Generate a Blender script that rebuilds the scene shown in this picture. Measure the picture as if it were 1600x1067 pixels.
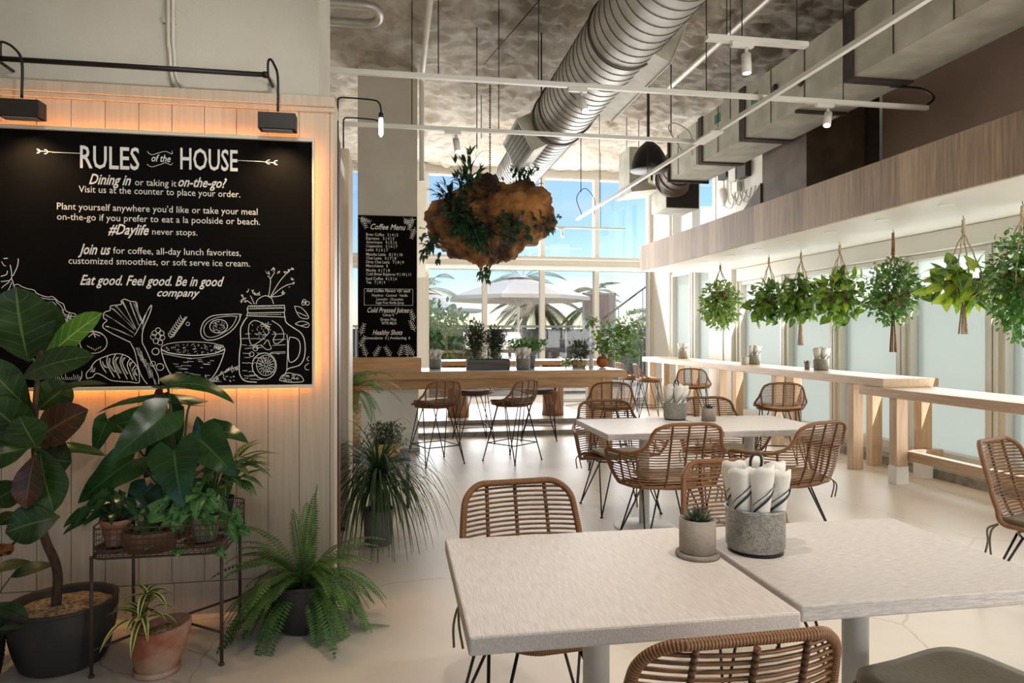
import bpy, math, random
from mathutils import Vector, Matrix, noise
PI = math.pi
S = bpy.context.scene
COL = S.collection
for o in list(bpy.data.objects):
    bpy.data.objects.remove(o, do_unlink=True)

# ---------------------------------------------------------------- camera, sky, sun, exposure
cd = bpy.data.cameras.new('camera')
cam = bpy.data.objects.new('camera', cd)
COL.objects.link(cam)
cam.location = (0, 0, 1.42)
cam.rotation_euler = (PI / 2, 0, -math.radians(9.71))
cd.sensor_width = 36
cd.lens = 36 * 1064 / 1600
cd.shift_y = -(533.5 - 522) / 1600
cd.clip_start = 0.05
cd.clip_end = 500
S.camera = cam
S.view_settings.view_transform = 'Standard'
S.view_settings.look = 'None'
S.view_settings.gamma = 1
S.view_settings.exposure = 0.6
S.view_settings.use_curve_mapping = False

W = bpy.data.worlds.new('sky')
S.world = W
W.use_nodes = True
wn, wl = W.node_tree.nodes, W.node_tree.links
wn.clear()
sky = wn.new('ShaderNodeTexSky')
sky.sky_type = 'NISHITA'
sky.sun_disc = False
sky.sun_elevation = math.radians(46)
sky.sun_rotation = math.radians(45)
sky.air_density = 1.0
sky.dust_density = 0.1
sky.ozone_density = 2.0
tc = wn.new('ShaderNodeTexCoord')
mp = wn.new('ShaderNodeMapping')
mp.inputs['Scale'].default_value = (1.3, 1.3, 4.0)
nz = wn.new('ShaderNodeTexNoise')
nz.inputs['Scale'].default_value = 3.2
nz.inputs['Detail'].default_value = 6
cr = wn.new('ShaderNodeValToRGB')
cr.color_ramp.elements[0].position = 0.54
cr.color_ramp.elements[0].color = (0, 0, 0, 1)
cr.color_ramp.elements[1].position = 0.78
cr.color_ramp.elements[1].color = (0.75, 0.75, 0.75, 1)
mx = wn.new('ShaderNodeMixRGB')
mx.inputs['Color2'].default_value = (5.5, 6.0, 6.8, 1)
hs = wn.new('ShaderNodeHueSaturation')
hs.inputs['Saturation'].default_value = 1.2
bg = wn.new('ShaderNodeBackground')
bg.inputs['Strength'].default_value = 0.10
wo = wn.new('ShaderNodeOutputWorld')
wl.new(tc.outputs['Generated'], mp.inputs['Vector'])
wl.new(mp.outputs['Vector'], nz.inputs['Vector'])
wl.new(nz.outputs['Fac'], cr.inputs['Fac'])
wl.new(cr.outputs['Color'], mx.inputs['Fac'])
wl.new(sky.outputs['Color'], hs.inputs['Color'])
wl.new(hs.outputs['Color'], mx.inputs['Color1'])
wl.new(mx.outputs['Color'], bg.inputs['Color'])
wl.new(bg.outputs['Background'], wo.inputs['Surface'])


def lamp(name, typ, loc, aim, energy, color=(1, 1, 1), **kw):
    ld = bpy.data.lights.new(name, typ)
    ld.energy = energy
    ld.color = color
    for k, v in kw.items():
        setattr(ld, k, v)
    o = bpy.data.objects.new(name, ld)
    COL.objects.link(o)
    o.location = loc
    d = Vector(aim) - Vector(loc)
    o.rotation_euler = d.to_track_quat('-Z', 'Y').to_euler()
    return o


lamp('sun', 'SUN', (16, 26, 20), (16 - 0.55, 26 - 0.55, 20 - 0.75), 2.8, (1.0, 0.93, 0.82), angle=0.012)
# area lamps stand in for daylight at the right windows and the far glazing
lamp('window_daylight', 'AREA', (5.36, 7.4, 1.25), (0, 7.4, 3.2), 110, (1.0, 1.0, 0.99), shape='RECTANGLE', size=8.6, size_y=2.1)
lamp('outer_daylight', 'AREA', (7.2, 6.6, 1.6), (5, 6.6, 1.2), 150, (1.0, 0.99, 0.97), shape='RECTANGLE', size=14, size_y=3.0)  # fill lamp added outside the frosted panes to brighten them
lamp('far_daylight', 'AREA', (2.4, 13.7, 2.4), (2.4, 8.2, 5.2), 370, (1.0, 1.0, 0.99), shape='RECTANGLE', size=5.6, size_y=4.4)
lamp('rear_daylight', 'AREA', (4.6, -1.6, .9), (4.6, .6, 4.6), 220, (1.0, 0.94, 0.86), shape='RECTANGLE', size=3.2, size_y=2.4)  # fill lamp added behind the camera, aimed up to brighten the ceiling

# ---------------------------------------------------------------- materials
def lin(c):
    return tuple(((x / 255) / 12.92 if x / 255 <= 0.04045 else ((x / 255 + 0.055) / 1.055) ** 2.4) for x in c) + (1,)


def base_mat(name):
    m = bpy.data.materials.new(name)
    m.use_nodes = True
    nt = m.node_tree
    b = nt.nodes['Principled BSDF']
    return m, nt, b


def M(name, col, rough=0.5, metal=0.0, col2=None, scale=8, stretch=(1, 1, 1), detail=4, lo=0.35, hi=0.65,
      bump=0, bscale=40, bstretch=None, emit=0, spec=None, dist=0.01):
    """Principled material whose colour wanders between two tones by a (stretched) noise, with optional bump."""
    m, nt, b = base_mat(name)
    n, l = nt.nodes, nt.links
    b.inputs['Roughness'].default_value = rough
    b.inputs['Metallic'].default_value = metal
    if spec is not None:
        b.inputs['Specular IOR Level'].default_value = spec
    b.inputs['Base Color'].default_value = lin(col)
    if col2 or bump:
        t = n.new('ShaderNodeTexCoord')
    if col2:
        mpn = n.new('ShaderNodeMapping')
        mpn.inputs['Scale'].default_value = stretch
        x = n.new('ShaderNodeTexNoise')
        x.inputs['Scale'].default_value = scale
        x.inputs['Detail'].default_value = detail
        r = n.new('ShaderNodeValToRGB')
        r.color_ramp.elements[0].position = lo
        r.color_ramp.elements[0].color = lin(col)
        r.color_ramp.elements[1].position = hi
        r.color_ramp.elements[1].color = lin(col2)
        l.new(t.outputs['Object'], mpn.inputs['Vector'])
        l.new(mpn.outputs['Vector'], x.inputs['Vector'])
        l.new(x.outputs['Fac'], r.inputs['Fac'])
        l.new(r.outputs['Color'], b.inputs['Base Color'])
    if bump:
        mp2 = n.new('ShaderNodeMapping')
        mp2.inputs['Scale'].default_value = bstretch or stretch
        y = n.new('ShaderNodeTexNoise')
        y.inputs['Scale'].default_value = bscale
        y.inputs['Detail'].default_value = 5
        bm = n.new('ShaderNodeBump')
        bm.inputs['Strength'].default_value = bump
        bm.inputs['Distance'].default_value = dist
        l.new(t.outputs['Object'], mp2.inputs['Vector'])
        l.new(mp2.outputs['Vector'], y.inputs['Vector'])
        l.new(y.outputs['Fac'], bm.inputs['Height'])
        l.new(bm.outputs['Normal'], b.inputs['Normal'])
    if emit:
        b.inputs['Emission Color'].default_value = lin(col)
        b.inputs['Emission Strength'].default_value = emit
    return m


def wrap_mat(name, col, col2, freq):
    """Cane wrapped round a rod: fine bands along the rod's length (UV v is metres)."""
    m, nt, b = base_mat(name)
    n, l = nt.nodes, nt.links
    uv = n.new('ShaderNodeUVMap')
    sp = n.new('ShaderNodeSeparateXYZ')
    ma = n.new('ShaderNodeMath'); ma.operation = 'MULTIPLY'; ma.inputs[1].default_value = freq
    si = n.new('ShaderNodeMath'); si.operation = 'SINE'
    r = n.new('ShaderNodeValToRGB')
    r.color_ramp.elements[0].position = 0.0; r.color_ramp.elements[0].color = lin(col)
    r.color_ramp.elements[1].position = 0.7; r.color_ramp.elements[1].color = lin(col2)
    bm = n.new('ShaderNodeBump'); bm.inputs['Strength'].default_value = 0.6; bm.inputs['Distance'].default_value = 0.002
    a2 = n.new('ShaderNodeMath'); a2.operation = 'MULTIPLY_ADD'; a2.inputs[1].default_value = 0.5; a2.inputs[2].default_value = 0.5
    l.new(uv.outputs['UV'], sp.inputs[0]); l.new(sp.outputs['Y'], ma.inputs[0]); l.new(ma.outputs[0], si.inputs[0])
    l.new(si.outputs[0], a2.inputs[0]); l.new(a2.outputs[0], r.inputs['Fac']); l.new(r.outputs['Color'], b.inputs['Base Color'])
    l.new(a2.outputs[0], bm.inputs['Height']); l.new(bm.outputs['Normal'], b.inputs['Normal'])
    b.inputs['Roughness'].default_value = 0.45
    return m


def leaf_mat(name, col, col2, vein, nveins=9, veinw=0.10, mid=0.07, edge=None, edge_at=0.5, rough=0.35, trans=0.25, spots=None):
    """Leaf: u across (-1..1 packed to 0..1), v along. Midrib and side veins, optional pale margin or pale windows."""
    m, nt, b = base_mat(name)
    n, l = nt.nodes, nt.links

    def math_(op, a, c=None, d=None):
        q = n.new('ShaderNodeMath'); q.operation = op
        for i, s in enumerate((a, c, d)):
            if s is None: continue
            if isinstance(s, (int, float)): q.inputs[i].default_value = s
            else: l.new(s, q.inputs[i])
        return q.outputs[0]
    uv = n.new('ShaderNodeUVMap'); sp = n.new('ShaderNodeSeparateXYZ'); l.new(uv.outputs['UV'], sp.inputs[0])
    au = math_('ABSOLUTE', math_('MULTIPLY_ADD', sp.outputs['X'], 2.0, -1.0))
    t = n.new('ShaderNodeTexCoord'); nz_ = n.new('ShaderNodeTexNoise'); nz_.inputs['Scale'].default_value = 9
    l.new(t.outputs['Object'], nz_.inputs['Vector'])
    base = n.new('ShaderNodeMixRGB'); base.inputs['Color1'].default_value = lin(col); base.inputs['Color2'].default_value = lin(col2)
    st = n.new('ShaderNodeMapRange'); st.inputs['From Min'].default_value = 0.38; st.inputs['From Max'].default_value = 0.62
    l.new(nz_.outputs['Fac'], st.inputs['Value']); l.new(st.outputs[0], base.inputs['Fac'])
    cur = base.outputs['Color']
    if edge:
        e = n.new('ShaderNodeMixRGB'); e.inputs['Color2'].default_value = lin(edge)
        l.new(math_('GREATER_THAN', au, edge_at), e.inputs['Fac']); l.new(cur, e.inputs['Color1']); cur = e.outputs['Color']
    if spots:
        vo = n.new('ShaderNodeTexVoronoi'); vo.inputs['Scale'].default_value = spots[1]
        l.new(t.outputs['Object'], vo.inputs['Vector'])
        e = n.new('ShaderNodeMixRGB'); e.inputs['Color2'].default_value = lin(spots[0])
        l.new(math_('LESS_THAN', vo.outputs['Distance'], spots[2]), e.inputs['Fac']); l.new(cur, e.inputs['Color1']); cur = e.outputs['Color']
    if nveins:
        ph = math_('FRACT', math_('ADD', math_('MULTIPLY', sp.outputs['Y'], nveins), math_('MULTIPLY', au, -nveins * 0.18)))
        side = math_('LESS_THAN', math_('ABSOLUTE', math_('ADD', ph, -0.5)), veinw * 0.5)
        midr = math_('LESS_THAN', au, mid)
        v = math_('MAXIMUM', math_('MULTIPLY', side, 0.55), midr)
    else:
        v = math_('LESS_THAN', au, mid)
    e = n.new('ShaderNodeMixRGB'); e.inputs['Color2'].default_value = lin(vein)
    l.new(v, e.inputs['Fac']); l.new(cur, e.inputs['Color1']); cur = e.outputs['Color']
    l.new(cur, b.inputs['Base Color'])
    b.inputs['Roughness'].default_value = rough
    tr = n.new('ShaderNodeBsdfTranslucent'); l.new(cur, tr.inputs['Color'])
    mix = n.new('ShaderNodeMixShader'); mix.inputs['Fac'].default_value = trans
    out = n['Material Output']
    l.new(b.outputs[0], mix.inputs[1]); l.new(tr.outputs[0], mix.inputs[2]); l.new(mix.outputs[0], out.inputs['Surface'])
    return m


def glass_mat(name, tint=(1, 1, 1), refl=0.06):
    m, nt, b = base_mat(name)
    n, l = nt.nodes, nt.links
    n.remove(b)
    tr = n.new('ShaderNodeBsdfTransparent'); tr.inputs['Color'].default_value = tint + (1,)
    gl = n.new('ShaderNodeBsdfGlossy'); gl.inputs['Roughness'].default_value = 0.02
    mix = n.new('ShaderNodeMixShader'); mix.inputs['Fac'].default_value = refl
    l.new(tr.outputs[0], mix.inputs[1]); l.new(gl.outputs[0], mix.inputs[2]); l.new(mix.outputs[0], n['Material Output'].inputs['Surface'])
    return m


def frosted_mat(name, col):
    m, nt, b = base_mat(name)
    n, l = nt.nodes, nt.links
    b.inputs['Base Color'].default_value = lin(col); b.inputs['Roughness'].default_value = 0.35
    tr = n.new('ShaderNodeBsdfTranslucent'); tr.inputs['Color'].default_value = lin(col)
    mix = n.new('ShaderNodeMixShader'); mix.inputs['Fac'].default_value = 0.8
    l.new(b.outputs[0], mix.inputs[1]); l.new(tr.outputs[0], mix.inputs[2]); l.new(mix.outputs[0], n['Material Output'].inputs['Surface'])
    return m


def plank_wood(name, a, bcol, c, width, axis):
    """Boards side by side along `axis`, each with its own tone, grain running vertically."""
    m, nt, b = base_mat(name)
    n, l = nt.nodes, nt.links
    t = n.new('ShaderNodeTexCoord'); sp = n.new('ShaderNodeSeparateXYZ'); l.new(t.outputs['Object'], sp.inputs[0])
    d = n.new('ShaderNodeMath'); d.operation = 'DIVIDE'; d.inputs[1].default_value = width; l.new(sp.outputs[axis], d.inputs[0])
    fl = n.new('ShaderNodeMath'); fl.operation = 'FLOOR'; l.new(d.outputs[0], fl.inputs[0])
    wn_ = n.new('ShaderNodeTexWhiteNoise'); wn_.noise_dimensions = '1D'; l.new(fl.outputs[0], wn_.inputs['W'])
    mpn = n.new('ShaderNodeMapping'); mpn.inputs['Scale'].default_value = (14, 14, 0.8)
    g = n.new('ShaderNodeTexNoise'); g.inputs['Scale'].default_value = 3.0; g.inputs['Detail'].default_value = 5
    l.new(t.outputs['Object'], mpn.inputs['Vector']); l.new(mpn.outputs['Vector'], g.inputs['Vector'])
    ad = n.new('ShaderNodeMath'); ad.operation = 'MULTIPLY_ADD'; ad.inputs[1].default_value = 0.45
    l.new(wn_.outputs['Value'], ad.inputs[0])
    sc = n.new('ShaderNodeMath'); sc.operation = 'MULTIPLY_ADD'; sc.inputs[1].default_value = 1.0; sc.inputs[2].default_value = -0.22
    l.new(g.outputs['Fac'], sc.inputs[0]); l.new(sc.outputs[0], ad.inputs[2])
    r = n.new('ShaderNodeValToRGB')
    r.color_ramp.elements[0].position = 0.15; r.color_ramp.elements[0].color = lin(a)
    r.color_ramp.elements[1].position = 0.8; r.color_ramp.elements[1].color = lin(c)
    e = r.color_ramp.elements.new(0.48); e.color = lin(bcol)
    l.new(ad.outputs[0], r.inputs['Fac']); l.new(r.outputs['Color'], b.inputs['Base Color'])
    b.inputs['Roughness'].default_value = 0.5
    return m


MT = {}
MT['plaster'] = M('plaster', (205, 200, 188), 0.7, col2=(196, 190, 178), scale=2, bump=0.15, bscale=60)
MT['white_paint'] = M('white_paint', (226, 222, 212), 0.45)
MT['whitewash'] = M('whitewashed_boards', (204, 189, 168), 0.5, col2=(186, 170, 148), scale=6, stretch=(9, 9, 0.35), detail=6, lo=.3, hi=.75)
MT['brown_strip'] = M('brown_wood_end', (96, 52, 28), 0.5, col2=(74, 38, 20), scale=4, stretch=(4, 4, .3))
MT['foam'] = None
MT['floor'] = None
MT['ash'] = M('ash_wood', (206, 178, 146), 0.42, col2=(184, 152, 118), scale=5, stretch=(7, .5, 7), detail=6, lo=.3, hi=.72)
MT['ash_up'] = M('ash_wood_upright', (206, 178, 146), 0.45, col2=(180, 148, 114), scale=5, stretch=(7, 7, .5), detail=6, lo=.3, hi=.72)
MT['oak'] = M('oak_wood', (200, 158, 108), 0.45, col2=(166, 120, 74), scale=5, stretch=(.5, 7, 7), detail=6, lo=.3, hi=.72)
MT['oak_up'] = M('oak_wood_upright', (206, 168, 120), 0.45, col2=(176, 132, 86), scale=5, stretch=(7, 7, .5), detail=6, lo=.3, hi=.72)
MT['log'] = M('rough_log', (150, 104, 62), 0.7, col2=(88, 54, 30), scale=5, stretch=(6, 6, .7), detail=7, bump=.6, bscale=9)
MT['fascia'] = plank_wood('fascia_planks', (136, 114, 95), (174, 150, 126), (204, 179, 151), 0.19, 'Y')
MT['linen'] = M('white_wash_top', (222, 211, 201), 0.42, col2=(196, 183, 172), scale=10, stretch=(26, 1.6, 12), detail=6, lo=.3, hi=.7, bump=.25, bscale=12, bstretch=(30, 2, 14))
MT['linen2'] = M('grey_wash_top', (208, 199, 191), 0.42, col2=(180, 170, 162), scale=10, stretch=(3, 22, 12), detail=6, lo=.3, hi=.7, bump=.25, bscale=12, bstretch=(3, 28, 14))
MT['stone'] = M('grey_stone', (150, 146, 138), 0.7, col2=(120, 116, 108), scale=14)
MT['white_top'] = M('white_stone_top', (226, 226, 226), 0.2, col2=(206, 206, 208), scale=4)
MT['black'] = M('black_metal', (22, 21, 20), 0.45, spec=.4)
MT['bronze'] = M('dark_bronze', (40, 33, 28), 0.5, spec=.4)
MT['white_metal'] = M('white_metal', (232, 230, 224), 0.4)
MT['column_grey'] = M('pale_grey_metal', (205, 203, 196), 0.4)
MT['chalkboard'] = M('chalkboard_black', (12, 11, 11), 0.85, col2=(17, 16, 15), scale=3, spec=.05)
MT['chalk'] = M('white_chalk', (232, 228, 220), 0.9, spec=.1)
MT['frame_pale'] = M('pale_frame', (216, 206, 188), 0.45)
MT['glow'] = M('amber_led', (255, 158, 72), 0.5, emit=28.0)
MT['bulb'] = M('lamp_bulb', (255, 240, 214), 0.5, emit=6.0)
MT['lens'] = M('spot_lens', (255, 236, 205), 0.5, emit=9.0)
MT['rod'] = M('cane_rod', (138, 92, 50), 0.42, col2=(90, 55, 28), scale=9, stretch=(2, 6, 6), lo=.3, hi=.7)
MT['cane_wrap'] = wrap_mat('cane_wrap', (72, 42, 20), (148, 99, 53), 900)
MT['dark_wrap'] = wrap_mat('dark_cane_wrap', (38, 22, 12), (112, 70, 38), 420)
MT['pale_rod'] = M('pale_cane', (206, 160, 112), 0.42, col2=(166, 116, 72), scale=9)
MT['cushion'] = M('olive_cushion', (140, 126, 98), 0.55, col2=(124, 111, 84), scale=5, bump=.12, bscale=90)
MT['tan_cushion'] = M('tan_cushion', (196, 156, 108), 0.55, col2=(176, 134, 90), scale=5)
MT['brown_cushion'] = M('brown_cushion', (98, 62, 38), 0.55, col2=(80, 48, 28), scale=5)
MT['grey_cushion'] = M('grey_cushion', (150, 140, 128), 0.6, col2=(136, 126, 114), scale=5)
MT['tie'] = M('tie_cloth', (96, 82, 62), 0.7)
MT['galv'] = None
MT['concrete'] = M('grey_concrete', (150, 138, 124), 0.75, col2=(128, 116, 103), scale=14, bump=.3, bscale=80)
MT['pale_pot'] = M('pale_grey_pot', (206, 196, 184), 0.7, col2=(188, 178, 166), scale=12)
MT['terracotta'] = M('weathered_terracotta', (158, 92, 62), 0.75, col2=(196, 168, 146), scale=5, detail=7, lo=.42, hi=.68, bump=.3, bscale=40)
MT['terracotta_plain'] = M('terracotta', (164, 98, 62), 0.75, col2=(128, 74, 48), scale=9)
MT['ribbed'] = M('dark_ribbed_pot', (62, 56, 50), 0.6, col2=(46, 42, 38), scale=7)
MT['grey_pot'] = M('grey_pot', (116, 112, 104), 0.7, col2=(92, 88, 82), scale=9, bump=.2)
MT['darkpot'] = M('dark_plastic_pot', (28, 26, 25), 0.55)
MT['tray'] = M('rusty_tray', (134, 96, 68), 0.6, col2=(96, 64, 44), scale=9)
MT['soil'] = M('soil', (66, 46, 32), 0.9, col2=(40, 28, 20), scale=50, bump=.8, bscale=60)
MT['pebble'] = M('pebble_mulch', (188, 172, 140), 0.8, col2=(120, 92, 58), scale=60, lo=.45, hi=.6)
MT['bark'] = M('bark', (92, 66, 46), 0.8, col2=(58, 40, 28), scale=18, stretch=(3, 3, 1), bump=.6, bscale=30)
MT['green_stem'] = M('green_stem', (70, 92, 40), 0.5, col2=(50, 72, 30), scale=9)
MT['fig'] = leaf_mat('fig_leaf', (30, 50, 20), (44, 72, 26), (92, 116, 56), 7, .07, .04, rough=.3, trans=.15)
MT['fig_bright'] = leaf_mat('fig_leaf_bright', (96, 148, 46), (70, 120, 36), (182, 206, 112), 7, .09, .05, rough=.35, trans=.3)  # leaf catching the light: its brightness is put into the colour
MT['fig_red'] = leaf_mat('fig_leaf_russet', (84, 40, 24), (44, 44, 22), (110, 84, 44), 7, .08, .05, rough=.3, trans=.15)
MT['philo'] = leaf_mat('philodendron_leaf', (28, 58, 26), (40, 76, 34), (66, 104, 54), 10, .05, .04, rough=.25, trans=.15)
MT['monkey'] = leaf_mat('window_leaf', (98, 146, 82), (78, 126, 66), (150, 184, 120), 0, 0, .06, rough=.35, spots=((24, 42, 22), 52, .22))
MT['dumbcane'] = leaf_mat('variegated_leaf', (42, 84, 38), (58, 104, 46), (150, 180, 120), 9, .35, .10, rough=.35)
MT['calathea'] = leaf_mat('herringbone_leaf', (66, 100, 62), (54, 88, 52), (24, 46, 28), 10, .8, .06, rough=.4)
MT['dracaena'] = leaf_mat('striped_leaf', (58, 84, 34), (70, 98, 40), (72, 104, 44), 0, 0, .1, edge=(226, 220, 140), edge_at=.42, rough=.35)
MT['fernleaf'] = leaf_mat('fern_leaflet', (62, 100, 42), (104, 142, 66), (110, 150, 80), 0, 0, .1, rough=.5)
MT['grassleaf'] = leaf_mat('strap_leaf', (44, 66, 36), (66, 92, 48), (60, 84, 46), 0, 0, .05, rough=.4)
MT['pothos'] = leaf_mat('pothos_leaf', (54, 92, 30), (116, 150, 46), (150, 176, 76), 0, 0, .08, rough=.35, trans=.35)
MT['gold'] = leaf_mat('golden_leaf', (178, 194, 58), (116, 164, 44), (206, 214, 110), 6, .08, .06, rough=.35, trans=.4)
MT['pale_leaf'] = leaf_mat('variegated_small_leaf', (136, 164, 72), (84, 126, 46), (190, 204, 132), 0, 0, .16, rough=.4, trans=.35)
MT['small_leaf'] = leaf_mat('small_leaf', (58, 104, 42), (96, 144, 58), (120, 160, 80), 0, 0, .1, rough=.4, trans=.3)
MT['staghorn'] = leaf_mat('staghorn_frond', (34, 62, 42), (50, 84, 54), (70, 104, 70), 0, 0, .08, rough=.45, trans=.12)
MT['rosemary'] = leaf_mat('rosemary_needle', (44, 56, 34), (70, 82, 50), (80, 92, 60), 0, 0, .1, rough=.6)
MT['seagrape'] = leaf_mat('garden_leaf', (70, 118, 56), (118, 158, 84), (140, 176, 110), 0, 0, .1, rough=.4, trans=.3)
MT['palmleaf'] = leaf_mat('palm_leaflet', (96, 116, 58), (140, 140, 74), (160, 160, 96), 0, 0, .1, rough=.5, trans=.25)
MT['drypalm'] = leaf_mat('dry_palm_leaflet', (120, 98, 58), (88, 72, 42), (140, 118, 74), 0, 0, .1, rough=.6, trans=.15)
MT['macrame'] = M('macrame_cord', (206, 186, 156), 0.9, col2=(178, 156, 126), scale=40)
MT['jute'] = M('jute_cord', (150, 118, 82), 0.9, col2=(124, 94, 64), scale=40)
MT['coir'] = M('coir_basket', (120, 86, 58), 0.9, col2=(84, 56, 36), scale=30, bump=.6, bscale=50)
MT['rootball'] = M('burl_root', (50, 25, 10), 0.8, col2=(198, 136, 72), scale=2.4, detail=9, lo=.38, hi=.70, bump=1.0, bscale=5, dist=.12)
MT['coconut'] = M('coconut_fibre', (176, 96, 38), 0.85, col2=(138, 68, 26), scale=12, bump=.5)
MT['napkin'] = M('napkin_cloth', (226, 220, 210), 0.85, col2=(210, 203, 192), scale=7, bump=.25, bscale=14)
MT['napkin_stripe'] = M('napkin_stripe', (44, 58, 58), 0.85)
MT['duct'] = M('galvanised_duct', (196, 194, 188), 0.46, 0.6, col2=(178, 176, 170), scale=7)
MT['duct_seam'] = M('duct_seam', (92, 90, 87), 0.45, 0.8)
MT['duct_sheet'] = M('duct_sheet', (216, 214, 200), 0.5, 0.1, col2=(188, 186, 172), scale=4, detail=6)
MT['sealant'] = M('duct_sealant', (76, 66, 58), 0.8, col2=(58, 50, 44), scale=10)
MT['dark_sheet'] = M('dark_duct_sheet', (122, 104, 90), 0.5, 0.15, col2=(92, 78, 68), scale=3)
MT['green_mark'] = M('green_tag', (86, 150, 118), 0.8)
MT['brown_wall'] = M('taupe_panel', (196, 172, 158), 0.5, col2=(184, 160, 146), scale=1.5)
MT['conduit'] = M('metal_conduit', (198, 192, 178), 0.4, 0.3)
MT['grille'] = M('vent_grille', (60, 58, 56), 0.6)
MT['dome_in'] = M('dome_inner', (150, 146, 138), 0.6)
MT['glass'] = glass_mat('clear_glass')
MT['frost'] = frosted_mat('frosted_glass', (198, 203, 199))
MT['winframe'] = M('window_frame_white', (218, 215, 206), 0.45)
MT['deck'] = M('deck_paving', (190, 182, 170), 0.8, col2=(170, 160, 148), scale=3)
MT['parasol'] = M('parasol_canvas', (236, 230, 222), 0.85)
MT['fence'] = M('fence_grey', (104, 100, 98), 0.8, col2=(84, 80, 78), scale=4, stretch=(.4, 4, 6))
MT['fence_rail'] = M('fence_rail', (196, 192, 186), 0.6)
MT['pinkwood'] = M('weathered_planks', (190, 158, 140), 0.8, col2=(166, 134, 116), scale=3, stretch=(9, 9, .4))
MT['sofa'] = M('sofa_fabric', (206, 206, 210), 0.9, col2=(192, 192, 198), scale=6)
MT['wire'] = M('rusty_wire', (74, 58, 48), 0.55, 0.3)
MT['outlet'] = M('outlet_plate', (150, 140, 128), 0.6)
MT['orange_pot'] = M('orange_clay', (196, 118, 80), 0.8, col2=(176, 102, 68), scale=8)
MT['basket'] = M('woven_basket', (206, 178, 134), 0.85, col2=(150, 118, 78), scale=26, stretch=(1, 1, 3))
MT['bottle'] = M('white_bottle', (226, 228, 230), 0.3)


def floor_mat():
    m, nt, b = base_mat('polished_floor')
    n, l = nt.nodes, nt.links
    t = n.new('ShaderNodeTexCoord')
    a = n.new('ShaderNodeTexNoise'); a.inputs['Scale'].default_value = 0.9; a.inputs['Detail'].default_value = 7
    r = n.new('ShaderNodeValToRGB')
    r.color_ramp.elements[0].position = .35; r.color_ramp.elements[0].color = lin((217, 207, 192))
    r.color_ramp.elements[1].position = .68; r.color_ramp.elements[1].color = lin((203, 191, 175))
    v = n.new('ShaderNodeTexVoronoi'); v.feature = 'DISTANCE_TO_EDGE'; v.inputs['Scale'].default_value = 0.55
    nd = n.new('ShaderNodeTexNoise'); nd.inputs['Scale'].default_value = 1.6; nd.inputs['Detail'].default_value = 5
    mxv = n.new('ShaderNodeMixRGB'); mxv.inputs['Fac'].default_value = .22
    l.new(t.outputs['Object'], nd.inputs['Vector']); l.new(t.outputs['Object'], mxv.inputs['Color1']); l.new(nd.outputs['Color'], mxv.inputs['Color2'])
    l.new(mxv.outputs['Color'], v.inputs['Vector'])
    lt = n.new('ShaderNodeMath'); lt.operation = 'LESS_THAN'; lt.inputs[1].default_value = .0022; l.new(v.outputs['Distance'], lt.inputs[0])
    ms = n.new('ShaderNodeMath'); ms.operation = 'MULTIPLY'; ms.inputs[1].default_value = .35; l.new(lt.outputs[0], ms.inputs[0])
    mm = n.new('ShaderNodeMixRGB'); mm.inputs['Color2'].default_value = lin((140, 120, 98))
    l.new(t.outputs['Object'], a.inputs['Vector']); l.new(a.outputs['Fac'], r.inputs['Fac']); l.new(r.outputs['Color'], mm.inputs['Color1'])
    l.new(ms.outputs[0], mm.inputs['Fac']); l.new(mm.outputs['Color'], b.inputs['Base Color'])
    b.inputs['Roughness'].default_value = .38
    return m


def foam_mat():
    m, nt, b = base_mat('sprayed_foam')
    n, l = nt.nodes, nt.links
    t = n.new('ShaderNodeTexCoord')
    a = n.new('ShaderNodeTexNoise'); a.inputs['Scale'].default_value = 1.1; a.inputs['Detail'].default_value = 8; a.inputs['Roughness'].default_value = .7
    r = n.new('ShaderNodeValToRGB')
    r.color_ramp.elements[0].position = .34; r.color_ramp.elements[0].color = lin((202, 186, 163))
    r.color_ramp.elements[1].position = .62; r.color_ramp.elements[1].color = lin((234, 226, 212))
    f = n.new('ShaderNodeTexNoise'); f.inputs['Scale'].default_value = 10; f.inputs['Detail'].default_value = 9; f.inputs['Roughness'].default_value = .72; f.inputs['Distortion'].default_value = 1.2
    ab = n.new('ShaderNodeMath'); ab.operation = 'ABSOLUTE'; sb = n.new('ShaderNodeMath'); sb.operation = 'SUBTRACT'; sb.inputs[1].default_value = .5
    bm = n.new('ShaderNodeBump'); bm.inputs['Strength'].default_value = 1.0; bm.inputs['Distance'].default_value = .10
    l.new(t.outputs['Object'], a.inputs['Vector']); l.new(a.outputs['Fac'], r.inputs['Fac']); l.new(r.outputs['Color'], b.inputs['Base Color'])
    l.new(t.outputs['Object'], f.inputs['Vector']); l.new(f.outputs['Fac'], sb.inputs[0]); l.new(sb.outputs[0], ab.inputs[0])
    l.new(ab.outputs[0], bm.inputs['Height']); l.new(bm.outputs['Normal'], b.inputs['Normal'])
    b.inputs['Roughness'].default_value = .9
    return m


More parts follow.
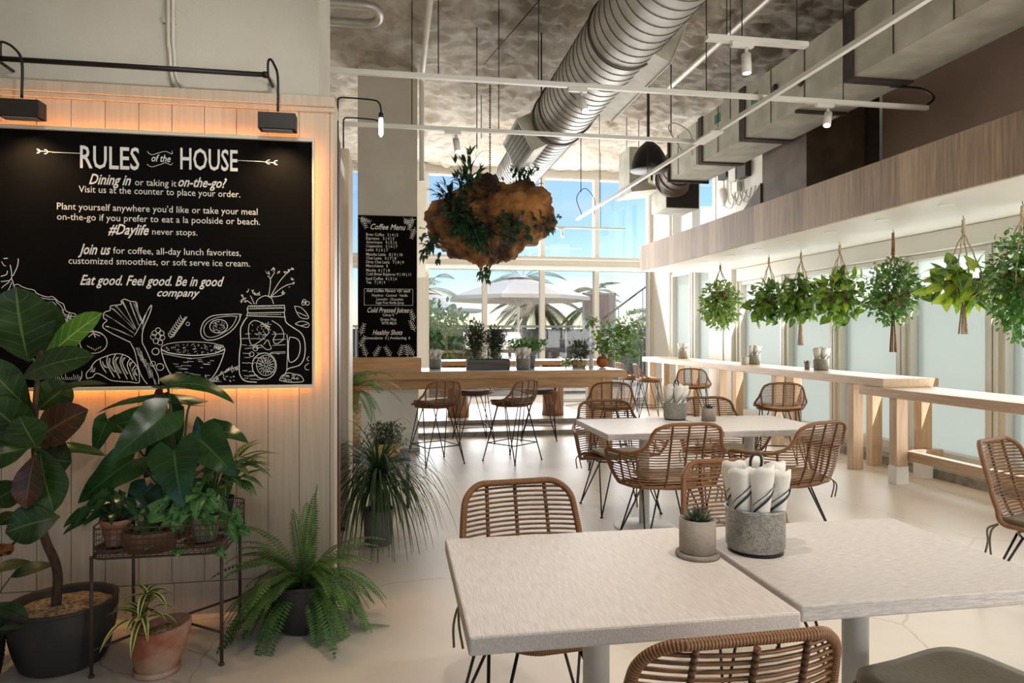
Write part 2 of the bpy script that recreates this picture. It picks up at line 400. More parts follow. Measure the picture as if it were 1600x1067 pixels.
def galv_mat():
    m, nt, b = base_mat('galvanised_steel')
    n, l = nt.nodes, nt.links
    t = n.new('ShaderNodeTexCoord')
    v = n.new('ShaderNodeTexVoronoi'); v.inputs['Scale'].default_value = 260
    a = n.new('ShaderNodeTexNoise'); a.inputs['Scale'].default_value = 55; a.inputs['Detail'].default_value = 6
    mxx = n.new('ShaderNodeMixRGB'); mxx.inputs['Fac'].default_value = .5
    r = n.new('ShaderNodeValToRGB')
    r.color_ramp.elements[0].position = .3; r.color_ramp.elements[0].color = lin((122, 122, 116))
    r.color_ramp.elements[1].position = .62; r.color_ramp.elements[1].color = lin((172, 172, 164))
    l.new(t.outputs['Object'], v.inputs['Vector']); l.new(t.outputs['Object'], a.inputs['Vector'])
    l.new(v.outputs['Color'], mxx.inputs['Color1']); l.new(a.outputs['Fac'], mxx.inputs['Color2']); l.new(mxx.outputs['Color'], r.inputs['Fac'])
    l.new(r.outputs['Color'], b.inputs['Base Color'])
    b.inputs['Metallic'].default_value = .55; b.inputs['Roughness'].default_value = .4
    return m


MT['floor'] = floor_mat()
MT['foam'] = foam_mat()
MT['galv'] = galv_mat()

# ---------------------------------------------------------------- mesh builder
class MB:
    def __init__(s):
        s.v, s.f, s.uv, s.sm, s.mi = [], [], [], [], []

    def add(s, vs, fs, smooth=False, uvs=None, mi=0):
        k = len(s.v)
        s.v.extend(vs)
        s.uv.extend(uvs if uvs else [(0.5, 0.5)] * len(vs))
        for f in fs:
            s.f.append(tuple(i + k for i in f))
            s.sm.append(smooth)
            s.mi.append(mi)
        return s

    def box(s, x0, x1, y0, y1, z0, z1, mi=0):
        v = [(x0, y0, z0), (x1, y0, z0), (x1, y1, z0), (x0, y1, z0), (x0, y0, z1), (x1, y0, z1), (x1, y1, z1), (x0, y1, z1)]
        return s.add(v, [(0, 3, 2, 1), (4, 5, 6, 7), (0, 1, 5, 4), (1, 2, 6, 5), (2, 3, 7, 6), (3, 0, 4, 7)], mi=mi)

    def obox(s, c, ax, ay, az, mi=0):
        """Box round c with half-axis vectors ax, ay, az."""
        c, ax, ay, az = Vector(c), Vector(ax), Vector(ay), Vector(az)
        v = [tuple(c + i * ax + j * ay + k * az) for k in (-1, 1) for i, j in ((-1, -1), (1, -1), (1, 1), (-1, 1))]
        return s.add(v, [(0, 3, 2, 1), (4, 5, 6, 7), (0, 1, 5, 4), (1, 2, 6, 5), (2, 3, 7, 6), (3, 0, 4, 7)], mi=mi)

    def tube(s, path, r, n=6, closed=False, caps=True, mi=0):
        P = [Vector(p) for p in path]
        m = len(P)
        if m < 2: return s
        R = r if isinstance(r, (list, tuple)) else [r] * m
        T = []
        for i in range(m):
            a = P[(i - 1) % m] if (closed or i > 0) else P[i]
            b = P[(i + 1) % m] if (closed or i < m - 1) else P[i]
            d = b - a
            T.append(d.normalized() if d.length > 1e-9 else Vector((0, 0, 1)))
        ref = Vector((0, 0, 1)) if abs(T[0].z) < .9 else Vector((1, 0, 0))
        N = (ref - T[0] * ref.dot(T[0])).normalized()
        vs, uvs, L = [], [], 0
        for i in range(m):
            if i:
                N = N - T[i] * N.dot(T[i])
                N = N.normalized() if N.length > 1e-6 else T[i].orthogonal().normalized()
                L += (P[i] - P[i - 1]).length
            B = T[i].cross(N)
            for k in range(n):
                a = 2 * PI * k / n
                vs.append(tuple(P[i] + (N * math.cos(a) + B * math.sin(a)) * R[i]))
                uvs.append((k / n, L))
        if closed:
            L += (P[0] - P[-1]).length
            vs += vs[:n]
            uvs += [(k / n, L) for k in range(n)]
        fs = []
        for i in range(m if closed else m - 1):
            j = i + 1
            for k in range(n):
                k2 = (k + 1) % n
                fs.append((i * n + k, i * n + k2, j * n + k2, j * n + k))
        if caps and not closed:
            fs.append(tuple(range(n - 1, -1, -1)))
            fs.append(tuple((m - 1) * n + k for k in range(n)))
        return s.add(vs, fs, True, uvs, mi)

    def lathe(s, prof, n=24, c=(0, 0, 0), mi=0, smooth=True, sx=1, sy=1):
        vs, fs = [], []
        for r, z in prof:
            for k in range(n):
                a = 2 * PI * k / n
                vs.append((c[0] + r * sx * math.cos(a), c[1] + r * sy * math.sin(a), c[2] + z))
        for i in range(len(prof) - 1):
            for k in range(n):
                k2 = (k + 1) % n
                fs.append((i * n + k, i * n + k2, (i + 1) * n + k2, (i + 1) * n + k))
        if prof[0][0] > 1e-6: fs.append(tuple(range(n - 1, -1, -1)))
        if prof[-1][0] > 1e-6: fs.append(tuple((len(prof) - 1) * n + k for k in range(n)))
        return s.add(vs, fs, smooth, mi=mi)

    def ribbon(s, pts, w, y, d=(0, 0)):
        """Flat stroke in the XZ plane at depth y."""
        m = len(pts)
        vs = []
        for i in range(m):
            a = pts[max(0, i - 1)]; b = pts[min(m - 1, i + 1)]
            dx, dz = b[0] - a[0], b[1] - a[1]
            q = math.hypot(dx, dz) or 1
            nx, nz_ = -dz / q * w / 2, dx / q * w / 2
            vs += [(pts[i][0] + nx, y, pts[i][1] + nz_), (pts[i][0] - nx, y, pts[i][1] - nz_)]
        fs = [(2 * i, 2 * i + 1, 2 * i + 3, 2 * i + 2) for i in range(m - 1)]
        return s.add(vs, fs)

    def leaf(s, base, tip, width, up=(0, 0, 1), shape='oval', droop=0.0, fold=0.15, nl=6, nw=2, mi=0, wave=0.0):
        """A leaf blade from base to tip: midrib arcs towards `up`, halves fold up; u across, v along in the UVs."""
        b, t, u = Vector(base), Vector(tip), Vector(up)
        d = t - b
        L = d.length
        if L < 1e-6: return s
        d /= L
        side = d.cross(u)
        if side.length < 1e-4: side = d.orthogonal()
        side.normalize()
        nrm = side.cross(d).normalized()
        vs, uvs = [], []
        for i in range(nl + 1):
            q = i / nl
            if shape == 'oval': w = math.sin(PI * min(1, q ** .85)) ** .75
            elif shape == 'heart': w = (1 - q) ** .75 * min(1, (q * 5 + .35)) * 1.15
            elif shape == 'lance': w = math.sin(PI * q ** .7) ** 1.1
            elif shape == 'strap': w = min(1, q * 6 + .5) * (1 - q ** 4)
            elif shape == 'fiddle': w = max(.02, math.sin(PI * q ** 1.25) ** .7)
            else: w = math.sin(PI * q)
            w = max(w, .015) * width / 2
            arc = 4 * q * (1 - q) * droop * L
            for k in range(-nw, nw + 1):
                x = k / nw
                lift = fold * abs(x) * w + wave * w * math.sin(q * 17 + (2 if x > 0 else 0)) * abs(x)
                back = (-.22 * L * abs(x) * (1 - q) ** 3 if shape == 'heart' else 0)
                vs.append(tuple(b + d * (L * q + back) + side * (x * w) + nrm * (arc + lift)))
                uvs.append((x * .5 + .5, q))
        c = 2 * nw + 1
        fs = [(i * c + k, i * c + k + 1, (i + 1) * c + k + 1, (i + 1) * c + k) for i in range(nl) for k in range(c - 1)]
        return s.add(vs, fs, True, uvs, mi)

    def mesh(s, name, mats):
        me = bpy.data.meshes.new(name)
        me.from_pydata(s.v, [], s.f)
        for m in (mats if isinstance(mats, (list, tuple)) else [mats]):
            me.materials.append(m)
        me.polygons.foreach_set('use_smooth', s.sm)
        me.polygons.foreach_set('material_index', s.mi)
        ul = me.uv_layers.new(name='UVMap')
        idx = [0] * len(me.loops)
        me.loops.foreach_get('vertex_index', idx)
        flat = []
        for i in idx: flat += s.uv[i]
        ul.data.foreach_set('uv', flat)
        me.update()
        return me

    def build(s, name, mats, parent=None, loc=None, bevel=0):
        o = bpy.data.objects.new(name, s.mesh(name, mats))
        COL.objects.link(o)
        if parent: o.parent = parent
        if loc: o.location = loc
        if bevel:
            b = o.modifiers.new('bevel', 'BEVEL')
            b.width = bevel; b.segments = 2; b.limit_method = 'ANGLE'
        return o


def tag(o, label, cat, group=None, kind=None):
    o['label'] = label
    o['category'] = cat
    if group: o['group'] = group
    if kind: o['kind'] = kind
    return o


def thing(name, label, cat, loc=(0, 0, 0), rz=0, group=None):
    o = bpy.data.objects.new(name, None)
    o.empty_display_size = .05
    COL.objects.link(o)
    o.location = loc
    o.rotation_euler = (0, 0, rz)
    return tag(o, label, cat, group)


def struct(name, mb, m, bevel=0, parent=None):
    o = mb.build(name, m, parent, bevel=bevel)
    if not parent: o['kind'] = 'structure'
    return o


def copy_tree(o, parent=None):
    c = o.copy()
    COL.objects.link(c)
    if parent: c.parent = parent
    for ch in list(o.children):
        copy_tree(ch, c)
    return c


def dup(o, label, loc, rz=0, group=None, sc=None):
    c = copy_tree(o)
    c.location = loc
    c.rotation_euler = (0, 0, rz)
    c['label'] = label
    if group: c['group'] = group
    if sc: c.scale = (sc, sc, sc)
    return c


def crv(pts, n=8):
    """Catmull-Rom through pts."""
    P = [Vector(p) for p in pts]
    out = []
    for i in range(len(P) - 1):
        a = P[i - 1] if i else P[0] * 2 - P[1]
        b, c = P[i], P[i + 1]
        d = P[i + 2] if i + 2 < len(P) else P[-1] * 2 - P[-2]
        for k in range(n):
            t = k / n
            out.append(.5 * ((2 * b) + (c - a) * t + (2 * a - 5 * b + 4 * c - d) * t * t + (3 * b - a - 3 * c + d) * t ** 3))
    out.append(P[-1])
    return out


def arc(c, r, a0, a1, n, plane='XZ'):
    out = []
    for i in range(n + 1):
        a = a0 + (a1 - a0) * i / n
        x, y = r * math.cos(a), r * math.sin(a)
        out.append((c[0] + x, c[1], c[2] + y) if plane == 'XZ' else ((c[0] + x, c[1] + y, c[2]) if plane == 'XY' else (c[0], c[1] + x, c[2] + y)))
    return out

# ---------------------------------------------------------------- the room
ZC = 4.85
YF = 13.9
XR = 5.5
struct('floor', MB().box(-4.2, 6.2, -3.6, YF + .1, -.12, 0), MT['floor'])

m = MB()
for y0, y1, z in ((9.38, 10.05, .07), (10.05, YF - .1, .145)):
    m.box(-1.2, 2.95, y0, y1, 0, z)
struct('floor_step', m, MT['floor'])
m = MB()
m.box(-1.2, 2.95, 9.355, 9.38, 0, .066)
m.box(-1.2, 2.95, 10.025, 10.05, .07, .141)
struct('trim_1', m, MT['stone'])

# sprayed-foam ceiling
m = MB()
nx, ny = 190, 320
vs = []
for j in range(ny + 1):
    for i in range(nx + 1):
        x = -4.2 + 10.4 * i / nx
        y = -3.6 + (YF + 3.7) * j / ny
        p = Vector((x, y, 0))
        h = .05 * noise.noise(p * 1.3) + .05 * noise.noise(p * 3.1) - .10 * abs(noise.noise(p * Vector((5, 7.5, 1)) if False else Vector((x * 4.5, y * 7.5, 0)))) - .05 * abs(noise.noise(Vector((x * 10, y * 13, 3))))
        vs.append((x, y, ZC + .04 + h))
c = nx + 1
m.add(vs, [(j * c + i, (j + 1) * c + i, (j + 1) * c + i + 1, j * c + i + 1) for j in range(ny) for i in range(nx)], True)
m.box(-4.2, 6.2, -3.6, YF + .2, ZC + .16, ZC + .3)
struct('ceiling', m, MT['foam'])

# panelled wall with the rules board
m = MB()
m.box(-4.2, -.316, 3.682, 3.86, 0, 2.6)
x = -4.2
while x < -.33:
    x1 = min(x + .1545, -.317)
    m.box(x + .0018, x1 - .0018, 3.67, 3.684, .168, 2.595)
    x = x1
x = -4.2
while x < -.33:
    x1 = min(x + .31, -.317)
    m.box(x + .0012, x1 - .0012, 3.67, 3.684, 0, .163)
    x = x1
wl_ = struct('wall_left', m, MT['whitewash'])
m = MB().box(-4.2, -.312, 3.645, 3.88, 2.6, 2.655).box(-4.2, -.312, 3.655, 3.67, 2.575, 2.6)
struct('trim_2', m, MT['whitewash'], bevel=.004)
m = MB().box(-1.0, -.312, 3.9, 4.04, 0, 2.52)
struct('trim_3', m, MT['brown_strip'])
m = MB().box(-1.6, -.332, 5.03, 5.46, .03, 2.758).box(-.345, -.328, 5.05, 5.44, .03, 2.75)
struct('wall_panel', m, MT['whitewash'], bevel=.004)
m = MB().box(-1.55, -.36, 5.06, 5.42, 0, .03)
struct('baseboard_left', m, MT['black'])
struct('wall_upper', MB().box(-4.2, -.40, 3.72, 4.35, 2.655, ZC + .1), MT['plaster'])
struct('wall_west', MB().box(-4.3, -4.2, -3.6, YF + .1, 0, ZC + .2), MT['plaster'])

# column that carries the coffee menu
struct('column', MB().box(-.475, .278, 8.9, 9.25, 0, ZC + .1), MT['plaster'])

# far glazing
MX = [-1.75, -.56, .62, 1.81, 3.02, 4.19, 5.38]
m = MB()
m.box(-4.2, MX[0] - .0, YF, YF + .2, 0, ZC + .15)
m.box(MX[0], XR + .3, YF, YF + .2, 2.80, 2.99)
m.box(MX[0], XR + .3, YF, YF + .2, 4.72, ZC + .15)
m.box(MX[-1] + .02, XR + .3, YF, YF + .2, 0, ZC)
m.box(.40, .60, YF - .12, YF, 0, ZC)
m.box(MX[0], XR, YF - .06, YF, 2.80, 2.84)
m.box(MX[0], XR, YF - .06, YF, 2.96, 2.99)
struct('wall_far', m, MT['white_paint'])
k = 0


def pane_window(x0, x1, z0, z1, w=.05):
    global k
    k += 1
    f = MB()
    f.box(x0, x0 + w, YF - .03, YF + .12, z0, z1).box(x1 - w, x1, YF - .03, YF + .12, z0, z1)
    f.box(x0 + w, x1 - w, YF - .03, YF + .12, z0, z0 + w).box(x0 + w, x1 - w, YF - .03, YF + .12, z1 - w, z1)
    o = f.build('window_%d' % k, MT['winframe'])
    o['kind'] = 'structure'
    MB().box(x0 + w, x1 - w, YF + .04, YF + .05, z0 + w, z1 - w).build('pane', MT['glass'], o)


for a, b in zip(MX[:-1], MX[1:]):
    pane_window(a, b, .02, 2.80)
    pane_window(a, b, 2.99, 4.72)

# right window wall: (y0, y1, sill, head, frosted)
struct('wall_right', (lambda q: [
    q.box(XR, XR + .25, -3.6, YF + .2, 0, .13),
    q.box(XR, XR + .25, -3.6, 10.25, 2.26, 2.62),
    q.box(XR, XR + .25, 10.25, YF, 2.62, 2.95),
    q.box(XR, XR + .25, -3.6, 10.95, 2.62, ZC + .15),
    q.box(XR, XR + .25, 10.95, YF, 4.60, ZC + .15),
    q.box(XR - .10, XR + .25, 10.35, 11.15, .13, 2.62),
    q.box(XR - .06, XR + .25, 13.0, YF, .13, ZC),
    q.box(XR, XR + .25, 10.95, 11.15, 2.62, ZC)] and q)(MB()), MT['white_paint'])
ly = [(12.08, 13.0, 2.62), (11.15, 11.95, 2.62), (9.0, 10.25, 2.26), (7.86, 8.9, 2.26), (6.68, 7.76, 2.26), (5.52, 6.58, 2.26),
      (4.36, 5.42, 2.26), (3.2, 4.26, 2.26), (2.04, 3.1, 2.26), (.88, 1.94, 2.26), (-.28, .78, 2.26), (-1.44, -.38, 2.26), (-2.6, -1.54, 2.26)]
for y0, y1, h in ly:
    k += 1
    w = .06
    f = MB()
    f.box(XR - .02, XR + .16, y0 - .05, y0 + w, .13, h).box(XR - .02, XR + .16, y1 - w, y1 + .05, .13, h)
    f.box(XR - .01, XR + .15, y0 + w, y1 - w, .13, .13 + .09).box(XR - .01, XR + .15, y0 + w, y1 - w, h - .05, h)
    f.box(XR - .05, XR - .02, y0 - .04, y0 - .01, .13, h).box(XR - .05, XR - .02, y1 + .01, y1 + .04, .13, h)
    o = f.build('window_%d' % k, MT['winframe'], bevel=.003)
    o['kind'] = 'structure'
    MB().box(XR + .07, XR + .08, y0 + w, y1 - w, .22, h - .05).build('pane', MT['frost'], o)
k += 1
f = MB()
for y in (11.15, 12.1, 13.0): f.box(XR - .01, XR + .15, y - .06, y + .06, 2.95, 4.6)
f.box(XR - .01, XR + .15, 11.2, 13.0, 2.95, 3.02).box(XR - .01, XR + .15, 11.2, 13.0, 4.54, 4.6)
o = f.build('window_%d' % k, MT['winframe'])
o['kind'] = 'structure'
MB().box(XR + .07, XR + .08, 11.2, 13.0, 3.0, 4.56).build('pane', MT['glass'], o)

m = MB().box(XR - .09, XR - .003, -3.4, 10.2, 2.27, 2.467)
struct('trim_4', m, MT['white_paint'], bevel=.006)
m = MB().box(5.24, XR - .055, -3.4, 10.2, 0, .09)
struct('trim_5', m, MT['stone'])

# lowered soffit with its plank fascia, and the taupe wall above it
m = MB().box(4.09, XR, -3.4, 10.92, 2.47, 2.54)
struct('ceiling_soffit', m, MT['white_paint'])
m = MB().box(4.05, 4.09, -3.4, 10.92, 2.47, 2.89).box(4.09, XR, 10.90, 10.94, 2.47, 2.89)
struct('fascia_trim', m, MT['fascia'])
m = MB().box(5.22, XR, -3.4, 6.62, 2.54, ZC + .1)
struct('wall_taupe', m, MT['brown_wall'])

# ---------------------------------------------------------------- downlights in the soffit
dl = None
for i, (x, y) in enumerate([(4.40, 9.26), (4.40, 8.45), (4.40, 7.78), (4.40, 7.07), (4.40, 6.33), (4.40, 5.58), (4.40, 4.85)]):
    lab = ['recessed round downlight nearest the far end of the soffit', 'recessed downlight second from the far end of the soffit',
           'recessed downlight third from the far end of the soffit', 'recessed downlight at the middle of the soffit',
           'recessed downlight third from the near end of the soffit row', 'recessed downlight second from the near end of the soffit row',
           'recessed round downlight nearest the camera in the soffit'][i]
    if dl is None:
        dl = thing('downlight', lab, 'light', (x, y, 2.47), 0, 'recessed downlights in the soffit')
        MB().lathe([(.042, 0), (.062, 0), (.062, -.004), (.042, -.003)], 24).build('ring', MT['white_metal'], dl)
        MB().lathe([(.0, -.0015), (.042, -.0015), (.042, 0)], 20).build('lens', MT['lens'], dl)
    else:
        dup(dl, lab, (x, y, 2.47))

# ---------------------------------------------------------------- cafe tables
def cafe_table(label, cx, cy, wx, wy, mat):
    t = thing('cafe_table', label, 'table', (cx, cy, 0))
    MB().box(-wx / 2, wx / 2, -wy / 2, wy / 2, .705, .75).build('tabletop', mat, t, bevel=.006)
    MB().lathe([(.038, .022), (.038, .69), (.09, .692), (.09, .704)], 28).build('column', MT['column_grey'], t)
    MB().lathe([(.22, 0), (.225, .006), (.21, .014), (.06, .022), (.045, .03)], 40).build('base', MT['white_metal'], t)
    return t


cafe_table('square whitewashed table with the potted succulent, nearest the camera', .5625, 1.868, .805, .735, MT['linen'])
cafe_table('square grey-washed table under the large napkin bin, front right', 1.389, 1.88, .80, .68, MT['linen2'])
cafe_table('grey table behind the front pair, its free end towards the bar stools', 1.81, 4.79, .82, .82, MT['linen2'])
cafe_table('grey table carrying the middle napkin bin, closer to the window wall', 2.645, 4.79, .82, .82, MT['linen2'])


# ---------------------------------------------------------------- rattan seating
def cushion(hx, hy, z, h, mat, parent, sag=.006):
    m = MB()
    n, q = 20, 6
    vs = []
    for j in range(q + 1):
        v = -1 + 2 * j / q
        rr = (1 - abs(v) ** 3.2) ** .3125 if abs(v) < 1 else 0
        rr = .86 + .14 * rr
        if j in (0, q): rr = .82
        for i in range(n * 2):
            a = 2 * PI * i / (n * 2)
            ca, sa = math.cos(a), math.sin(a)
            e = .45
            x = math.copysign(abs(ca) ** e, ca) * hx * rr
            y = math.copysign(abs(sa) ** e, sa) * hy * rr
            vs.append((x, y, z + h * (v * .5 + .5) + .02 * (abs(x) / hx) ** 2 - .004))
    N = n * 2
    fs = [(j * N + i, j * N + (i + 1) % N, (j + 1) * N + (i + 1) % N, (j + 1) * N + i) for j in range(q) for i in range(N)]
    k0 = len(vs)
    vs.append((0, 0, z)); vs.append((0, 0, z + h - sag))
    fs += [(k0, (i + 1) % N, i) for i in range(N)] + [(k0 + 1, q * N + i, q * N + (i + 1) % N) for i in range(N)]
    m.add(vs, fs, True)
    return m.build('cushion', mat, parent)


def hairpin_legs(t, fx, fyf, fyb, zt, rad=.006, top=.8):
    """Four legs, each two rods meeting in a small foot."""
    for sx in (-1, 1):
        for fy in (fyf, fyb):
            m = MB()
            foot = (sx * fx, fy, .006)
            m.tube([foot, (sx * fx * .42, fy * .50, zt)], rad, 8)
            m.tube([foot, (sx * fx * .80, fy * .24, zt)], rad, 8)
            m.lathe([(.0, 0), (.013, 0), (.013, .006), (.007, .012)], 10, (sx * fx, fy, 0))
            m.build('leg', MT['black'], t)
    m = MB()
    z = zt
    m.tube([(-fx * .80, fyf * .24, z), (-fx * .42, fyf * .5, z), (fx * .42, fyf * .5, z), (fx * .80, fyf * .24, z), (fx * .80, fyb * .24, z),
            (fx * .42, fyb * .5, z), (-fx * .42, fyb * .5, z), (-fx * .80, fyb * .24, z)], rad, 8, closed=True)
    m.build('seat_support', MT['black'], t)


def side_chair(label):
    t = thing('rattan_side_chair', label, 'chair')
    prof = crv([(0, -.30, .845), (0, -.262, .70), (0, -.225, .56), (0, -.175, .455), (0, -.09, .415), (0, .06, .41), (0, .16, .418), (0, .245, .425)], 10)
    L = [0]
    for a, b in zip(prof[:-1], prof[1:]): L.append(L[-1] + (b - a).length)
    T = L[-1]

    def P(s):
        s = max(0, min(T - 1e-6, s))
        i = max(j for j in range(len(L) - 1) if L[j] <= s)
        return prof[i].lerp(prof[i + 1], (s - L[i]) / (L[i + 1] - L[i]))

    def half(s):
        q = s / T
        w = .205 + .03 * math.sin(PI * min(1, q * 1.25))
        r = .075
        if s < r: w -= r - math.sqrt(max(0, r * r - (r - s) ** 2))
        r = .14
        if s > T - r: w -= r - math.sqrt(max(0, r * r - (r - (T - s)) ** 2))
        return w

    def surf(a, s):
        p = P(s)
        q = s / T
        b = max(0, min(1, (.62 - q) / .22))
        e = (a / .22) ** 2
        return Vector((a, p.y + .055 * e * b, p.z + .035 * e * (1 - b)))
    m = MB()
    s = .022
    while s < T - .02:
        w = half(s)
        m.tube([surf(w * (i / 4 - 1), s) for i in range(9)], .0046, 5, caps=False)
        s += .0178
    m.build('woven_shell', MT['rod'], t)
    out = [surf(-half(s), s) for s in [T * (1 - math.cos(PI * i / 72)) / 2 for i in range(73)]]
    right = [Vector((-p.x, p.y, p.z)) for p in reversed(out)]
    MB().tube(out + right, .0125, 8, closed=True).build('rim', MT['cane_wrap'], t)
    for f in (-.52, 0, .52):
        m = MB()
        m.tube([surf(f * half(.12 + .6 * s), s) + Vector((0, -.004, -.003)) for s in [T * .004 + T * .99 * i / 40 for i in range(41)]], .0075, 6)
        m.build('rib', MT['dark_wrap'], t)
    cushion(.195, .195, .432, .034, MT['cushion'], t)
    for sx in (-1, 1):
        m = MB()
        for k in range(2):
            x0 = sx * .225
            pts = [(x0, -.15, .45), (x0 + sx * .02, -.17 - .02 * k, .42), (x0 + sx * (.02 + .02 * k), -.18, .36), (x0 + sx * (.005 + .03 * k), -.18 - .02 * k, .27)]
            m.tube(crv(pts, 4), .005, 5)
        m.build('tie', MT['tie'], t)
    hairpin_legs(t, .235, .225, -.235, .395)
    return t


def arm_chair(label):
    t = thing('rattan_armchair', label, 'chair')
    B, R, A0 = .150, .15, math.radians(76)
    LA = R * A0

    def U(a):
        x = abs(a); sg = 1 if a >= 0 else -1
        if x < B: return Vector((sg * x, -.21)), Vector((0, -1))
        if x < B + LA:
            q = (x - B) / R
            return Vector((sg * (B + R * math.sin(q)), -.21 + R * (1 - math.cos(q)))), Vector((sg * math.sin(q), -math.cos(q)))
        q = A0
        e = x - B - LA
        return (Vector((sg * (B + R * math.sin(q) + e * math.cos(q)), -.21 + R * (1 - math.cos(q)) + e * math.sin(q))),
                Vector((sg * math.sin(q), -math.cos(q))))

    def surf(a, z):
        p, n = U(a)
        h = z - .41
        back = max(0, -n.y)
        k = (.20 * h + .035 * (1 - (1 - min(1, h / .16)) ** 2)) * back + (.16 * h + .02) * (1 - back)
        if z > .62: k += .06 * (z - .62) * back
        return Vector((p.x + n.x * k, p.y + n.y * k - .0 * back, z))
    AE = .56
    half_out = [(0, .845), (.06, .847), (.12, .846), (.160, .838), (.188, .815), (.200, .785), (.208, .74), (.222, .70), (.246, .672), (.29, .648), (.36, .638),
                (.44, .638), (AE - .04, .642), (AE - .008, .636), (AE, .61), (AE - .012, .56), (AE - .04, .50), (AE - .07, .455), (AE - .10, .425)]

    def A(z):
        best = 0
        for (a0, z0), (a1, z1) in zip(half_out[:-1], half_out[1:]):
            if min(z0, z1) <= z <= max(z0, z1) and z0 != z1:
                best = max(best, a0 + (a1 - a0) * (z - z0) / (z1 - z0))
        return best
    m = MB()
    z = .43
    while z < .835:
        w = A(z)
        n = max(8, int(w / .035) * 2)
        if w > .02: m.tube([surf(w * (2 * i / n - 1), z) for i in range(n + 1)], .0046, 5, caps=False)
        z += .0178
    m.build('woven_shell', MT['rod'], t)
    dense = []
    for (a0, z0), (a1, z1) in zip(half_out[:-1], half_out[1:]):
        for q in (0, .5): dense.append((a0 + (a1 - a0) * q, z0 + (z1 - z0) * q))
    dense.append(half_out[-1])
    rt = [surf(a, z) for a, z in dense]
    lf = [Vector((-p.x, p.y, p.z)) for p in rt[1:]]
    MB().tube(list(reversed(lf)) + rt, .0125, 8).build('rim', MT['cane_wrap'], t)
    m = MB()
    n = 28
    w = AE - .10
    us = [surf(w * (2 * i / n - 1), .422) for i in range(n + 1)]
    e = us[-1]
    fr = [Vector((e.x * (1 - 2 * i / 8), e.y + .05 * math.sin(PI * i / 8), .425)) for i in range(1, 8)]
    m.tube(us + fr, .0115, 8, closed=True)
    m.build('seat_rim', MT['cane_wrap'], t)
    m = MB()
    y = -.22
    while y < e.y + .03:
        xs = max([abs(p.x) for p in us if p.y >= y - .03] or [.1])
        xs = min(xs, .15 + .13 * min(1, (y + .25) / .14))
        m.tube([(-xs, y, .418), (-xs * .5, y, .408), (0, y, .405), (xs * .5, y, .408), (xs, y, .418)], .0046, 5, caps=False)
        y += .018
    m.build('seat_weave', MT['rod'], t)
    for a in (-.40, -.27, -.115, .0, .115, .27, .40):
        zt = max((z for z in [.43 + .005 * i for i in range(84)] if A(z) >= abs(a) + .004), default=.6)
        m = MB()
        pts = [surf(a, .415 + (zt - .415) * i / 14) for i in range(15)]
        if abs(a) < .2: pts = [Vector((pts[0].x * .9, pts[0].y + .16, .40)), Vector((pts[0].x * .95, pts[0].y + .06, .404))] + pts
        m.tube([p + Vector((0, -.004, 0)) for p in pts], .0075, 6)
        m.build('rib', MT['dark_wrap'], t)
    cushion(.20, .20, .432, .034, MT['cushion'], t)
    hairpin_legs(t, .25, .235, -.235, .40)
    for sx in (-1, 1):
        m = MB()
        for k in range(2):
            x0 = sx * .235
            m.tube(crv([(x0, -.17, .44), (x0 + sx * .03, -.20, .42), (x0 + sx * (.035 + .03 * k), -.21, .38), (x0 + sx * (.02 + .04 * k), -.20, .30)], 4), .005, 5)
        m.build('tie', MT['tie'], t)
    return t


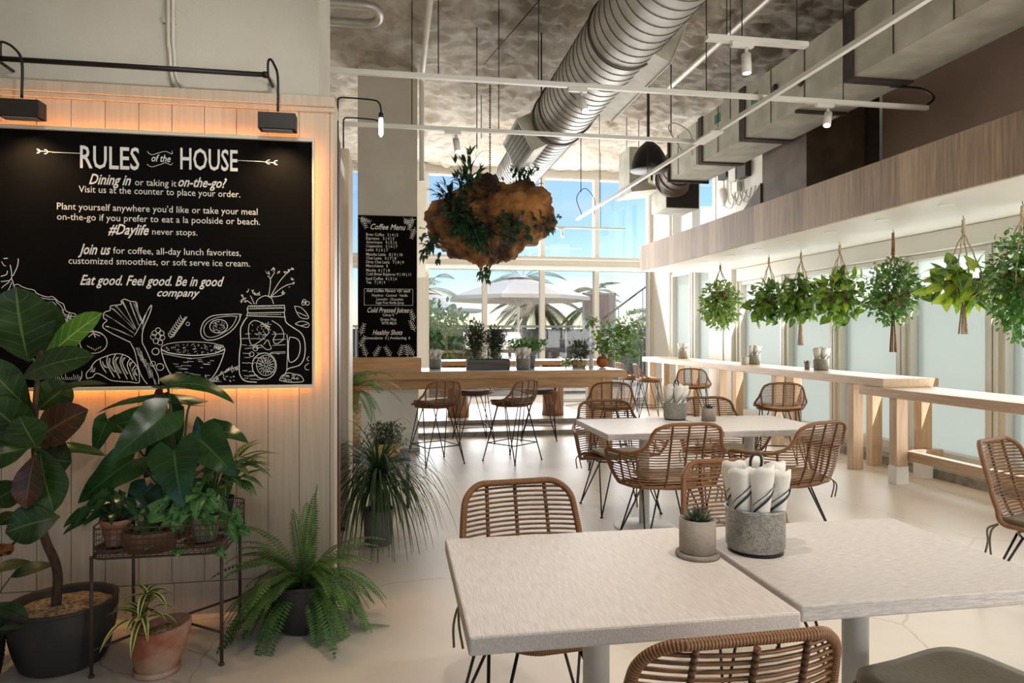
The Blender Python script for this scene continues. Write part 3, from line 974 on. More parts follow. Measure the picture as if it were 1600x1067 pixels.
def bar_stool(label, rods, cush):
    t = thing('rattan_bar_stool', label, 'stool')
    B, R = .09, .165

    def U(a):
        x = abs(a); sg = 1 if a >= 0 else -1
        if x < B: return Vector((sg * x, -.19)), Vector((0, -1))
        q = (x - B) / R
        if q > PI * .5:
            e = (q - PI * .5) * R
            return Vector((sg * (B + R), -.19 + R + e)), Vector((sg, 0))
        return Vector((sg * (B + R * math.sin(q)), -.19 + R * (1 - math.cos(q)))), Vector((sg * math.sin(q), -math.cos(q)))

    def surf(a, z):
        p, n = U(a)
        h = z - .625
        k = .05 * math.sin(min(1, h / .12) * PI / 2) + .12 * h * max(0, -n.y) - .035
        return Vector((p.x + n.x * k, p.y + n.y * k, z))
    ho = [(0, .915), (.07, .914), (.13, .903), (.165, .882), (.185, .85), (.20, .81), (.225, .76), (.27, .715), (.34, .68), (.42, .662)]

    def A(z):
        if z < .662: return .42
        for (a0, z0), (a1, z1) in zip(ho[:-1], ho[1:]):
            if z1 <= z <= z0: return a0 + (a1 - a0) * (z0 - z) / max(1e-6, z0 - z1)
        return 0
    m = MB()
    z = .632
    while z < .905:
        w = A(z)
        n = 14
        m.tube([surf(w * (2 * i / n - 1), z) for i in range(n + 1)], .0042, 5, caps=False)
        z += .0155
    y = -.17
    while y < .2:
        x = .215 * (1 - abs(y / .26) ** 3)
        m.tube([(-x, y, .632), (0, y, .622), (x, y, .632)], .0042, 5, caps=False)
        y += .018
    m.build('woven_shell', rods, t)
    d = []
    for p, q in zip(ho[:-1], ho[1:]):
        for f in (0, .34, .67): d.append((p[0] + (q[0] - p[0]) * f, p[1] + (q[1] - p[1]) * f))
    d.append(ho[-1])
    rt = [surf(a, z) for a, z in d]
    e = rt[-1]
    rt += [Vector((e.x * .98, e.y + .05, .650)), Vector((e.x * .75, e.y + .095, .645)), Vector((e.x * .35, e.y + .105, .643))]
    lf = [Vector((-p.x, p.y, p.z)) for p in rt[1:]]
    MB().tube(rt + list(reversed(lf)), .0115, 8, closed=True).build('rim', MT['cane_wrap'], t)
    us = [surf(.42 * (2 * i / 24 - 1), .628) for i in range(25)]
    MB().tube(us, .010, 8).build('seat_rim', MT['cane_wrap'], t)
    for a in (-.30, -.20, -.10, 0, .10, .20, .30):
        zt = max(z for z in [.64 + .004 * i for i in range(69)] if A(z) >= abs(a))
        MB().tube([surf(a, .625 + (zt - .625) * i / 10) + Vector((0, -.003, 0)) for i in range(11)], .0085, 6).build('rib', MT['cane_wrap'], t)
    cushion(.205, .205, .642, .038, cush, t)
    zt = .618
    for sx in (-1, 1):
        for sy in (-1, 1):
            m = MB()
            foot = (sx * .235, sy * .235, .006)
            m.tube([foot, (sx * .06, sy * .17, zt)], .0062, 8)
            m.tube([foot, (sx * .18, sy * .06, zt)], .0062, 8)
            m.lathe([(0, 0), (.012, 0), (.012, .006), (.007, .012)], 10, (sx * .235, sy * .235, 0))
            m.build('leg', MT['black'], t)
    m = MB()
    q = .197
    m.tube([(-q, -q, .20), (q, -q, .20), (q, q, .20), (-q, q, .20)], .006, 8, closed=True)
    m.build('foot_ring', MT['black'], t)
    m = MB()
    m.tube([(-.18, -.06, zt), (-.06, -.17, zt), (.06, -.17, zt), (.18, -.06, zt), (.18, .06, zt), (.06, .17, zt), (-.06, .17, zt), (-.18, .06, zt)], .006, 8, closed=True)
    m.build('seat_support', MT['black'], t)
    return t


sc0 = side_chair('rattan chair facing the camera across the table with the potted succulent')
sc0.location = (.49, 2.33, 0); sc0.rotation_euler.z = PI + .10
dup(sc0, 'rattan chair behind the large napkin bin, half hidden by the succulent', (1.46, 2.60, 0), PI - .04)
dup(sc0, 'rattan chair in the front row, only its rounded top rail showing below the table', (.655, 1.47, 0), .02)
dup(sc0, 'tall-backed rattan chair standing free by the low window bar', (3.30, 2.95, 0), PI + .36)
ac0 = arm_chair('rattan armchair seen from behind, between the front tables and the middle table')
ac0.location = (1.83, 4.42, 0); ac0.rotation_euler.z = .04
dup(ac0, 'rattan armchair seen from behind, at the window end of the middle tables', (2.64, 4.34, 0), .34)
dup(ac0, 'rattan armchair tucked under the middle table from the bar side, nearest the long bar', (1.80, 5.32, 0), PI + .08)
dup(ac0, 'rattan armchair behind the small grey succulent on the middle table', (2.75, 5.42, 0), PI - .03)

# backless seat at the front right
st = thing('cushioned_stool', 'olive cushioned rattan seat tucked in front of the grey-washed table', 'stool', (1.50, 1.58, 0), .24)
m = MB()
n = 40
pts = []
for i in range(n):
    a = 2 * PI * i / n
    pts.append((math.copysign(abs(math.cos(a)) ** .5, math.cos(a)) * .235, math.copysign(abs(math.sin(a)) ** .5, math.sin(a)) * .225, .418))
m.tube(pts, .0125, 8, closed=True)
m.build('rim', MT['cane_wrap'], st)
m = MB()
for i in range(23):
    y = -.2 + .4 * i / 22
    m.tube([(-.225, y, .415), (0, y, .408), (.225, y, .415)], .0046, 5)
m.build('seat_weave', MT['rod'], st)
cushion(.228, .215, .430, .045, MT['cushion'], st)
hairpin_legs(st, .235, .225, -.235, .405)

bs0 = bar_stool('brown-cushioned rattan stool at the white end of the long bar', MT['rod'], MT['brown_cushion'])
bs0.location = (.435, 7.57, 0); bs0.rotation_euler.z = .42
dup(bs0, 'rattan stool turned sideways at the middle of the long bar', (1.30, 7.57, 0), .70)
dup(bs0, 'rattan stool across the long bar, behind the stool nearest the white end', (1.02, 9.02, 0), PI + .1)
dup(bs0, 'rattan stool across the long bar, behind the sideways stool', (1.92, 9.06, 0), PI - .2)
bs1 = bar_stool('pale rattan stool at the open end of the long bar', MT['pale_rod'], MT['tan_cushion'])
bs1.location = (2.28, 7.05, 0); bs1.rotation_euler.z = -.25
bs2 = bar_stool('tan-cushioned rattan stool seen side-on near the far end of the window bar', MT['rod'], MT['tan_cushion'])
bs2.location = (4.22, 10.95, 0); bs2.rotation_euler.z = -PI / 2 - .1
dup(bs2, 'rattan stool half covered by its neighbour at the very end of the window bar', (4.12, 11.55, 0), -PI / 2 + .1)
dup(bs2, 'rattan stool at the window bar next to the wall outlet', (4.38, 9.55, 0), -.55)
dup(bs2, 'rattan stool at the window bar behind the rear armchair', (4.02, 6.66, 0), -.35)


# ---------------------------------------------------------------- bars
b = thing('long_bar', 'long timber bar with a pale stone top in front of the far windows', 'bar', (0, 0, 0))
MB().box(-1.4, 2.82, 8.06, 8.895, .885, .972).build('counter_edge', MT['oak'], b, bevel=.006)
MB().box(-1.38, 2.78, 8.10, 8.885, .9725, .98).build('counter_top', MT['white_top'], b)
MB().box(-1.4, 2.52, 8.14, 8.22, .765, .885).box(-1.4, 2.52, 8.76, 8.84, .765, .885).build('apron', MT['oak'], b, bevel=.004)
for y in (8.13, 8.72):
    MB().box(2.52, 2.66, y, y + .14, 0, .885).build('leg', MT['oak_up'], b, bevel=.004)
MB().box(-1.4, .27, 8.26, 8.84, .05, .765).build('base_panel', MT['white_paint'], b)
MB().box(-1.42, .29, 8.24, 8.85, 0, .05).build('plinth', MT['stone'], b)
t = MB().box(-1.4, .30, 8.075, 8.35, .98, 1.145).build('ledge_box', MT['oak'], None, bevel=.005)
tag(t, 'raised timber box on the bar below the coffee menu', 'ledge')

lt = thing('log_table', 'high table on rough log legs beyond the long bar', 'table', (0, 0, .145))
MB().box(.55, 3.2, 10.15, 10.95, .80, .87).build('tabletop', MT['oak'], lt, bevel=.005)
for x in (.95, 2.45):
    r = random.Random(int(x * 10))
    m = MB()
    prof = [(.17, 0), (.165, .1), (.16, .3), (.165, .55), (.17, .8)]
    m.lathe(prof, 22, (x, 10.5, 0))
    m.v = [(p[0] + .018 * noise.noise(Vector(p) * 6), p[1] + .018 * noise.noise(Vector(p) * 7 + Vector((5, 0, 0))), p[2]) for p in m.v]
    m.build('log_leg', MT['log'], lt)

wb = thing('window_bar', 'upper pale ash bar running along the frosted windows', 'bar', (0, 0, 0))
MB().box(4.68, 5.30, 5.93, 12.5, .90, .985).build('counter', MT['ash'], wb, bevel=.005)
for y in (6.42, 7.9, 9.4, 10.9, 12.2):
    MB().box(4.72, 4.84, y, y + .10, 0, .90).build('leg', MT['ash_up'], wb, bevel=.004)
    MB().box(5.06, 5.18, y + .15, y + .25, 0, .90).build('leg', MT['ash_up'], wb, bevel=.004)
wb = thing('low_window_bar', 'lower pale ash bar stepping down from the upper window bar on the right', 'bar', (0, 0, 0))
MB().box(4.62, 5.22, -.6, 6.2, .815, .8995).build('counter', MT['ash'], wb, bevel=.005)
for y in (5.72, 3.7, 1.7, -.3):
    MB().box(4.66, 4.78, y, y + .10, .17, .815).build('leg', MT['ash_up'], wb, bevel=.004)
    MB().box(4.655, 4.785, y - .005, y + .105, 0, .17).build('leg_shoe', MT['white_paint'], wb, bevel=.003)
for y in (6.0, 4.0, 2.0, 0.0):
    MB().box(5.08, 5.20, y - .1, y, .17, .815).build('leg', MT['ash_up'], wb, bevel=.004)
    MB().box(5.075, 5.205, y - .105, y + .005, 0, .17).build('leg_shoe', MT['white_paint'], wb, bevel=.003)
MB().box(4.79, 4.87, -.5, 5.80, .22, .31).box(4.70, 5.2, 5.76, 5.80, .22, .31).build('foot_rail', MT['ash'], wb, bevel=.004)


# ---------------------------------------------------------------- things on the tables
def napkin_roll():
    """A rolled cloth napkin standing on end, its top flaring, striped near the foot."""
    m = MB()
    n, h = 14, .255
    vs, mi = [], []
    prof = [(.021, 0), (.023, .05), (.0255, .12), (.032, .18), (.037, .222), (.036, .24), (.027, .240), (.023, .222), (.014, .230), (.010, .216), (.003, .22)]
    for r, z in prof:
        for k in range(n):
            a = 2 * PI * k / n
            rr = r * (1 + .10 * math.sin(3 * a + z * 20) * (z / h))
            vs.append((rr * math.cos(a), rr * math.sin(a), z + (.016 * math.cos(a + 1) + .006 * math.cos(a * 3)) * (z / h) ** 4))
    fs = [(i * n + k, i * n + (k + 1) % n, (i + 1) * n + (k + 1) % n, (i + 1) * n + k) for i in range(len(prof) - 1) for k in range(n)]
    m.add(vs, fs, True)
    return m


nap_me = napkin_roll().mesh('napkin_roll', MT['napkin'])
sm_ = MB()
for off, w in ((0, .010), (.022, .004)):
    pts = []
    for i in range(15):
        a = -PI * .9 + i * .22
        z = .105 + off + .0065 * i
        rr_ = .0265 + max(0, z - .11) * .125
        pts.append((rr_ * math.cos(a), rr_ * math.sin(a), z))
    vs = []
    for p in pts:
        vs += [(p[0], p[1], p[2] - w / 2), (p[0], p[1], p[2] + w / 2)]
    sm_.add(vs, [(2 * i, 2 * i + 2, 2 * i + 3, 2 * i + 1) for i in range(len(pts) - 1)], True)
str_me = sm_.mesh('napkin_stripe', MT['napkin_stripe'])


def napkin_bin(label, loc, nap_label, group, spots, r=.088, h=.135, sc=1.0, seed=1, mat='galv'):
    t = thing('napkin_bin', label, 'bin', loc)
    m = MB()
    m.lathe([(r - .012, .006), (r - .004, .012), (r - .004, .018), (r, .020), (r + .001, h - .006), (r + .004, h - .003), (r + .004, h + .002), (r, h + .003),
             (r - .004, h), (r - .005, .020), (0, .017)], 40)
    m.build('body', MT[mat], t)
    m = MB().lathe([(r - .012, 0), (r - .006, 0), (r - .006, .008), (r - .012, .008)], 32)
    m.build('foot_ring', MT['black'], t)
    if sc != 1: t.scale = (sc, sc, sc)
    rn = random.Random(seed)
    for x, y, lift in spots:
        o = bpy.data.objects.new('napkin_roll', nap_me)
        COL.objects.link(o)
        tag(o, nap_label, 'napkin', group)
        o.location = (loc[0] + x * sc, loc[1] + y * sc, loc[2] + (.019 + lift) * sc)
        x, y = x * 1.0, y * 1.0
        d = math.hypot(x, y)
        tilt = .02 + d * 1.1
        o.rotation_euler = (Matrix.Rotation(tilt, 3, Vector((-y, x, 0)) if d > .001 else Vector((1, 0, 0))) @ Matrix.Rotation(rn.uniform(-.9, .9) - .3, 3, 'Z')).to_euler()
        if sc != 1: o.scale = (sc, sc, sc)
        q = bpy.data.objects.new('stripe', str_me)
        COL.objects.link(q)
        q.parent = o
    return t


six = [(-.048, -.022, 0), (-.012, -.050, .01), (.036, -.040, -.005), (.052, .012, .005), (.016, .045, .012), (-.036, .032, .006)]
five = [(-.045, -.02, 0), (.0, -.048, .006), (.045, -.02, 0), (.028, .038, .008), (-.028, .038, .004)]
napkin_bin('large galvanised napkin bin at the front, beside the potted succulent', (1.10, 1.955, .75), 'white striped napkin rolled and standing in the large front bin', 'napkins in the front bin', six, seed=3)
napkin_bin('galvanised napkin bin on the middle grey tables', (2.165, 5.06, .75), 'white napkin rolled and standing in the bin on the middle tables', 'napkins in the middle bin', five, seed=5)
napkin_bin('napkin bin on the long bar beside the dark planter box', (1.565, 8.33, .98), 'white napkin rolled in the bin beside the dark planter box', 'napkins in the long bar bin', five, seed=7)
napkin_bin('small napkin bin on the ledge against the far window frame', (.50, 8.74, .98), 'white napkin rolled in the small bin against the far window frame', 'napkins in the ledge bin', five[:4], seed=8, sc=.9)
napkin_bin('napkin bin at the far end of the window bar', (5.07, 11.5, .985), 'white napkin rolled in the bin at the far end of the window bar', 'napkins in the far window bar bin', five, seed=9)
napkin_bin('napkin bin with a pale pot in front of it on the window bar', (5.10, 9.1, .985), 'white napkin rolled in the bin behind the pale pot', 'napkins in the middle window bar bin', five, seed=10)
napkin_bin('napkin bin on the window bar with a small dark succulent beside it', (5.07, 7.48, .985), 'white napkin rolled in the bin beside the small dark succulent', 'napkins in the near window bar bin', five, seed=11)
for lab, x, y, z, hh in (('dark-handled tongs standing among the napkins of the front bin', 1.083, 1.925, .77, .27),
                         ('dark-handled tongs standing among the napkins on the middle tables', 2.16, 5.03, .77, .27)):
    m = MB()
    m.tube(crv([(0, 0, 0), (0, 0, hh - .07), (.018, -.004, hh - .02), (.012, -.008, hh + .012), (-.012, -.008, hh + .012), (-.018, -.004, hh - .02), (-.002, 0, hh - .07)], 6), .005, 6)
    o = m.build('tongs', MT['bronze'], None, (x, y, z))
    tag(o, lab, 'tongs')


def succulent(label, loc, r=.054, h=.10, saucer=True, mat='concrete', leaves=26, sc=1.0):
    t = thing('potted_succulent', label, 'potted plant', loc)
    z0 = .014 if saucer else 0
    if saucer:
        MB().lathe([(0, 0), (r + .006, 0), (r + .011, .003), (r + .011, .013), (r + .006, .014), (0, .0135)], 36).build('saucer', MT[mat], t)
    MB().lathe([(0, z0), (r - .003, z0), (r, z0 + .004), (r, z0 + h), (r - .006, z0 + h), (r - .007, z0 + .03), (0, z0 + .03)], 36).build('pot', MT[mat], t)
    MB().lathe([(r - .0065, z0 + h - .014), (.0, z0 + h - .010)], 20).build('soil', MT['soil'], t)
    rn = random.Random(len(label) * 37)
    m = MB()
    zc = z0 + h - .012
    for i in range(leaves):
        a = i * 2.39996
        e = .15 + 1.25 * (1 - i / leaves)
        l = .035 + .022 * math.sin(PI * (1 - i / leaves))
        d = Vector((math.cos(a) * math.sin(e), math.sin(a) * math.sin(e), math.cos(e) + .12))
        cx = Vector((math.cos(a) * .016 * (1 - i / leaves), math.sin(a) * .016 * (1 - i / leaves), zc))
        m.leaf(cx, cx + d.normalized() * l, .017, (0, 0, 1), 'lance', -.10, .5, 5, 2)
    m.build('rosette', MT['succulent'], t)
    return t


MT['succulent'] = leaf_mat('succulent_leaf', (70, 78, 60), (92, 98, 76), (104, 110, 86), 0, 0, .05, rough=.4, trans=.05)
succulent('succulent in a grey concrete pot and saucer on the front table', (.9, 1.935, .75))
succulent('small succulent in a grey pot on the middle tables', (2.385, 4.93, .75), saucer=False)
succulent('small dark succulent on the window bar beside a napkin bin', (5.0, 7.66, .985), r=.03, h=.085, saucer=False, leaves=14)
o = MB().lathe([(0, 0), (.05, 0), (.055, .006), (.055, .105), (.048, .108), (.047, .03), (0, .03)], 28).build('small_pot', MT['pale_pot'], None, (4.94, 9.06, .985))
tag(o, 'small pale pot on the window bar in front of a napkin bin', 'pot')

# ---------------------------------------------------------------- rules board
CHALK = (
    '1.8,-1634,2298,-1510,2298;1.8,-783,2295,-663,2294;2.2,-1685,2301,-1692,2308,-1701,2311;2.2,-1685,2301,-1692,2293,-1701,2290;2.2,-1651,2299,-1658,2307,-1668,2309;2.2,-1651'
    ',2299,-1658,2291,-1668,2288;2.2,-648,2293,-640,2301,-629,2305;2.2,-648,2293,-640,2285,-629,2283;2.2,-611,2291,-603,2300,-592,2303;2.2,-611,2291,-603,2283,-592,2281;1.4,-1'
    '699,2302,-1632,2299;1.4,-666,2294,-598,2290;1.6,-1208,2321,-1204,2318,-1200,2313,-1194,2308,-1187,2306,-1179,2307,-1170,2310,-1161,2314,-1152,2317,-1144,2320,-1137,2322,-'
    '1130,2324,-1122,2325,-1114,2323,-1106,2319,-1098,2315,-1093,2313,-1091,2316,-1091,2321,-1092,2326,-1093,2329;1.6,-1208,2258,-1204,2255,-1200,2251,-1194,2248,-1187,2246,-1'
    '179,2247,-1170,2250,-1161,2254,-1152,2257,-1144,2260,-1136,2264,-1129,2267,-1122,2268,-1116,2267,-1109,2264,-1103,2261,-1099,2259,-1095,2261,-1093,2264,-1091,2267,-1090,2'
    '269;2.4,-1856,1671,-1845,1672,-1831,1674,-1819,1676,-1814,1681,-1812,1686,-1810,1685,-1805,1674,-1801,1657,-1797,1644;2.4,-1816,1751,-1814,1742,-1812,1729,-1810,1716,-180'
    '9,1705,-1809,1693,-1810,1685;2.4,-1781,1782,-1781,1772,-1782,1758,-1785,1744,-1790,1730,-1796,1717,-1800,1706,-1803,1701,-1805,1700,-1807,1699;2.4,-1856,1695,-1849,1698,-'
    '1839,1701,-1831,1706,-1829,1712,-1828,1718,-1828,1723;1.8,-1847,1616,-1840,1620,-1830,1626,-1822,1634,-1817,1645,-1812,1659,-1810,1668;1.8,-1853,1640,-1843,1650,-1829,166'
    '2,-1819,1672;2,-1853,1767,-1851,1762,-1847,1756,-1844,1750,-1840,1747,-1837,1746,-1834,1745;3,-1844,1781,-1839,1781,-1832,1782,-1826,1783;2,-1803,1653,-1798,1655,-1790,16'
    '58,-1783,1659,-1778,1657,-1774,1653,-1768,1649,-1759,1645,-1749,1641,-1740,1638,-1733,1636,-1728,1636,-1723,1635,-1717,1633,-1711,1630,-1707,1627,-1706,1625,-1706,1622,-1'
    '704,1619,-1698,1615,-1688,1610,-1679,1606,-1670,1603,-1661,1600,-1653,1599,-1646,1599,-1640,1601,-1635,1602,-1630,1600,-1626,1597,-1621,1593,-1616,1588,-1610,1582,-1604,1'
    '576,-1597,1573,-1589,1570,-1583,1565,-1580,1555,-1577,1543,-1574,1534,-1566,1528,-1558,1525,-1549,1523,-1542,1521,-1536,1520,-1531,1517,-1526,1507,-1522,1495,-1519,1486;1'
    '.8,-1765,1633,-1761,1633,-1756,1633,-1750,1632,-1744,1629,-1737,1625,-1730,1621,-1725,1619,-1721,1618,-1716,1616,-1712,1614,-1708,1612,-1703,1609,-1698,1606,-1692,1602,-1'
    '686,1598,-1680,1596,-1672,1593,-1665,1591,-1658,1590,-1651,1589,-1644,1589,-1635,1588,-1626,1588,-1619,1587,-1616,1584,-1616,1579,-1613,1573,-1607,1567,-1598,1560,-1592,1'
    '552,-1588,1542,-1586,1531,-1582,1521,-1575,1515,-1566,1510,-1557,1507,-1548,1506,-1538,1507,-1531,1505,-1530,1499,-1533,1490,-1535,1483;1.6,-1733,1604,-1728,1602,-1721,15'
    '99,-1716,1597,-1716,1596,-1719,1596,-1717,1595,-1708,1592,-1693,1589,-1682,1586,-1676,1582,-1673,1578,-1669,1575,-1663,1573,-1655,1572,-1648,1572,-1642,1573,-1638,1575,-1'
    '633,1576,-1628,1574,-1623,1569,-1618,1563,-1612,1553,-1606,1542,-1600,1532,-1596,1527,-1593,1523,-1588,1520,-1582,1513,-1574,1506,-1566,1500,-1556,1497,-1546,1494,-1539,1'
    '491,-1536,1485,-1537,1478,-1538,1473;1.4,-1722,1581,-1713,1581,-1701,1580,-1690,1579,-1681,1576,-1674,1572,-1668,1569,-1664,1568,-1661,1566,-1658,1565,-1653,1565,-1647,15'
    '64,-1641,1562,-1637,1556,-1632,1549,-1626,1542,-1618,1537,-1608,1532,-1601,1527,-1599,1520,-1599,1512,-1597,1505,-1589,1499,-1579,1494,-1569,1489,-1562,1483,-1556,1478,-1'
    '551,1473,-1548,1469,-1546,1465,-1545,1463;1.4,-1553,1488,-1559,1483,-1564,1477,-1558,1468,-1551,1460;1.4,-1571,1481,-1574,1479,-1578,1474,-1578,1461,-1577,1449;1.4,-1556,'
    '1467,-1560,1460,-1562,1452,-1559,1445,-1556,1439;1.4,-1568,1495,-1572,1488,-1576,1479,-1575,1470,-1574,1463;1.4,-1549,1515,-1555,1505,-1560,1494,-1556,1494,-1550,1496;1.4'
    ',-1557,1516,-1562,1509,-1568,1500,-1567,1497,-1565,1496;1.4,-1592,1499,-1596,1489,-1601,1480,-1600,1479,-1598,1481;1.4,-1553,1521,-1559,1519,-1564,1514,-1559,1502,-1553,1'
    '491;1.4,-1559,1491,-1565,1488,-1570,1482,-1566,1475,-1561,1468;1.4,-1557,1477,-1561,1470,-1564,1463,-1566,1460,-1566,1458;1.4,-1597,1508,-1602,1501,-1607,1493,-1606,1488,'
    '-1604,1484;1.4,-1574,1498,-1576,1488,-1577,1479,-1575,1478,-1573,1478;1.4,-1604,1520,-1609,1516,-1613,1510,-1612,1502,-1610,1495;1.4,-1548,1513,-1550,1506,-1551,1498,-154'
    '9,1491,-1546,1487;1.4,-1618,1477,-1624,1475,-1628,1471,-1623,1463,-1617,1456;1.4,-1636,1481,-1639,1473,-1642,1464,-1643,1456,-1643,1450;1.4,-1652,1563,-1656,1559,-1659,15'
    '52,-1658,1541,-1655,1531;1.4,-1582,1541,-1584,1535,-1587,1527,-1586,1518,-1585,1512;1.4,-1612,1554,-1614,1545,-1616,1535,-1617,1529,-1616,1524;1.4,-1545,1483,-1549,1476,-'
    '1553,1468,-1552,1458,-1550,1451;1.4,-1614,1472,-1617,1463,-1619,1453,-1617,1447,-1614,1444;1.4,-1617,1551,-1622,1546,-1627,1540,-1623,1534,-1619,1531;1.4,-1665,1563,-1670'
    ',1560,-1674,1555,-1670,1547,-1663,1540;1.4,-1600,1521,-1604,1519,-1608,1514,-1606,1501,-1604,1489;1.4,-1652,1503,-1655,1499,-1657,1493,-1659,1488,-1661,1485;1.4,-1550,147'
    '2,-1555,1464,-1559,1454,-1554,1452,-1548,1452;1.4,-1598,1508,-1603,1499,-1606,1488,-1603,1480,-1599,1475;1.4,-1660,1504,-1665,1496,-1669,1487,-1666,1479,-1662,1473;1.4,-1'
    '636,1471,-1639,1464,-1642,1456,-1638,1448,-1634,1442;1.4,-1635,1551,-1638,1544,-1640,1535,-1637,1526,-1632,1519;1.4,-1623,1526,-1628,1522,-1633,1516,-1630,1512,-1627,1508'
    ';1.4,-1651,1517,-1656,1510,-1660,1502,-1659,1492,-1656,1484;1.4,-1593,1535,-1595,1526,-1596,1515,-1594,1508,-1591,1503;1.4,-1596,1523,-1597,1520,-1599,1514,-1601,1502,-16'
    '02,1491;1.4,-1557,1477,-1559,1473,-1561,1467,-1562,1455,-1563,1444;1.4,-1654,1487,-1659,1481,-1663,1473,-1658,1468,-1652,1465;1.4,-1606,1543,-1608,1541,-1610,1537,-1611,1'
    '529,-1612,1523;1.4,-1668,1463,-1670,1454,-1673,1444,-1671,1438,-1669,1434;1.4,-1589,1467,-1595,1459,-1599,1450,-1596,1443,-1591,1438;1.4,-1580,1497,-1584,1494,-1587,1489,'
    '-1583,1480,-1579,1472;1.4,-1667,1560,-1672,1557,-1677,1551,-1675,1541,-1671,1532;1.4,-1561,1506,-1564,1501,-1567,1494,-1569,1484,-1570,1475;1.4,-1673,1467,-1675,1465,-167'
    '7,1459,-1675,1447,-1672,1437;1.4,-1645,1515,-1648,1508,-1652,1499,-1652,1491,-1652,1485;1.4,-1543,1478,-1549,1469,-1554,1458,-1552,1451,-1548,1447;1.4,-1565,1490,-1567,14'
    '83,-1569,1475,-1566,1471,-1564,1468;2.2,-1389,1379,-1392,1361,-1403,1345,-1420,1333,-1440,1327,-1461,1327,-1481,1333,-1497,1345,-1508,1361,-1512,1379,-1508,1397,-1497,141'
    '3,-1481,1425,-1461,1431,-1440,1431,-1420,1425,-1403,1413,-1392,1397,-1389,1379;1.6,-1498,1407,-1494,1413,-1487,1421,-1479,1428,-1471,1432,-1463,1434,-1454,1435,-1443,1434'
    ',-1431,1431,-1421,1428,-1413,1423,-1407,1418,-1402,1414;2.5,-1450,1425,-1457,1419,-1466,1412,-1473,1407;2.5,-1450,1425,-1447,1418,-1444,1410,-1441,1403;2.5,-1450,1425,-14'
    '42,1420,-1430,1415,-1421,1410;2,-1450,1425,-1451,1432,-1453,1442,-1454,1449;1.4,-1479,1364,-1477,1363,-1474,1360,-1472,1358;1.4,-1470,1360,-1469,1358,-1466,1355,-1464,135'
    '3;1.4,-1461,1356,-1460,1354,-1459,1351,-1457,1348;1.4,-1452,1352,-1452,1349,-1451,1346,-1450,1343;1.4,-1443,1348,-1443,1345,-1443,1341,-1443,1338;1.4,-1434,1352,-1435,134'
    '9,-1436,1346,-1436,1343;1.4,-1425,1356,-1426,1354,-1428,1350,-1429,1348;1.4,-1416,1360,-1418,1358,-1420,1355,-1422,1353;2.4,-1479,1204,-1481,1211,-1483,1220,-1482,1229,-1'
    '478,1237,-1471,1244,-1463,1253,-1457,1265,-1450,1277,-1441,1288,-1429,1296,-1416,1303,-1402,1309,-1386,1315,-1368,1321,-1350,1324,-1334,1324,-1319,1321,-1305,1315,-1293,1'
    '308,-1282,1298,-1272,1287,-1263,1276,-1255,1264,-1249,1251,-1245,1235,-1243,1217,-1243,1202,-1242,1192,-1242,1185,-1246,1181,-1256,1180,-1270,1182,-1285,1185,-1302,1186,-'
    '1320,1187,-1337,1189,-1351,1190,-1364,1192,-1376,1196,-1390,1204,-1403,1214,-1415,1221,-1425,1226,-1434,1229,-1441,1228,-1445,1224,-1449,1217,-1454,1211,-1462,1208,-1472,'
    '1206,-1479,1204;2.6,-1421,1302,-1420,1293,-1419,1280,-1415,1267,-1408,1254,-1399,1241,-1392,1232;1.2,-1411,1288,-1410,1280,-1408,1269,-1404,1261,-1399,1258,-1393,1257,-13'
    '88,1256;1.2,-1411,1288,-1410,1284,-1408,1279,-1405,1273,-1400,1267,-1393,1261,-1389,1256;1.2,-1411,1288,-1410,1283,-1408,1276,-1405,1270,-1399,1265,-1393,1260,-1388,1256;'
    '1.2,-1409,1288,-1407,1281,-1405,1272,-1402,1264,-1397,1260,-1391,1258,-1386,1256;2.6,-1386,1316,-1388,1306,-1391,1291,-1389,1274,-1380,1252,-1366,1227,-1357,1210;1.2,-137'
    '9,1302,-1381,1293,-1383,1280,-1382,1268,-1375,1256,-1364,1243,-1356,1235;1.2,-1376,1302,-1377,1295,-1380,1286,-1379,1276,-1371,1262,-1361,1246,-1353,1235;1.2,-1373,1302,-'
    '1375,1293,-1378,1280,-1377,1268,-1369,1256,-1359,1243,-1351,1235;1.2,-1373,1302,-1375,1293,-1377,1281,-1376,1268,-1369,1256,-1358,1243,-1350,1235;2.6,-1350,1323,-1355,131'
    '3,-1362,1299,-1363,1280,-1355,1254,-1341,1224,-1331,1203;1.2,-1340,1308,-1344,1301,-1351,1290,-1353,1278,-1346,1260,-1335,1241,-1327,1227;1.2,-1340,1308,-1345,1302,-1351,'
    '1292,-1353,1280,-1346,1262,-1335,1242,-1327,1227;1.2,-1336,1308,-1341,1303,-1347,1294,-1349,1282,-1342,1264,-1331,1243,-1323,1227;1.2,-1346,1308,-1350,1301,-1357,1290,-13'
    '59,1277,-1352,1260,-1341,1241,-1333,1227;2.6,-1318,1319,-1323,1310,-1329,1298,-1331,1280,-1322,1253,-1308,1222,-1298,1199;1.2,-1309,1305,-1314,1299,-1320,1291,-1322,1279,'
    '-1315,1261,-1304,1239,-1296,1224;1.2,-1308,1305,-1312,1301,-1319,1294,-1321,1284,-1314,1264,-1303,1241,-1295,1224;1.2,-1312,1305,-1317,1302,-1323,1296,-1325,1286,-1318,12'
    '66,-1307,1241,-1299,1224;1.2,-1306,1305,-1311,1298,-1317,1287,-1319,1274,-1312,1257,-1301,1237,-1293,1224;2.6,-1285,1298,-1290,1291,-1296,1280,-1298,1266,-1291,1243,-1280'
    ',1215,-1272,1195;1.2,-1274,1283,-1279,1282,-1285,1279,-1287,1271,-1282,1255,-1274,1235,-1267,1220;1.2,-1271,1283,-1276,1278,-1282,1271,-1284,1261,-1279,1247,-1271,1231,-1'
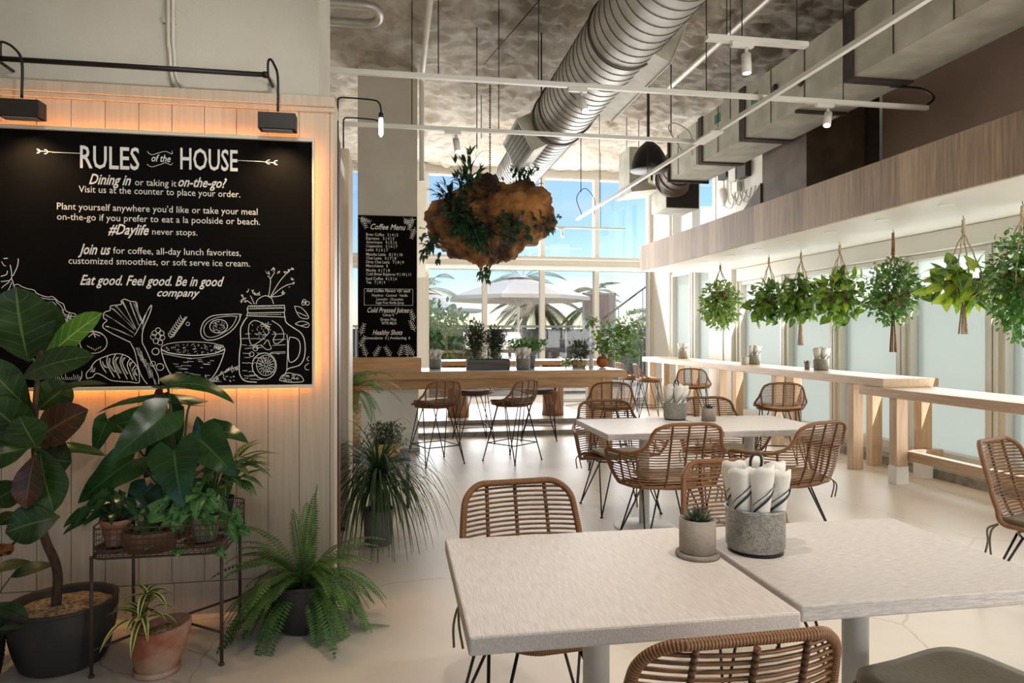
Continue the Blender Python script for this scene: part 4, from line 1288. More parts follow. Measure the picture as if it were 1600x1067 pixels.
    '264,1220;1.2,-1276,1283,-1281,1282,-1287,1280,-1289,1273,-1284,1256,-1276,1235,-1269,1220;1.2,-1272,1283,-1277,1279,-1283,1273,-1286,1264,-1281,1249,-1272,1232,-1266,1220'
    ';2.6,-1262,1266,-1267,1259,-1273,1249,-1275,1237,-1271,1222,-1262,1204,-1256,1191;1.2,-1252,1251,-1256,1250,-1262,1248,-1265,1244,-1262,1235,-1256,1224,-1252,1216;1.2,-12'
    '51,1251,-1255,1250,-1261,1248,-1264,1244,-1261,1235,-1255,1224,-1251,1216;1.2,-1253,1251,-1258,1250,-1264,1247,-1266,1242,-1264,1234,-1258,1224,-1253,1216;1.2,-1255,1251,'
    '-1259,1246,-1265,1239,-1268,1232,-1265,1226,-1259,1220,-1255,1216;1.3,-1447,1241,-1451,1239,-1455,1237,-1459,1236;1.3,-1456,1247,-1459,1243,-1463,1239,-1466,1236;1.3,-145'
    '6,1236,-1453,1236,-1450,1236,-1447,1236;1.3,-1444,1255,-1446,1249,-1447,1241,-1449,1236;1.3,-1446,1244,-1449,1241,-1452,1238,-1455,1236;1.3,-1462,1263,-1456,1255,-1449,12'
    '44,-1444,1236;1.3,-1442,1256,-1444,1250,-1446,1242,-1447,1236;1.3,-1456,1246,-1453,1243,-1448,1239,-1445,1236;1.3,-1458,1246,-1459,1243,-1459,1239,-1460,1236;1.3,-1453,12'
    '63,-1455,1255,-1458,1244,-1460,1236;2,-1622,1203,-1619,1199,-1614,1193,-1606,1188,-1595,1184,-1582,1181,-1568,1179,-1555,1179,-1542,1181,-1530,1184,-1520,1189,-1511,1196,'
    '-1505,1205,-1502,1217,-1502,1230,-1502,1240;1.4,-1616,1199,-1617,1204,-1618,1210,-1619,1214;1.4,-1607,1199,-1608,1207,-1609,1217,-1610,1225;1.4,-1598,1199,-1599,1203,-160'
    '0,1208,-1601,1212;1.4,-1589,1199,-1590,1206,-1592,1215,-1593,1222;1.4,-1580,1199,-1581,1202,-1583,1207,-1584,1211;1.4,-1572,1198,-1573,1207,-1574,1218,-1575,1226;1.4,-156'
    '3,1198,-1564,1202,-1565,1208,-1566,1212;1.4,-1554,1198,-1555,1202,-1556,1207,-1557,1210;1.4,-1545,1198,-1546,1202,-1547,1208,-1548,1212;1.4,-1536,1198,-1537,1206,-1538,12'
    '17,-1539,1225;1.4,-1527,1198,-1528,1205,-1529,1214,-1530,1220;1.4,-1518,1198,-1519,1206,-1520,1216,-1521,1224;1.4,-1509,1198,-1510,1203,-1511,1211,-1512,1217;2.4,-1230,14'
    '85,-1235,1498,-1243,1516,-1249,1534,-1252,1550,-1253,1566,-1256,1576,-1264,1580,-1274,1580,-1282,1580,-1285,1581,-1286,1582,-1288,1583,-1295,1586,-1304,1590,-1311,1592,-1'
    '317,1590,-1322,1586,-1326,1582,-1325,1576,-1323,1570,-1326,1565,-1340,1563,-1359,1561,-1373,1558,-1376,1552,-1374,1544,-1375,1537,-1383,1533,-1393,1531,-1401,1526,-1405,1'
    '518,-1406,1507,-1405,1498,-1400,1494,-1393,1491,-1389,1488,-1393,1482,-1400,1476,-1405,1470,-1408,1464,-1409,1457,-1405,1449,-1394,1440,-1377,1429,-1357,1417,-1331,1404,-'
    '1302,1389,-1282,1379;2.4,-1230,1471,-1228,1479,-1225,1491,-1220,1506,-1209,1527,-1197,1551,-1188,1564,-1186,1561,-1188,1547,-1193,1527,-1203,1502,-1216,1471,-1226,1442,-1'
    '230,1417,-1230,1394,-1230,1379;2.4,-1282,1375,-1277,1364,-1269,1349,-1262,1329,-1257,1305,-1251,1276,-1246,1251,-1240,1232,-1233,1215,-1226,1202,-1219,1190,-1212,1181,-12'
    '06,1174;2.4,-1230,1379,-1226,1370,-1220,1358,-1213,1343,-1205,1324,-1196,1302,-1187,1279,-1176,1257,-1165,1235,-1157,1215,-1154,1198,-1154,1184,-1154,1174;2,-1230,1485,-1'
    '234,1476,-1240,1462,-1246,1449,-1253,1436,-1260,1423,-1266,1414;1.3,-1322,1579,-1314,1563,-1302,1541,-1291,1517,-1279,1490,-1266,1462,-1257,1442;1.3,-1319,1581,-1311,1564'
    ',-1300,1540,-1288,1515,-1277,1488,-1265,1461,-1256,1442;1.3,-1318,1583,-1310,1565,-1299,1539,-1287,1513,-1276,1487,-1264,1461,-1256,1442;1.3,-1361,1546,-1348,1531,-1329,1'
    '511,-1311,1491,-1293,1473,-1276,1455,-1264,1442;1.3,-1370,1547,-1357,1536,-1338,1519,-1320,1500,-1300,1480,-1281,1458,-1267,1442;1.3,-1369,1548,-1356,1536,-1338,1518,-131'
    '9,1500,-1300,1479,-1280,1457,-1267,1442;1.3,-1392,1515,-1376,1503,-1352,1485,-1329,1468,-1306,1452,-1283,1436,-1267,1425;1.3,-1400,1515,-1383,1505,-1360,1492,-1336,1476,-'
    '1312,1458,-1288,1438,-1270,1425;1.3,-1391,1514,-1374,1502,-1351,1484,-1328,1467,-1305,1451,-1283,1435,-1267,1425;1.3,-1287,1574,-1282,1561,-1275,1542,-1268,1522,-1260,150'
    '1,-1252,1479,-1247,1463;1.3,-1284,1575,-1279,1561,-1272,1540,-1265,1519,-1258,1498,-1251,1478,-1246,1463;1.3,-1283,1574,-1278,1560,-1271,1539,-1264,1518,-1257,1498,-1250,'
    '1478,-1245,1463;1.3,-1261,1572,-1257,1560,-1252,1543,-1247,1526,-1242,1510,-1237,1495,-1234,1485;1.3,-1270,1572,-1266,1563,-1261,1550,-1255,1535,-1249,1518,-1242,1498,-12'
    '38,1485;1.3,-1262,1573,-1258,1560,-1252,1543,-1247,1527,-1242,1511,-1238,1495,-1235,1485;1.3,-1396,1460,-1380,1455,-1358,1447,-1336,1439,-1313,1428,-1290,1416,-1273,1407;'
    '1.3,-1390,1461,-1375,1453,-1352,1443,-1330,1433,-1308,1423,-1286,1413,-1271,1407;1.3,-1397,1458,-1382,1454,-1360,1448,-1337,1440,-1314,1429,-1291,1416,-1274,1407;1.3,-134'
    '8,1559,-1336,1544,-1320,1523,-1304,1503,-1288,1483,-1272,1463,-1261,1449;1.3,-1354,1558,-1342,1546,-1326,1528,-1310,1509,-1293,1488,-1276,1465,-1264,1449;1.3,-1353,1558,-'
    '1342,1546,-1326,1528,-1309,1509,-1293,1488,-1276,1465,-1264,1449;1.3,-1205,1536,-1209,1527,-1214,1513,-1220,1497,-1224,1478,-1228,1457,-1231,1442;1.3,-1202,1539,-1206,152'
    '8,-1211,1511,-1217,1494,-1222,1475,-1227,1456,-1230,1442;1.3,-1202,1540,-1206,1528,-1211,1511,-1217,1494,-1222,1475,-1227,1456,-1230,1442;1.3,-1174,1197,-1172,1192,-1170,'
    '1186,-1168,1179,-1167,1172,-1165,1172,-1164,1172;1.3,-1247,1329,-1246,1325,-1243,1319,-1241,1312,-1239,1303,-1236,1294,-1234,1288;1.3,-1189,1246,-1187,1241,-1185,1235,-11'
    '83,1228,-1182,1220,-1181,1211,-1181,1204;1.3,-1195,1242,-1193,1238,-1191,1231,-1189,1225,-1186,1220,-1184,1215,-1182,1212;1.3,-1247,1325,-1245,1320,-1243,1314,-1241,1307,'
    '-1239,1300,-1237,1294,-1236,1289;1.3,-1215,1269,-1213,1265,-1211,1258,-1209,1251,-1207,1243,-1204,1235,-1203,1229;1.3,-1205,1234,-1203,1229,-1201,1222,-1199,1216,-1198,12'
    '10,-1197,1206,-1196,1202;1.3,-1234,1319,-1232,1314,-1230,1308,-1228,1301,-1226,1294,-1225,1286,-1225,1281;1.3,-1230,1301,-1229,1297,-1226,1291,-1224,1284,-1222,1275,-1220'
    ',1266,-1219,1260;1.3,-1243,1326,-1241,1322,-1239,1315,-1237,1309,-1234,1303,-1231,1298,-1230,1295;1.3,-1259,1353,-1258,1349,-1255,1342,-1253,1335,-1251,1328,-1249,1320,-1'
    '247,1314;1.3,-1180,1204,-1178,1199,-1176,1193,-1174,1186,-1173,1180,-1172,1175,-1172,1172;1.3,-1200,1240,-1198,1235,-1196,1229,-1194,1222,-1193,1216,-1192,1210,-1191,1206'
    ';1.3,-1221,1282,-1219,1277,-1217,1270,-1215,1264,-1213,1259,-1212,1255,-1211,1251;1.3,-1245,1353,-1244,1348,-1242,1341,-1239,1335,-1237,1329,-1235,1323,-1234,1318;1.3,-12'
    '50,1339,-1248,1334,-1246,1328,-1244,1321,-1242,1313,-1240,1304,-1239,1298;1.3,-1205,1279,-1204,1274,-1201,1267,-1199,1261,-1197,1256,-1196,1251,-1195,1248;1.3,-1203,1257,'
    '-1202,1253,-1200,1246,-1197,1239,-1195,1232,-1194,1224,-1192,1218;1.3,-1254,1354,-1252,1349,-1250,1342,-1248,1336,-1246,1331,-1243,1326,-1242,1323;1.3,-1258,1350,-1256,13'
    '46,-1254,1339,-1252,1333,-1251,1327,-1249,1320,-1249,1316;1.3,-1226,1306,-1225,1301,-1222,1295,-1220,1288,-1219,1282,-1218,1277,-1217,1273;1.3,-1200,1247,-1198,1243,-1196'
    ',1236,-1194,1229,-1191,1221,-1189,1212,-1187,1205;1.3,-1238,1315,-1236,1311,-1234,1304,-1232,1298,-1230,1291,-1228,1284,-1227,1279;1.3,-1217,1298,-1215,1293,-1213,1287,-1'
    '211,1280,-1210,1274,-1209,1267,-1208,1263;1.3,-1236,1338,-1234,1334,-1232,1327,-1230,1320,-1228,1312,-1226,1302,-1225,1296;1.3,-1238,1334,-1236,1329,-1234,1322,-1232,1316'
    ',-1230,1312,-1228,1308,-1227,1305;1.8,-1145,1439,-1147,1431,-1153,1427,-1161,1427,-1167,1431,-1169,1439,-1167,1446,-1161,1451,-1153,1451,-1147,1446,-1145,1439;1.8,-1161,1'
    '425,-1164,1417,-1170,1412,-1177,1412,-1183,1417,-1186,1425,-1183,1432,-1177,1437,-1170,1437,-1164,1432,-1161,1425;1.8,-1129,1425,-1132,1417,-1138,1412,-1146,1412,-1152,14'
    '17,-1154,1425,-1152,1432,-1146,1437,-1138,1437,-1132,1432,-1129,1425;1.8,-1168,1407,-1170,1399,-1176,1394,-1184,1394,-1190,1399,-1192,1407,-1190,1415,-1184,1419,-1176,141'
    '9,-1170,1415,-1168,1407;1.8,-1144,1410,-1146,1402,-1153,1397,-1161,1397,-1168,1402,-1170,1410,-1168,1419,-1161,1424,-1153,1424,-1146,1419,-1144,1410;1.8,-1125,1403,-1128,'
    '1396,-1133,1391,-1141,1391,-1147,1396,-1149,1403,-1147,1411,-1141,1415,-1133,1415,-1128,1411,-1125,1403;1.8,-1155,1386,-1157,1378,-1163,1373,-1171,1373,-1177,1378,-1179,1'
    '386,-1177,1393,-1171,1398,-1163,1398,-1157,1393,-1155,1386;1.8,-1135,1378,-1138,1371,-1143,1366,-1151,1366,-1157,1371,-1159,1378,-1157,1386,-1151,1390,-1143,1390,-1138,13'
    '86,-1135,1378;2.2,-1152,1334,-1153,1329,-1156,1324,-1160,1320,-1165,1318,-1171,1318,-1176,1320,-1181,1324,-1184,1329,-1185,1334,-1184,1340,-1181,1345,-1176,1349,-1171,135'
    '1,-1165,1351,-1160,1349,-1156,1345,-1153,1340,-1152,1334;1.8,-1169,1273,-1171,1266,-1178,1261,-1185,1261,-1191,1266,-1194,1274,-1191,1281,-1185,1286,-1178,1286,-1171,1281'
    ',-1169,1273;2.2,-1131,1257,-1132,1252,-1135,1247,-1140,1243,-1145,1241,-1151,1241,-1157,1243,-1161,1247,-1164,1252,-1165,1258,-1164,1264,-1161,1269,-1157,1272,-1151,1274,'
    '-1145,1274,-1140,1272,-1135,1268,-1132,1263,-1131,1257;1.6,-1011,1471,-1013,1465,-1018,1462,-1023,1463,-1027,1468,-1027,1474,-1023,1479,-1018,1480,-1013,1477,-1011,1471;1'
    '.8,-1101,1400,-1092,1412,-1080,1431,-1067,1450,-1054,1470,-1040,1492,-1030,1507;2,-1097,1405,-1100,1406,-1104,1408,-1107,1411,-1108,1416,-1109,1422,-1109,1427;2,-1097,140'
    '5,-1094,1406,-1090,1407,-1087,1408,-1083,1412,-1081,1416,-1079,1420;2,-1090,1416,-1093,1417,-1097,1419,-1100,1422,-1101,1427,-1102,1433,-1102,1438;2,-1090,1416,-1087,1417'
    ',-1083,1417,-1080,1419,-1076,1423,-1074,1427,-1072,1431;2,-1083,1427,-1086,1428,-1090,1430,-1093,1433,-1094,1438,-1095,1444,-1095,1449;2,-1083,1427,-1080,1428,-1076,1428,'
    '-1073,1430,-1069,1434,-1067,1438,-1065,1441;2,-1076,1438,-1079,1439,-1083,1441,-1086,1444,-1087,1449,-1088,1455,-1088,1460;2,-1076,1438,-1073,1439,-1069,1439,-1065,1441,-'
    '1062,1445,-1059,1449,-1057,1452;2,-1069,1449,-1072,1450,-1076,1452,-1078,1455,-1080,1460,-1081,1466,-1081,1470;2,-1069,1449,-1066,1450,-1062,1450,-1058,1452,-1055,1456,-1'
    '052,1460,-1050,1463;2,-1062,1460,-1065,1461,-1068,1463,-1071,1466,-1073,1471,-1074,1477,-1074,1481;2,-1062,1460,-1059,1460,-1055,1461,-1051,1463,-1048,1467,-1045,1471,-10'
    '43,1474;2,-1055,1471,-1058,1472,-1061,1474,-1064,1477,-1066,1482,-1067,1488,-1067,1492;2,-1055,1471,-1052,1471,-1048,1472,-1044,1474,-1041,1477,-1038,1482,-1036,1485;2,-1'
    '048,1482,-1051,1483,-1054,1485,-1057,1488,-1059,1493,-1060,1499,-1060,1503;2,-1048,1482,-1045,1482,-1041,1483,-1037,1485,-1034,1488,-1031,1493,-1029,1496;2,-1041,1493,-10'
    '44,1494,-1047,1496,-1050,1499,-1052,1504,-1053,1510,-1053,1514;2,-1041,1493,-1038,1493,-1034,1494,-1030,1496,-1027,1499,-1024,1504,-1022,1507;3.2,-1143,1346,-1138,1342,-1'
    '131,1338,-1122,1333,-1111,1328,-1096,1325,-1079,1322,-1061,1319,-1042,1317,-1024,1315,-1005,1314,-987,1314,-968,1315,-948,1316,-928,1318,-909,1321,-892,1324,-877,1329,-86'
    '4,1335,-852,1341,-844,1345;1.8,-1143,1346,-1142,1349,-1142,1354,-1139,1359,-1134,1363,-1126,1367,-1116,1371,-1103,1374,-1087,1377,-1068,1379,-1045,1381,-1021,1382,-998,13'
    '82,-974,1381,-950,1380,-927,1378,-908,1375,-891,1372,-877,1368,-865,1363,-856,1359,-850,1355,-847,1351,-845,1347,-844,1345;2.6,-1143,1344,-1141,1335,-1139,1322,-1135,1308'
    ',-1131,1294,-1126,1279,-1121,1265,-1114,1250,-1108,1236,-1099,1223,-1090,1210,-1081,1199,-1075,1192;2.6,-844,1343,-846,1334,-850,1321,-854,1306,-859,1292,-864,1278,-870,1'
    '263,-877,1248,-883,1234,-891,1221,-900,1208,-908,1198,-914,1190;2.2,-1093,1192,-998,1184,-901,1190;1.5,-1137,1325,-1112,1319,-1077,1311,-1036,1303,-998,1299,-958,1302,-91'
    '5,1310,-877,1318,-850,1324;1.6,-940,1368,-938,1365;1.6,-972,1366,-967,1368;1.6,-905,1340,-900,1342;1.6,-1066,1345,-1062,1342;1.6,-938,1355,-935,1359;1.6,-1119,1351,-1114,'
    '1354;1.6,-1030,1344,-1027,1341;1.6,-1021,1324,-1015,1322;1.6,-955,1323,-950,1320;1.6,-986,1347,-983,1347;1.6,-1032,1343,-1027,1342;1.6,-1062,1360,-1058,1359;1.6,-911,1340'
    ',-908,1342;1.6,-989,1361,-986,1363;1.6,-1035,1351,-1030,1354;1.6,-942,1349,-937,1349;1.6,-1062,1341,-1059,1339;1.6,-1094,1350,-1091,1349;1.6,-949,1331,-944,1331;1.6,-1085'
    ',1356,-1083,1353;1.6,-1042,1367,-1036,1367;1.6,-1032,1335,-1029,1336;1.6,-1020,1336,-1016,1338;1.6,-1070,1332,-1067,1330;1.6,-972,1361,-966,1363;1.6,-881,1332,-879,1335;1'
    '.6,-990,1348,-985,1347;1.6,-983,1334,-977,1335;1.6,-990,1330,-985,1331;1.6,-890,1334,-888,1337;1.6,-857,1346,-853,1344;1.6,-1121,1356,-1118,1357;1.6,-996,1347,-993,1346;1'
    '.6,-1081,1355,-1075,1355;1.6,-1005,1363,-1003,1363;1.6,-989,1343,-986,1345;1.6,-1108,1341,-1103,1339;1.6,-1041,1328,-1035,1329;1.6,-957,1351,-951,1348;1.6,-870,1349,-865,'
    '1350;1.6,-1021,1370,-1017,1369;1.6,-929,1353,-926,1356;1.6,-916,1361,-911,1362;1.6,-956,1330,-951,1331;1.6,-1073,1339,-1067,1342;1.6,-985,1349,-980,1347;1.6,-1110,1343,-1'
    '107,1345;1.6,-1040,1337,-1035,1336;1.6,-1067,1368,-1062,1366;1.6,-864,1351,-859,1352;1.6,-1113,1348,-1108,1346;1.6,-1000,1368,-997,1367;1.6,-952,1328,-949,1331;1.6,-871,1'
    '353,-868,1356;1.6,-944,1367,-942,1365;1.6,-940,1363,-937,1366;1.6,-910,1340,-905,1339;1.6,-975,1324,-973,1323;1.6,-990,1345,-987,1343;1.6,-992,1344,-988,1345;1.6,-1088,13'
    '56,-1083,1353;1.6,-1052,1330,-1050,1331;1.6,-889,1333,-886,1332;1.6,-933,1358,-931,1359;1.6,-1080,1346,-1078,1344;1.6,-1077,1365,-1071,1364;1.6,-943,1366,-939,1364;1.6,-9'
    '55,1351,-953,1353;1.6,-1117,1341,-1113,1338;1.6,-1063,1333,-1061,1332;1.6,-996,1345,-993,1344;1.6,-941,1356,-935,1354;1.6,-928,1328,-922,1325;1.6,-1025,1362,-1021,1361;1.'
    '6,-1040,1354,-1034,1354;1.6,-926,1340,-924,1341;1.6,-911,1336,-908,1334;1.6,-988,1358,-983,1357;1.6,-1011,1323,-1009,1323;1.6,-1040,1353,-1036,1350;1.6,-1059,1329,-1056,1'
    '326;1.6,-940,1349,-935,1350;1.6,-933,1344,-928,1344;1.6,-1043,1349,-1040,1349;1.6,-1118,1349,-1114,1350;1.6,-896,1357,-891,1355;1.6,-1064,1346,-1062,1345;1.6,-996,1371,-9'
    '90,1371;1.6,-1128,1345,-1126,1346;1.6,-1097,1353,-1092,1355;1.3,-1062,1248,-1042,1246;1.3,-1041,1281,-1016,1279;1.3,-1067,1259,-1046,1257;1.3,-1034,1231,-1016,1229;1.3,-9'
    '60,1254,-948,1252;1.3,-1076,1231,-1046,1229;1.3,-926,1279,-913,1277;1.3,-1047,1249,-1019,1247;1.3,-1060,1221,-1047,1219;1.3,-1013,1225,-993,1223;1.3,-1028,1264,-1004,1262'
    ';1.3,-1076,1260,-1054,1258;1.3,-962,1198,-935,1196;1.3,-1007,1205,-988,1203;1.3,-1063,1219,-1035,1217;1.3,-971,1284,-948,1282;1.3,-1070,1221,-1044,1219;1.3,-1071,1216,-10'
    '45,1213;1.3,-946,1270,-914,1268;1.3,-1023,1299,-1001,1297;1.3,-940,1198,-927,1196;1.3,-1022,1285,-993,1283;1.3,-990,1219,-959,1216;1.3,-940,1215,-914,1213;1.3,-948,1272,-'
    '921,1270;1.3,-1047,1205,-1034,1203;1.3,-1051,1265,-1031,1263;1.3,-973,1293,-952,1291;1.3,-1087,1273,-1063,1271;1.3,-914,1288,-896,1286;1.3,-1055,1208,-1035,1206;1.3,-996,'
    '1220,-974,1218;1.3,-1050,1210,-1020,1208;1.3,-1041,1247,-1021,1245;1.5,-884,1353,-886,1349,-890,1347,-895,1349,-897,1353,-895,1357,-890,1358,-886,1357,-884,1353;1.5,-875,'
    '1355,-877,1351,-882,1350,-887,1351,-889,1356,-887,1360,-882,1361,-877,1360,-875,1355;1.5,-864,1347,-866,1343,-871,1341,-876,1343,-878,1347,-876,1351,-871,1352,-866,1351,-'
    '864,1347;1.5,-862,1361,-864,1357,-869,1355,-873,1357,-875,1361,-873,1365,-869,1367,-864,1365,-862,1361;1.5,-864,1351,-866,1347,-870,1345,-875,1347,-877,1351,-875,1355,-87'
    '0,1357,-866,1355,-864,1351;1.5,-851,1359,-853,1355,-858,1353,-863,1355,-864,1359,-863,1363,-858,1365,-853,1363,-851,1359;1.5,-871,1349,-872,1345,-877,1344,-882,1345,-884,'
    '1349,-882,1353,-877,1355,-872,1353,-871,1349;1.5,-881,1360,-883,1356,-887,1355,-892,1356,-894,1360,-892,1365,-887,1366,-883,1364,-881,1360;2.4,-768,1520,-770,1513,-772,15'
    '03,-775,1492,-780,1481,-786,1471,-793,1460,-801,1449,-811,1439,-822,1429,-835,1420,-849,1411,-862,1404,-875,1398,-889,1394,-902,1391,-914,1390,-924,1390,-933,1392,-940,13'
    '96,-947,1401,-952,1408,-956,1416,-958,1426,-959,1436,-957,1447,-954,1459,-950,1470,-944,1481,-937,1489,-929,1497,-919,1504,-908,1510,-893,1514,-877,1516,-859,1518,-841,15'
    '19,-821,1520,-800,1521,-780,1521,-768,1520,-765,1518,-768,1515,-773,1512,-777,1510;1.7,-786,1510,-790,1501,-795,1487,-802,1472,-811,1459,-822,1447,-835,1437,-849,1428,-86'
    '2,1420,-874,1414,-886,1409,-898,1406,-908,1404,-916,1404,-923,1406,-930,1409,-935,1414,-939,1420,-942,1428,-944,1437,-944,1446,-942,1454,-939,1462,-934,1470,-929,1477,-92'
    '1,1484,-913,1490,-903,1495,-892,1500,-880,1504,-866,1506,-852,1508,-838,1510,-824,1511,-809,1511,-795,1510,-786,1510;2.2,-832,1465,-833,1453,-840,1442,-850,1433,-863,1427'
    ',-878,1426,-892,1428,-904,1434,-912,1443,-916,1454,-915,1466,-909,1477,-899,1486,-885,1491,-871,1493,-857,1491,-844,1485,-836,1476,-832,1465;1.5,-890,1471,-885,1468;1.5,-'
    '862,1473,-857,1469;1.5,-869,1438,-864,1435;1.5,-903,1475,-898,1472;1.5,-853,1466,-848,1463;1.5,-901,1452,-897,1449;1.5,-901,1460,-897,1457;1.5,-901,1445,-896,1441;1.5,-85'
    '0,1475,-845,1472;1.5,-875,1485,-870,1482;1.5,-876,1433,-871,1430;1.5,-871,1451,-866,1448;1.5,-888,1459,-884,1456;1.5,-875,1438,-870,1435;1.5,-861,1446,-856,1442;1.5,-897,'
    '1440,-892,1436;1.5,-852,1450,-847,1447;1.5,-888,1457,-883,1454;1.5,-886,1446,-882,1443;1.5,-891,1443,-886,1440;1.5,-897,1466,-892,1463;1.5,-900,1452,-895,1448;1.5,-887,14'
    '58,-882,1455;1.5,-887,1474,-882,1471;1.5,-867,1467,-862,1464;1.5,-893,1464,-888,1460;1.5,-896,1478,-891,1474;1.5,-890,1476,-885,1473;1.5,-859,1465,-854,1462;1.5,-851,1460'
    ',-846,1457;1.5,-883,1467,-878,1464;1.5,-860,1457,-856,1454;1.5,-891,1463,-886,1460;1.5,-870,1470,-866,1467;1.5,-892,1481,-887,1478;1.5,-886,1484,-881,1481;1.5,-860,1482,-'
    '855,1479;1.5,-850,1455,-845,1451;1.5,-881,1442,-877,1439;1.5,-878,1483,-874,1479;2.4,-732,1562,-681,1563,-610,1565,-558,1567;2,-735,1548,-682,1549,-609,1551,-555,1553;2.2'
    ',-738,1527,-684,1528,-610,1530,-555,1531;2.2,-742,1513,-687,1511,-611,1509,-555,1507;2.2,-732,1562,-734,1557,-737,1551,-738,1544,-737,1540,-735,1535,-734,1531,-736,1524,-'
    '739,1518,-742,1513;2.2,-558,1567,-557,1561,-556,1553,-555,1545,-556,1540,-558,1534,-558,1528,-558,1520,-556,1513,-555,1507;1.4,-725,1558,-723,1557,-721,1557,-719,1556;1.4'
    ',-715,1558,-713,1557,-711,1557,-709,1556;1.4,-705,1558,-703,1558,-701,1557,-699,1556;1.4,-695,1555,-693,1556,-691,1556,-689,1557;1.4,-685,1555,-684,1556,-681,1556,-679,15'
    '57;1.4,-676,1558,-674,1558,-671,1557,-669,1557;1.4,-666,1558,-664,1558,-661,1557,-659,1557;1.4,-656,1558,-654,1558,-651,1557,-649,1557;1.4,-646,1555,-644,1555,-641,1556,-'
    '639,1557;1.4,-636,1559,-634,1558,-631,1557,-629,1557;1.4,-626,1557,-624,1557,-621,1557,-619,1557;1.4,-615,1555,-614,1556,-611,1557,-609,1557;1.4,-605,1558,-603,1558,-601,'
    '1558,-599,1557;1.4,-595,1556,-593,1557,-591,1557,-589,1557;1.4,-585,1558,-583,1558,-581,1557,-579,1557;1.4,-575,1557,-573,1557,-571,1557,-569,1557;1.6,-729,1520,-726,1520'
    ',-723,1519,-720,1519;1.6,-717,1520,-715,1520,-711,1519,-709,1519;1.6,-706,1520,-703,1520,-700,1519,-697,1519;1.6,-695,1520,-692,1520,-689,1519,-686,1519;1.6,-683,1520,-68'
    '1,1520,-677,1519,-675,1519;1.6,-672,1520,-670,1520,-666,1519,-664,1519;1.6,-661,1520,-658,1520,-655,1519,-652,1519;1.6,-650,1520,-647,1520,-643,1520,-641,1519;1.6,-638,15'
    '21,-636,1520,-632,1520,-630,1519;1.6,-627,1521,-624,1520,-621,1520,-618,1519;1.6,-615,1521,-613,1520,-609,1520,-607,1519;1.6,-604,1521,-602,1520,-598,1520,-595,1519;1.6,-'
    '593,1521,-590,1520,-587,1520,-584,1519;1.6,-581,1521,-579,1520,-575,1520,-573,1519;3,-738,1506,-744,1498,-752,1487,-758,1475,-763,1465,-768,1454,-770,1440,-770,1421,-769,'
    '1399,-768,1378,-770,1359,-773,1341,-775,1322,-776,1299,-776,1274,-776,1253,-776,1236,-775,1223,-771,1211,-765,1200,-757,1190,-745,1183,-727,1179,-707,1178,-692,1177;2.8,-'
    '555,1507,-554,1500,-553,1489,-548,1479,-538,1470,-525,1461,-511,1451,-497,1442,-482,1432,-471,1419,-463,1403,-458,1383,-456,1363,-455,1341,-457,1319,-460,1300,-466,1284,-'
    '474,1271,-484,1261,-500,1255,-517,1251,-532,1247,-539,1243,-543,1240,-545,1237;2.6,-532,1405,-534,1396,-537,1382,-538,1363,-539,1336,-538,1305,-535,1282,-526,1276,-515,12'
    '79,-505,1286,-496,1295,-489,1307,-484,1321,-481,1337,-480,1355,-481,1370,-484,1382,-490,1391,-498,1398,-509,1402,-522,1404,-532,1405;2,-545,1419,-544,1402,-542,1376,-542,'
    '1349,-542,1320,-544,1290,-545,1265,-545,1250,-546,1240,-548,1230,-556,1216,-565,1202,-572,1192;2.6,-597,1258,-600,1236,-610,1216,-626,1201,-645,1193,-666,1194,-685,1202,-'
    '700,1217,-711,1237,-714,1259,-711,1282,-700,1302,-685,1316,-666,1324,-645,1324,-626,1316,-610,1301,-600,1281,-597,1258;1.8,-603,1262,-606,1244,-613,1228,-625,1217,-640,12'
    '11,-656,1211,-670,1217,-682,1229,-690,1245,-693,1262,-690,1280,-682,1296,-670,1307,-656,1313,-640,1313,-625,1307,-613,1295,-606,1279,-603,1262;1.7,-640,1264,-608,1252;2.2'
    ',-631,1252,-616,1240;1.7,-642,1260,-623,1225;2.2,-641,1242,-636,1222;1.7,-646,1259,-649,1215;2.2,-654,1242,-661,1223;1.7,-650,1260,-674,1227;2.2,-664,1251,-680,1242;1.7,-'
    '652,1264,-688,1255;2.2,-666,1265,-684,1271;1.7,-652,1269,-682,1287;2.2,-660,1278,-671,1295;1.7,-648,1271,-661,1307;2.2,-648,1283,-647,1304;1.7,-644,1271,-633,1306;2.2,-63'
    '6,1278,-623,1293;1.7,-641,1268,-612,1284;2.2,-630,1266,-611,1268;2,-729,1468,-730,1458,-732,1443,-732,1426,-729,1405,-725,1382,-719,1367,-710,1364,-698,1369,-685,1378,-66'
    '9,1390,-652,1406,-639,1419,-633,1427,-633,1433,-636,1440,-643,1452,-654,1465,-666,1475,-679,1483,-693,1488,-705,1489,-715,1484,-723,1475,-729,1468;1.6,-688,1458,-686,1457'
    ',-685,1455,-684,1454;1.6,-659,1433,-658,1432,-656,1431,-655,1430;1.6,-653,1427,-652,1426,-651,1424,-649,1423;1.6,-655,1422,-654,1421,-652,1420,-651,1419;1.6,-715,1468,-71'
    '4,1467,-712,1465,-711,1464;1.6,-653,1422,-652,1421,-650,1419,-649,1418;1.6,-666,1410,-665,1409,-663,1407,-662,1406;1.6,-695,1419,-694,1418,-692,1417,-691,1415;1.6,-676,14'
    '64,-674,1463,-673,1461,-672,1460;1.6,-683,1403,-682,1402,-680,1401,-679,1400;1.6,-682,1413,-681,1412,-679,1411,-678,1410;1.6,-714,1439,-713,1438,-711,1437,-710,1436;1.6,-'
    '685,1429,-684,1428,-682,1427,-681,1426;1.6,-662,1434,-661,1433,-660,1431,-658,1430;1.6,-681,1432,-680,1431,-678,1430,-677,1428;1.6,-674,1428,-673,1427,-671,1425,-670,1424'
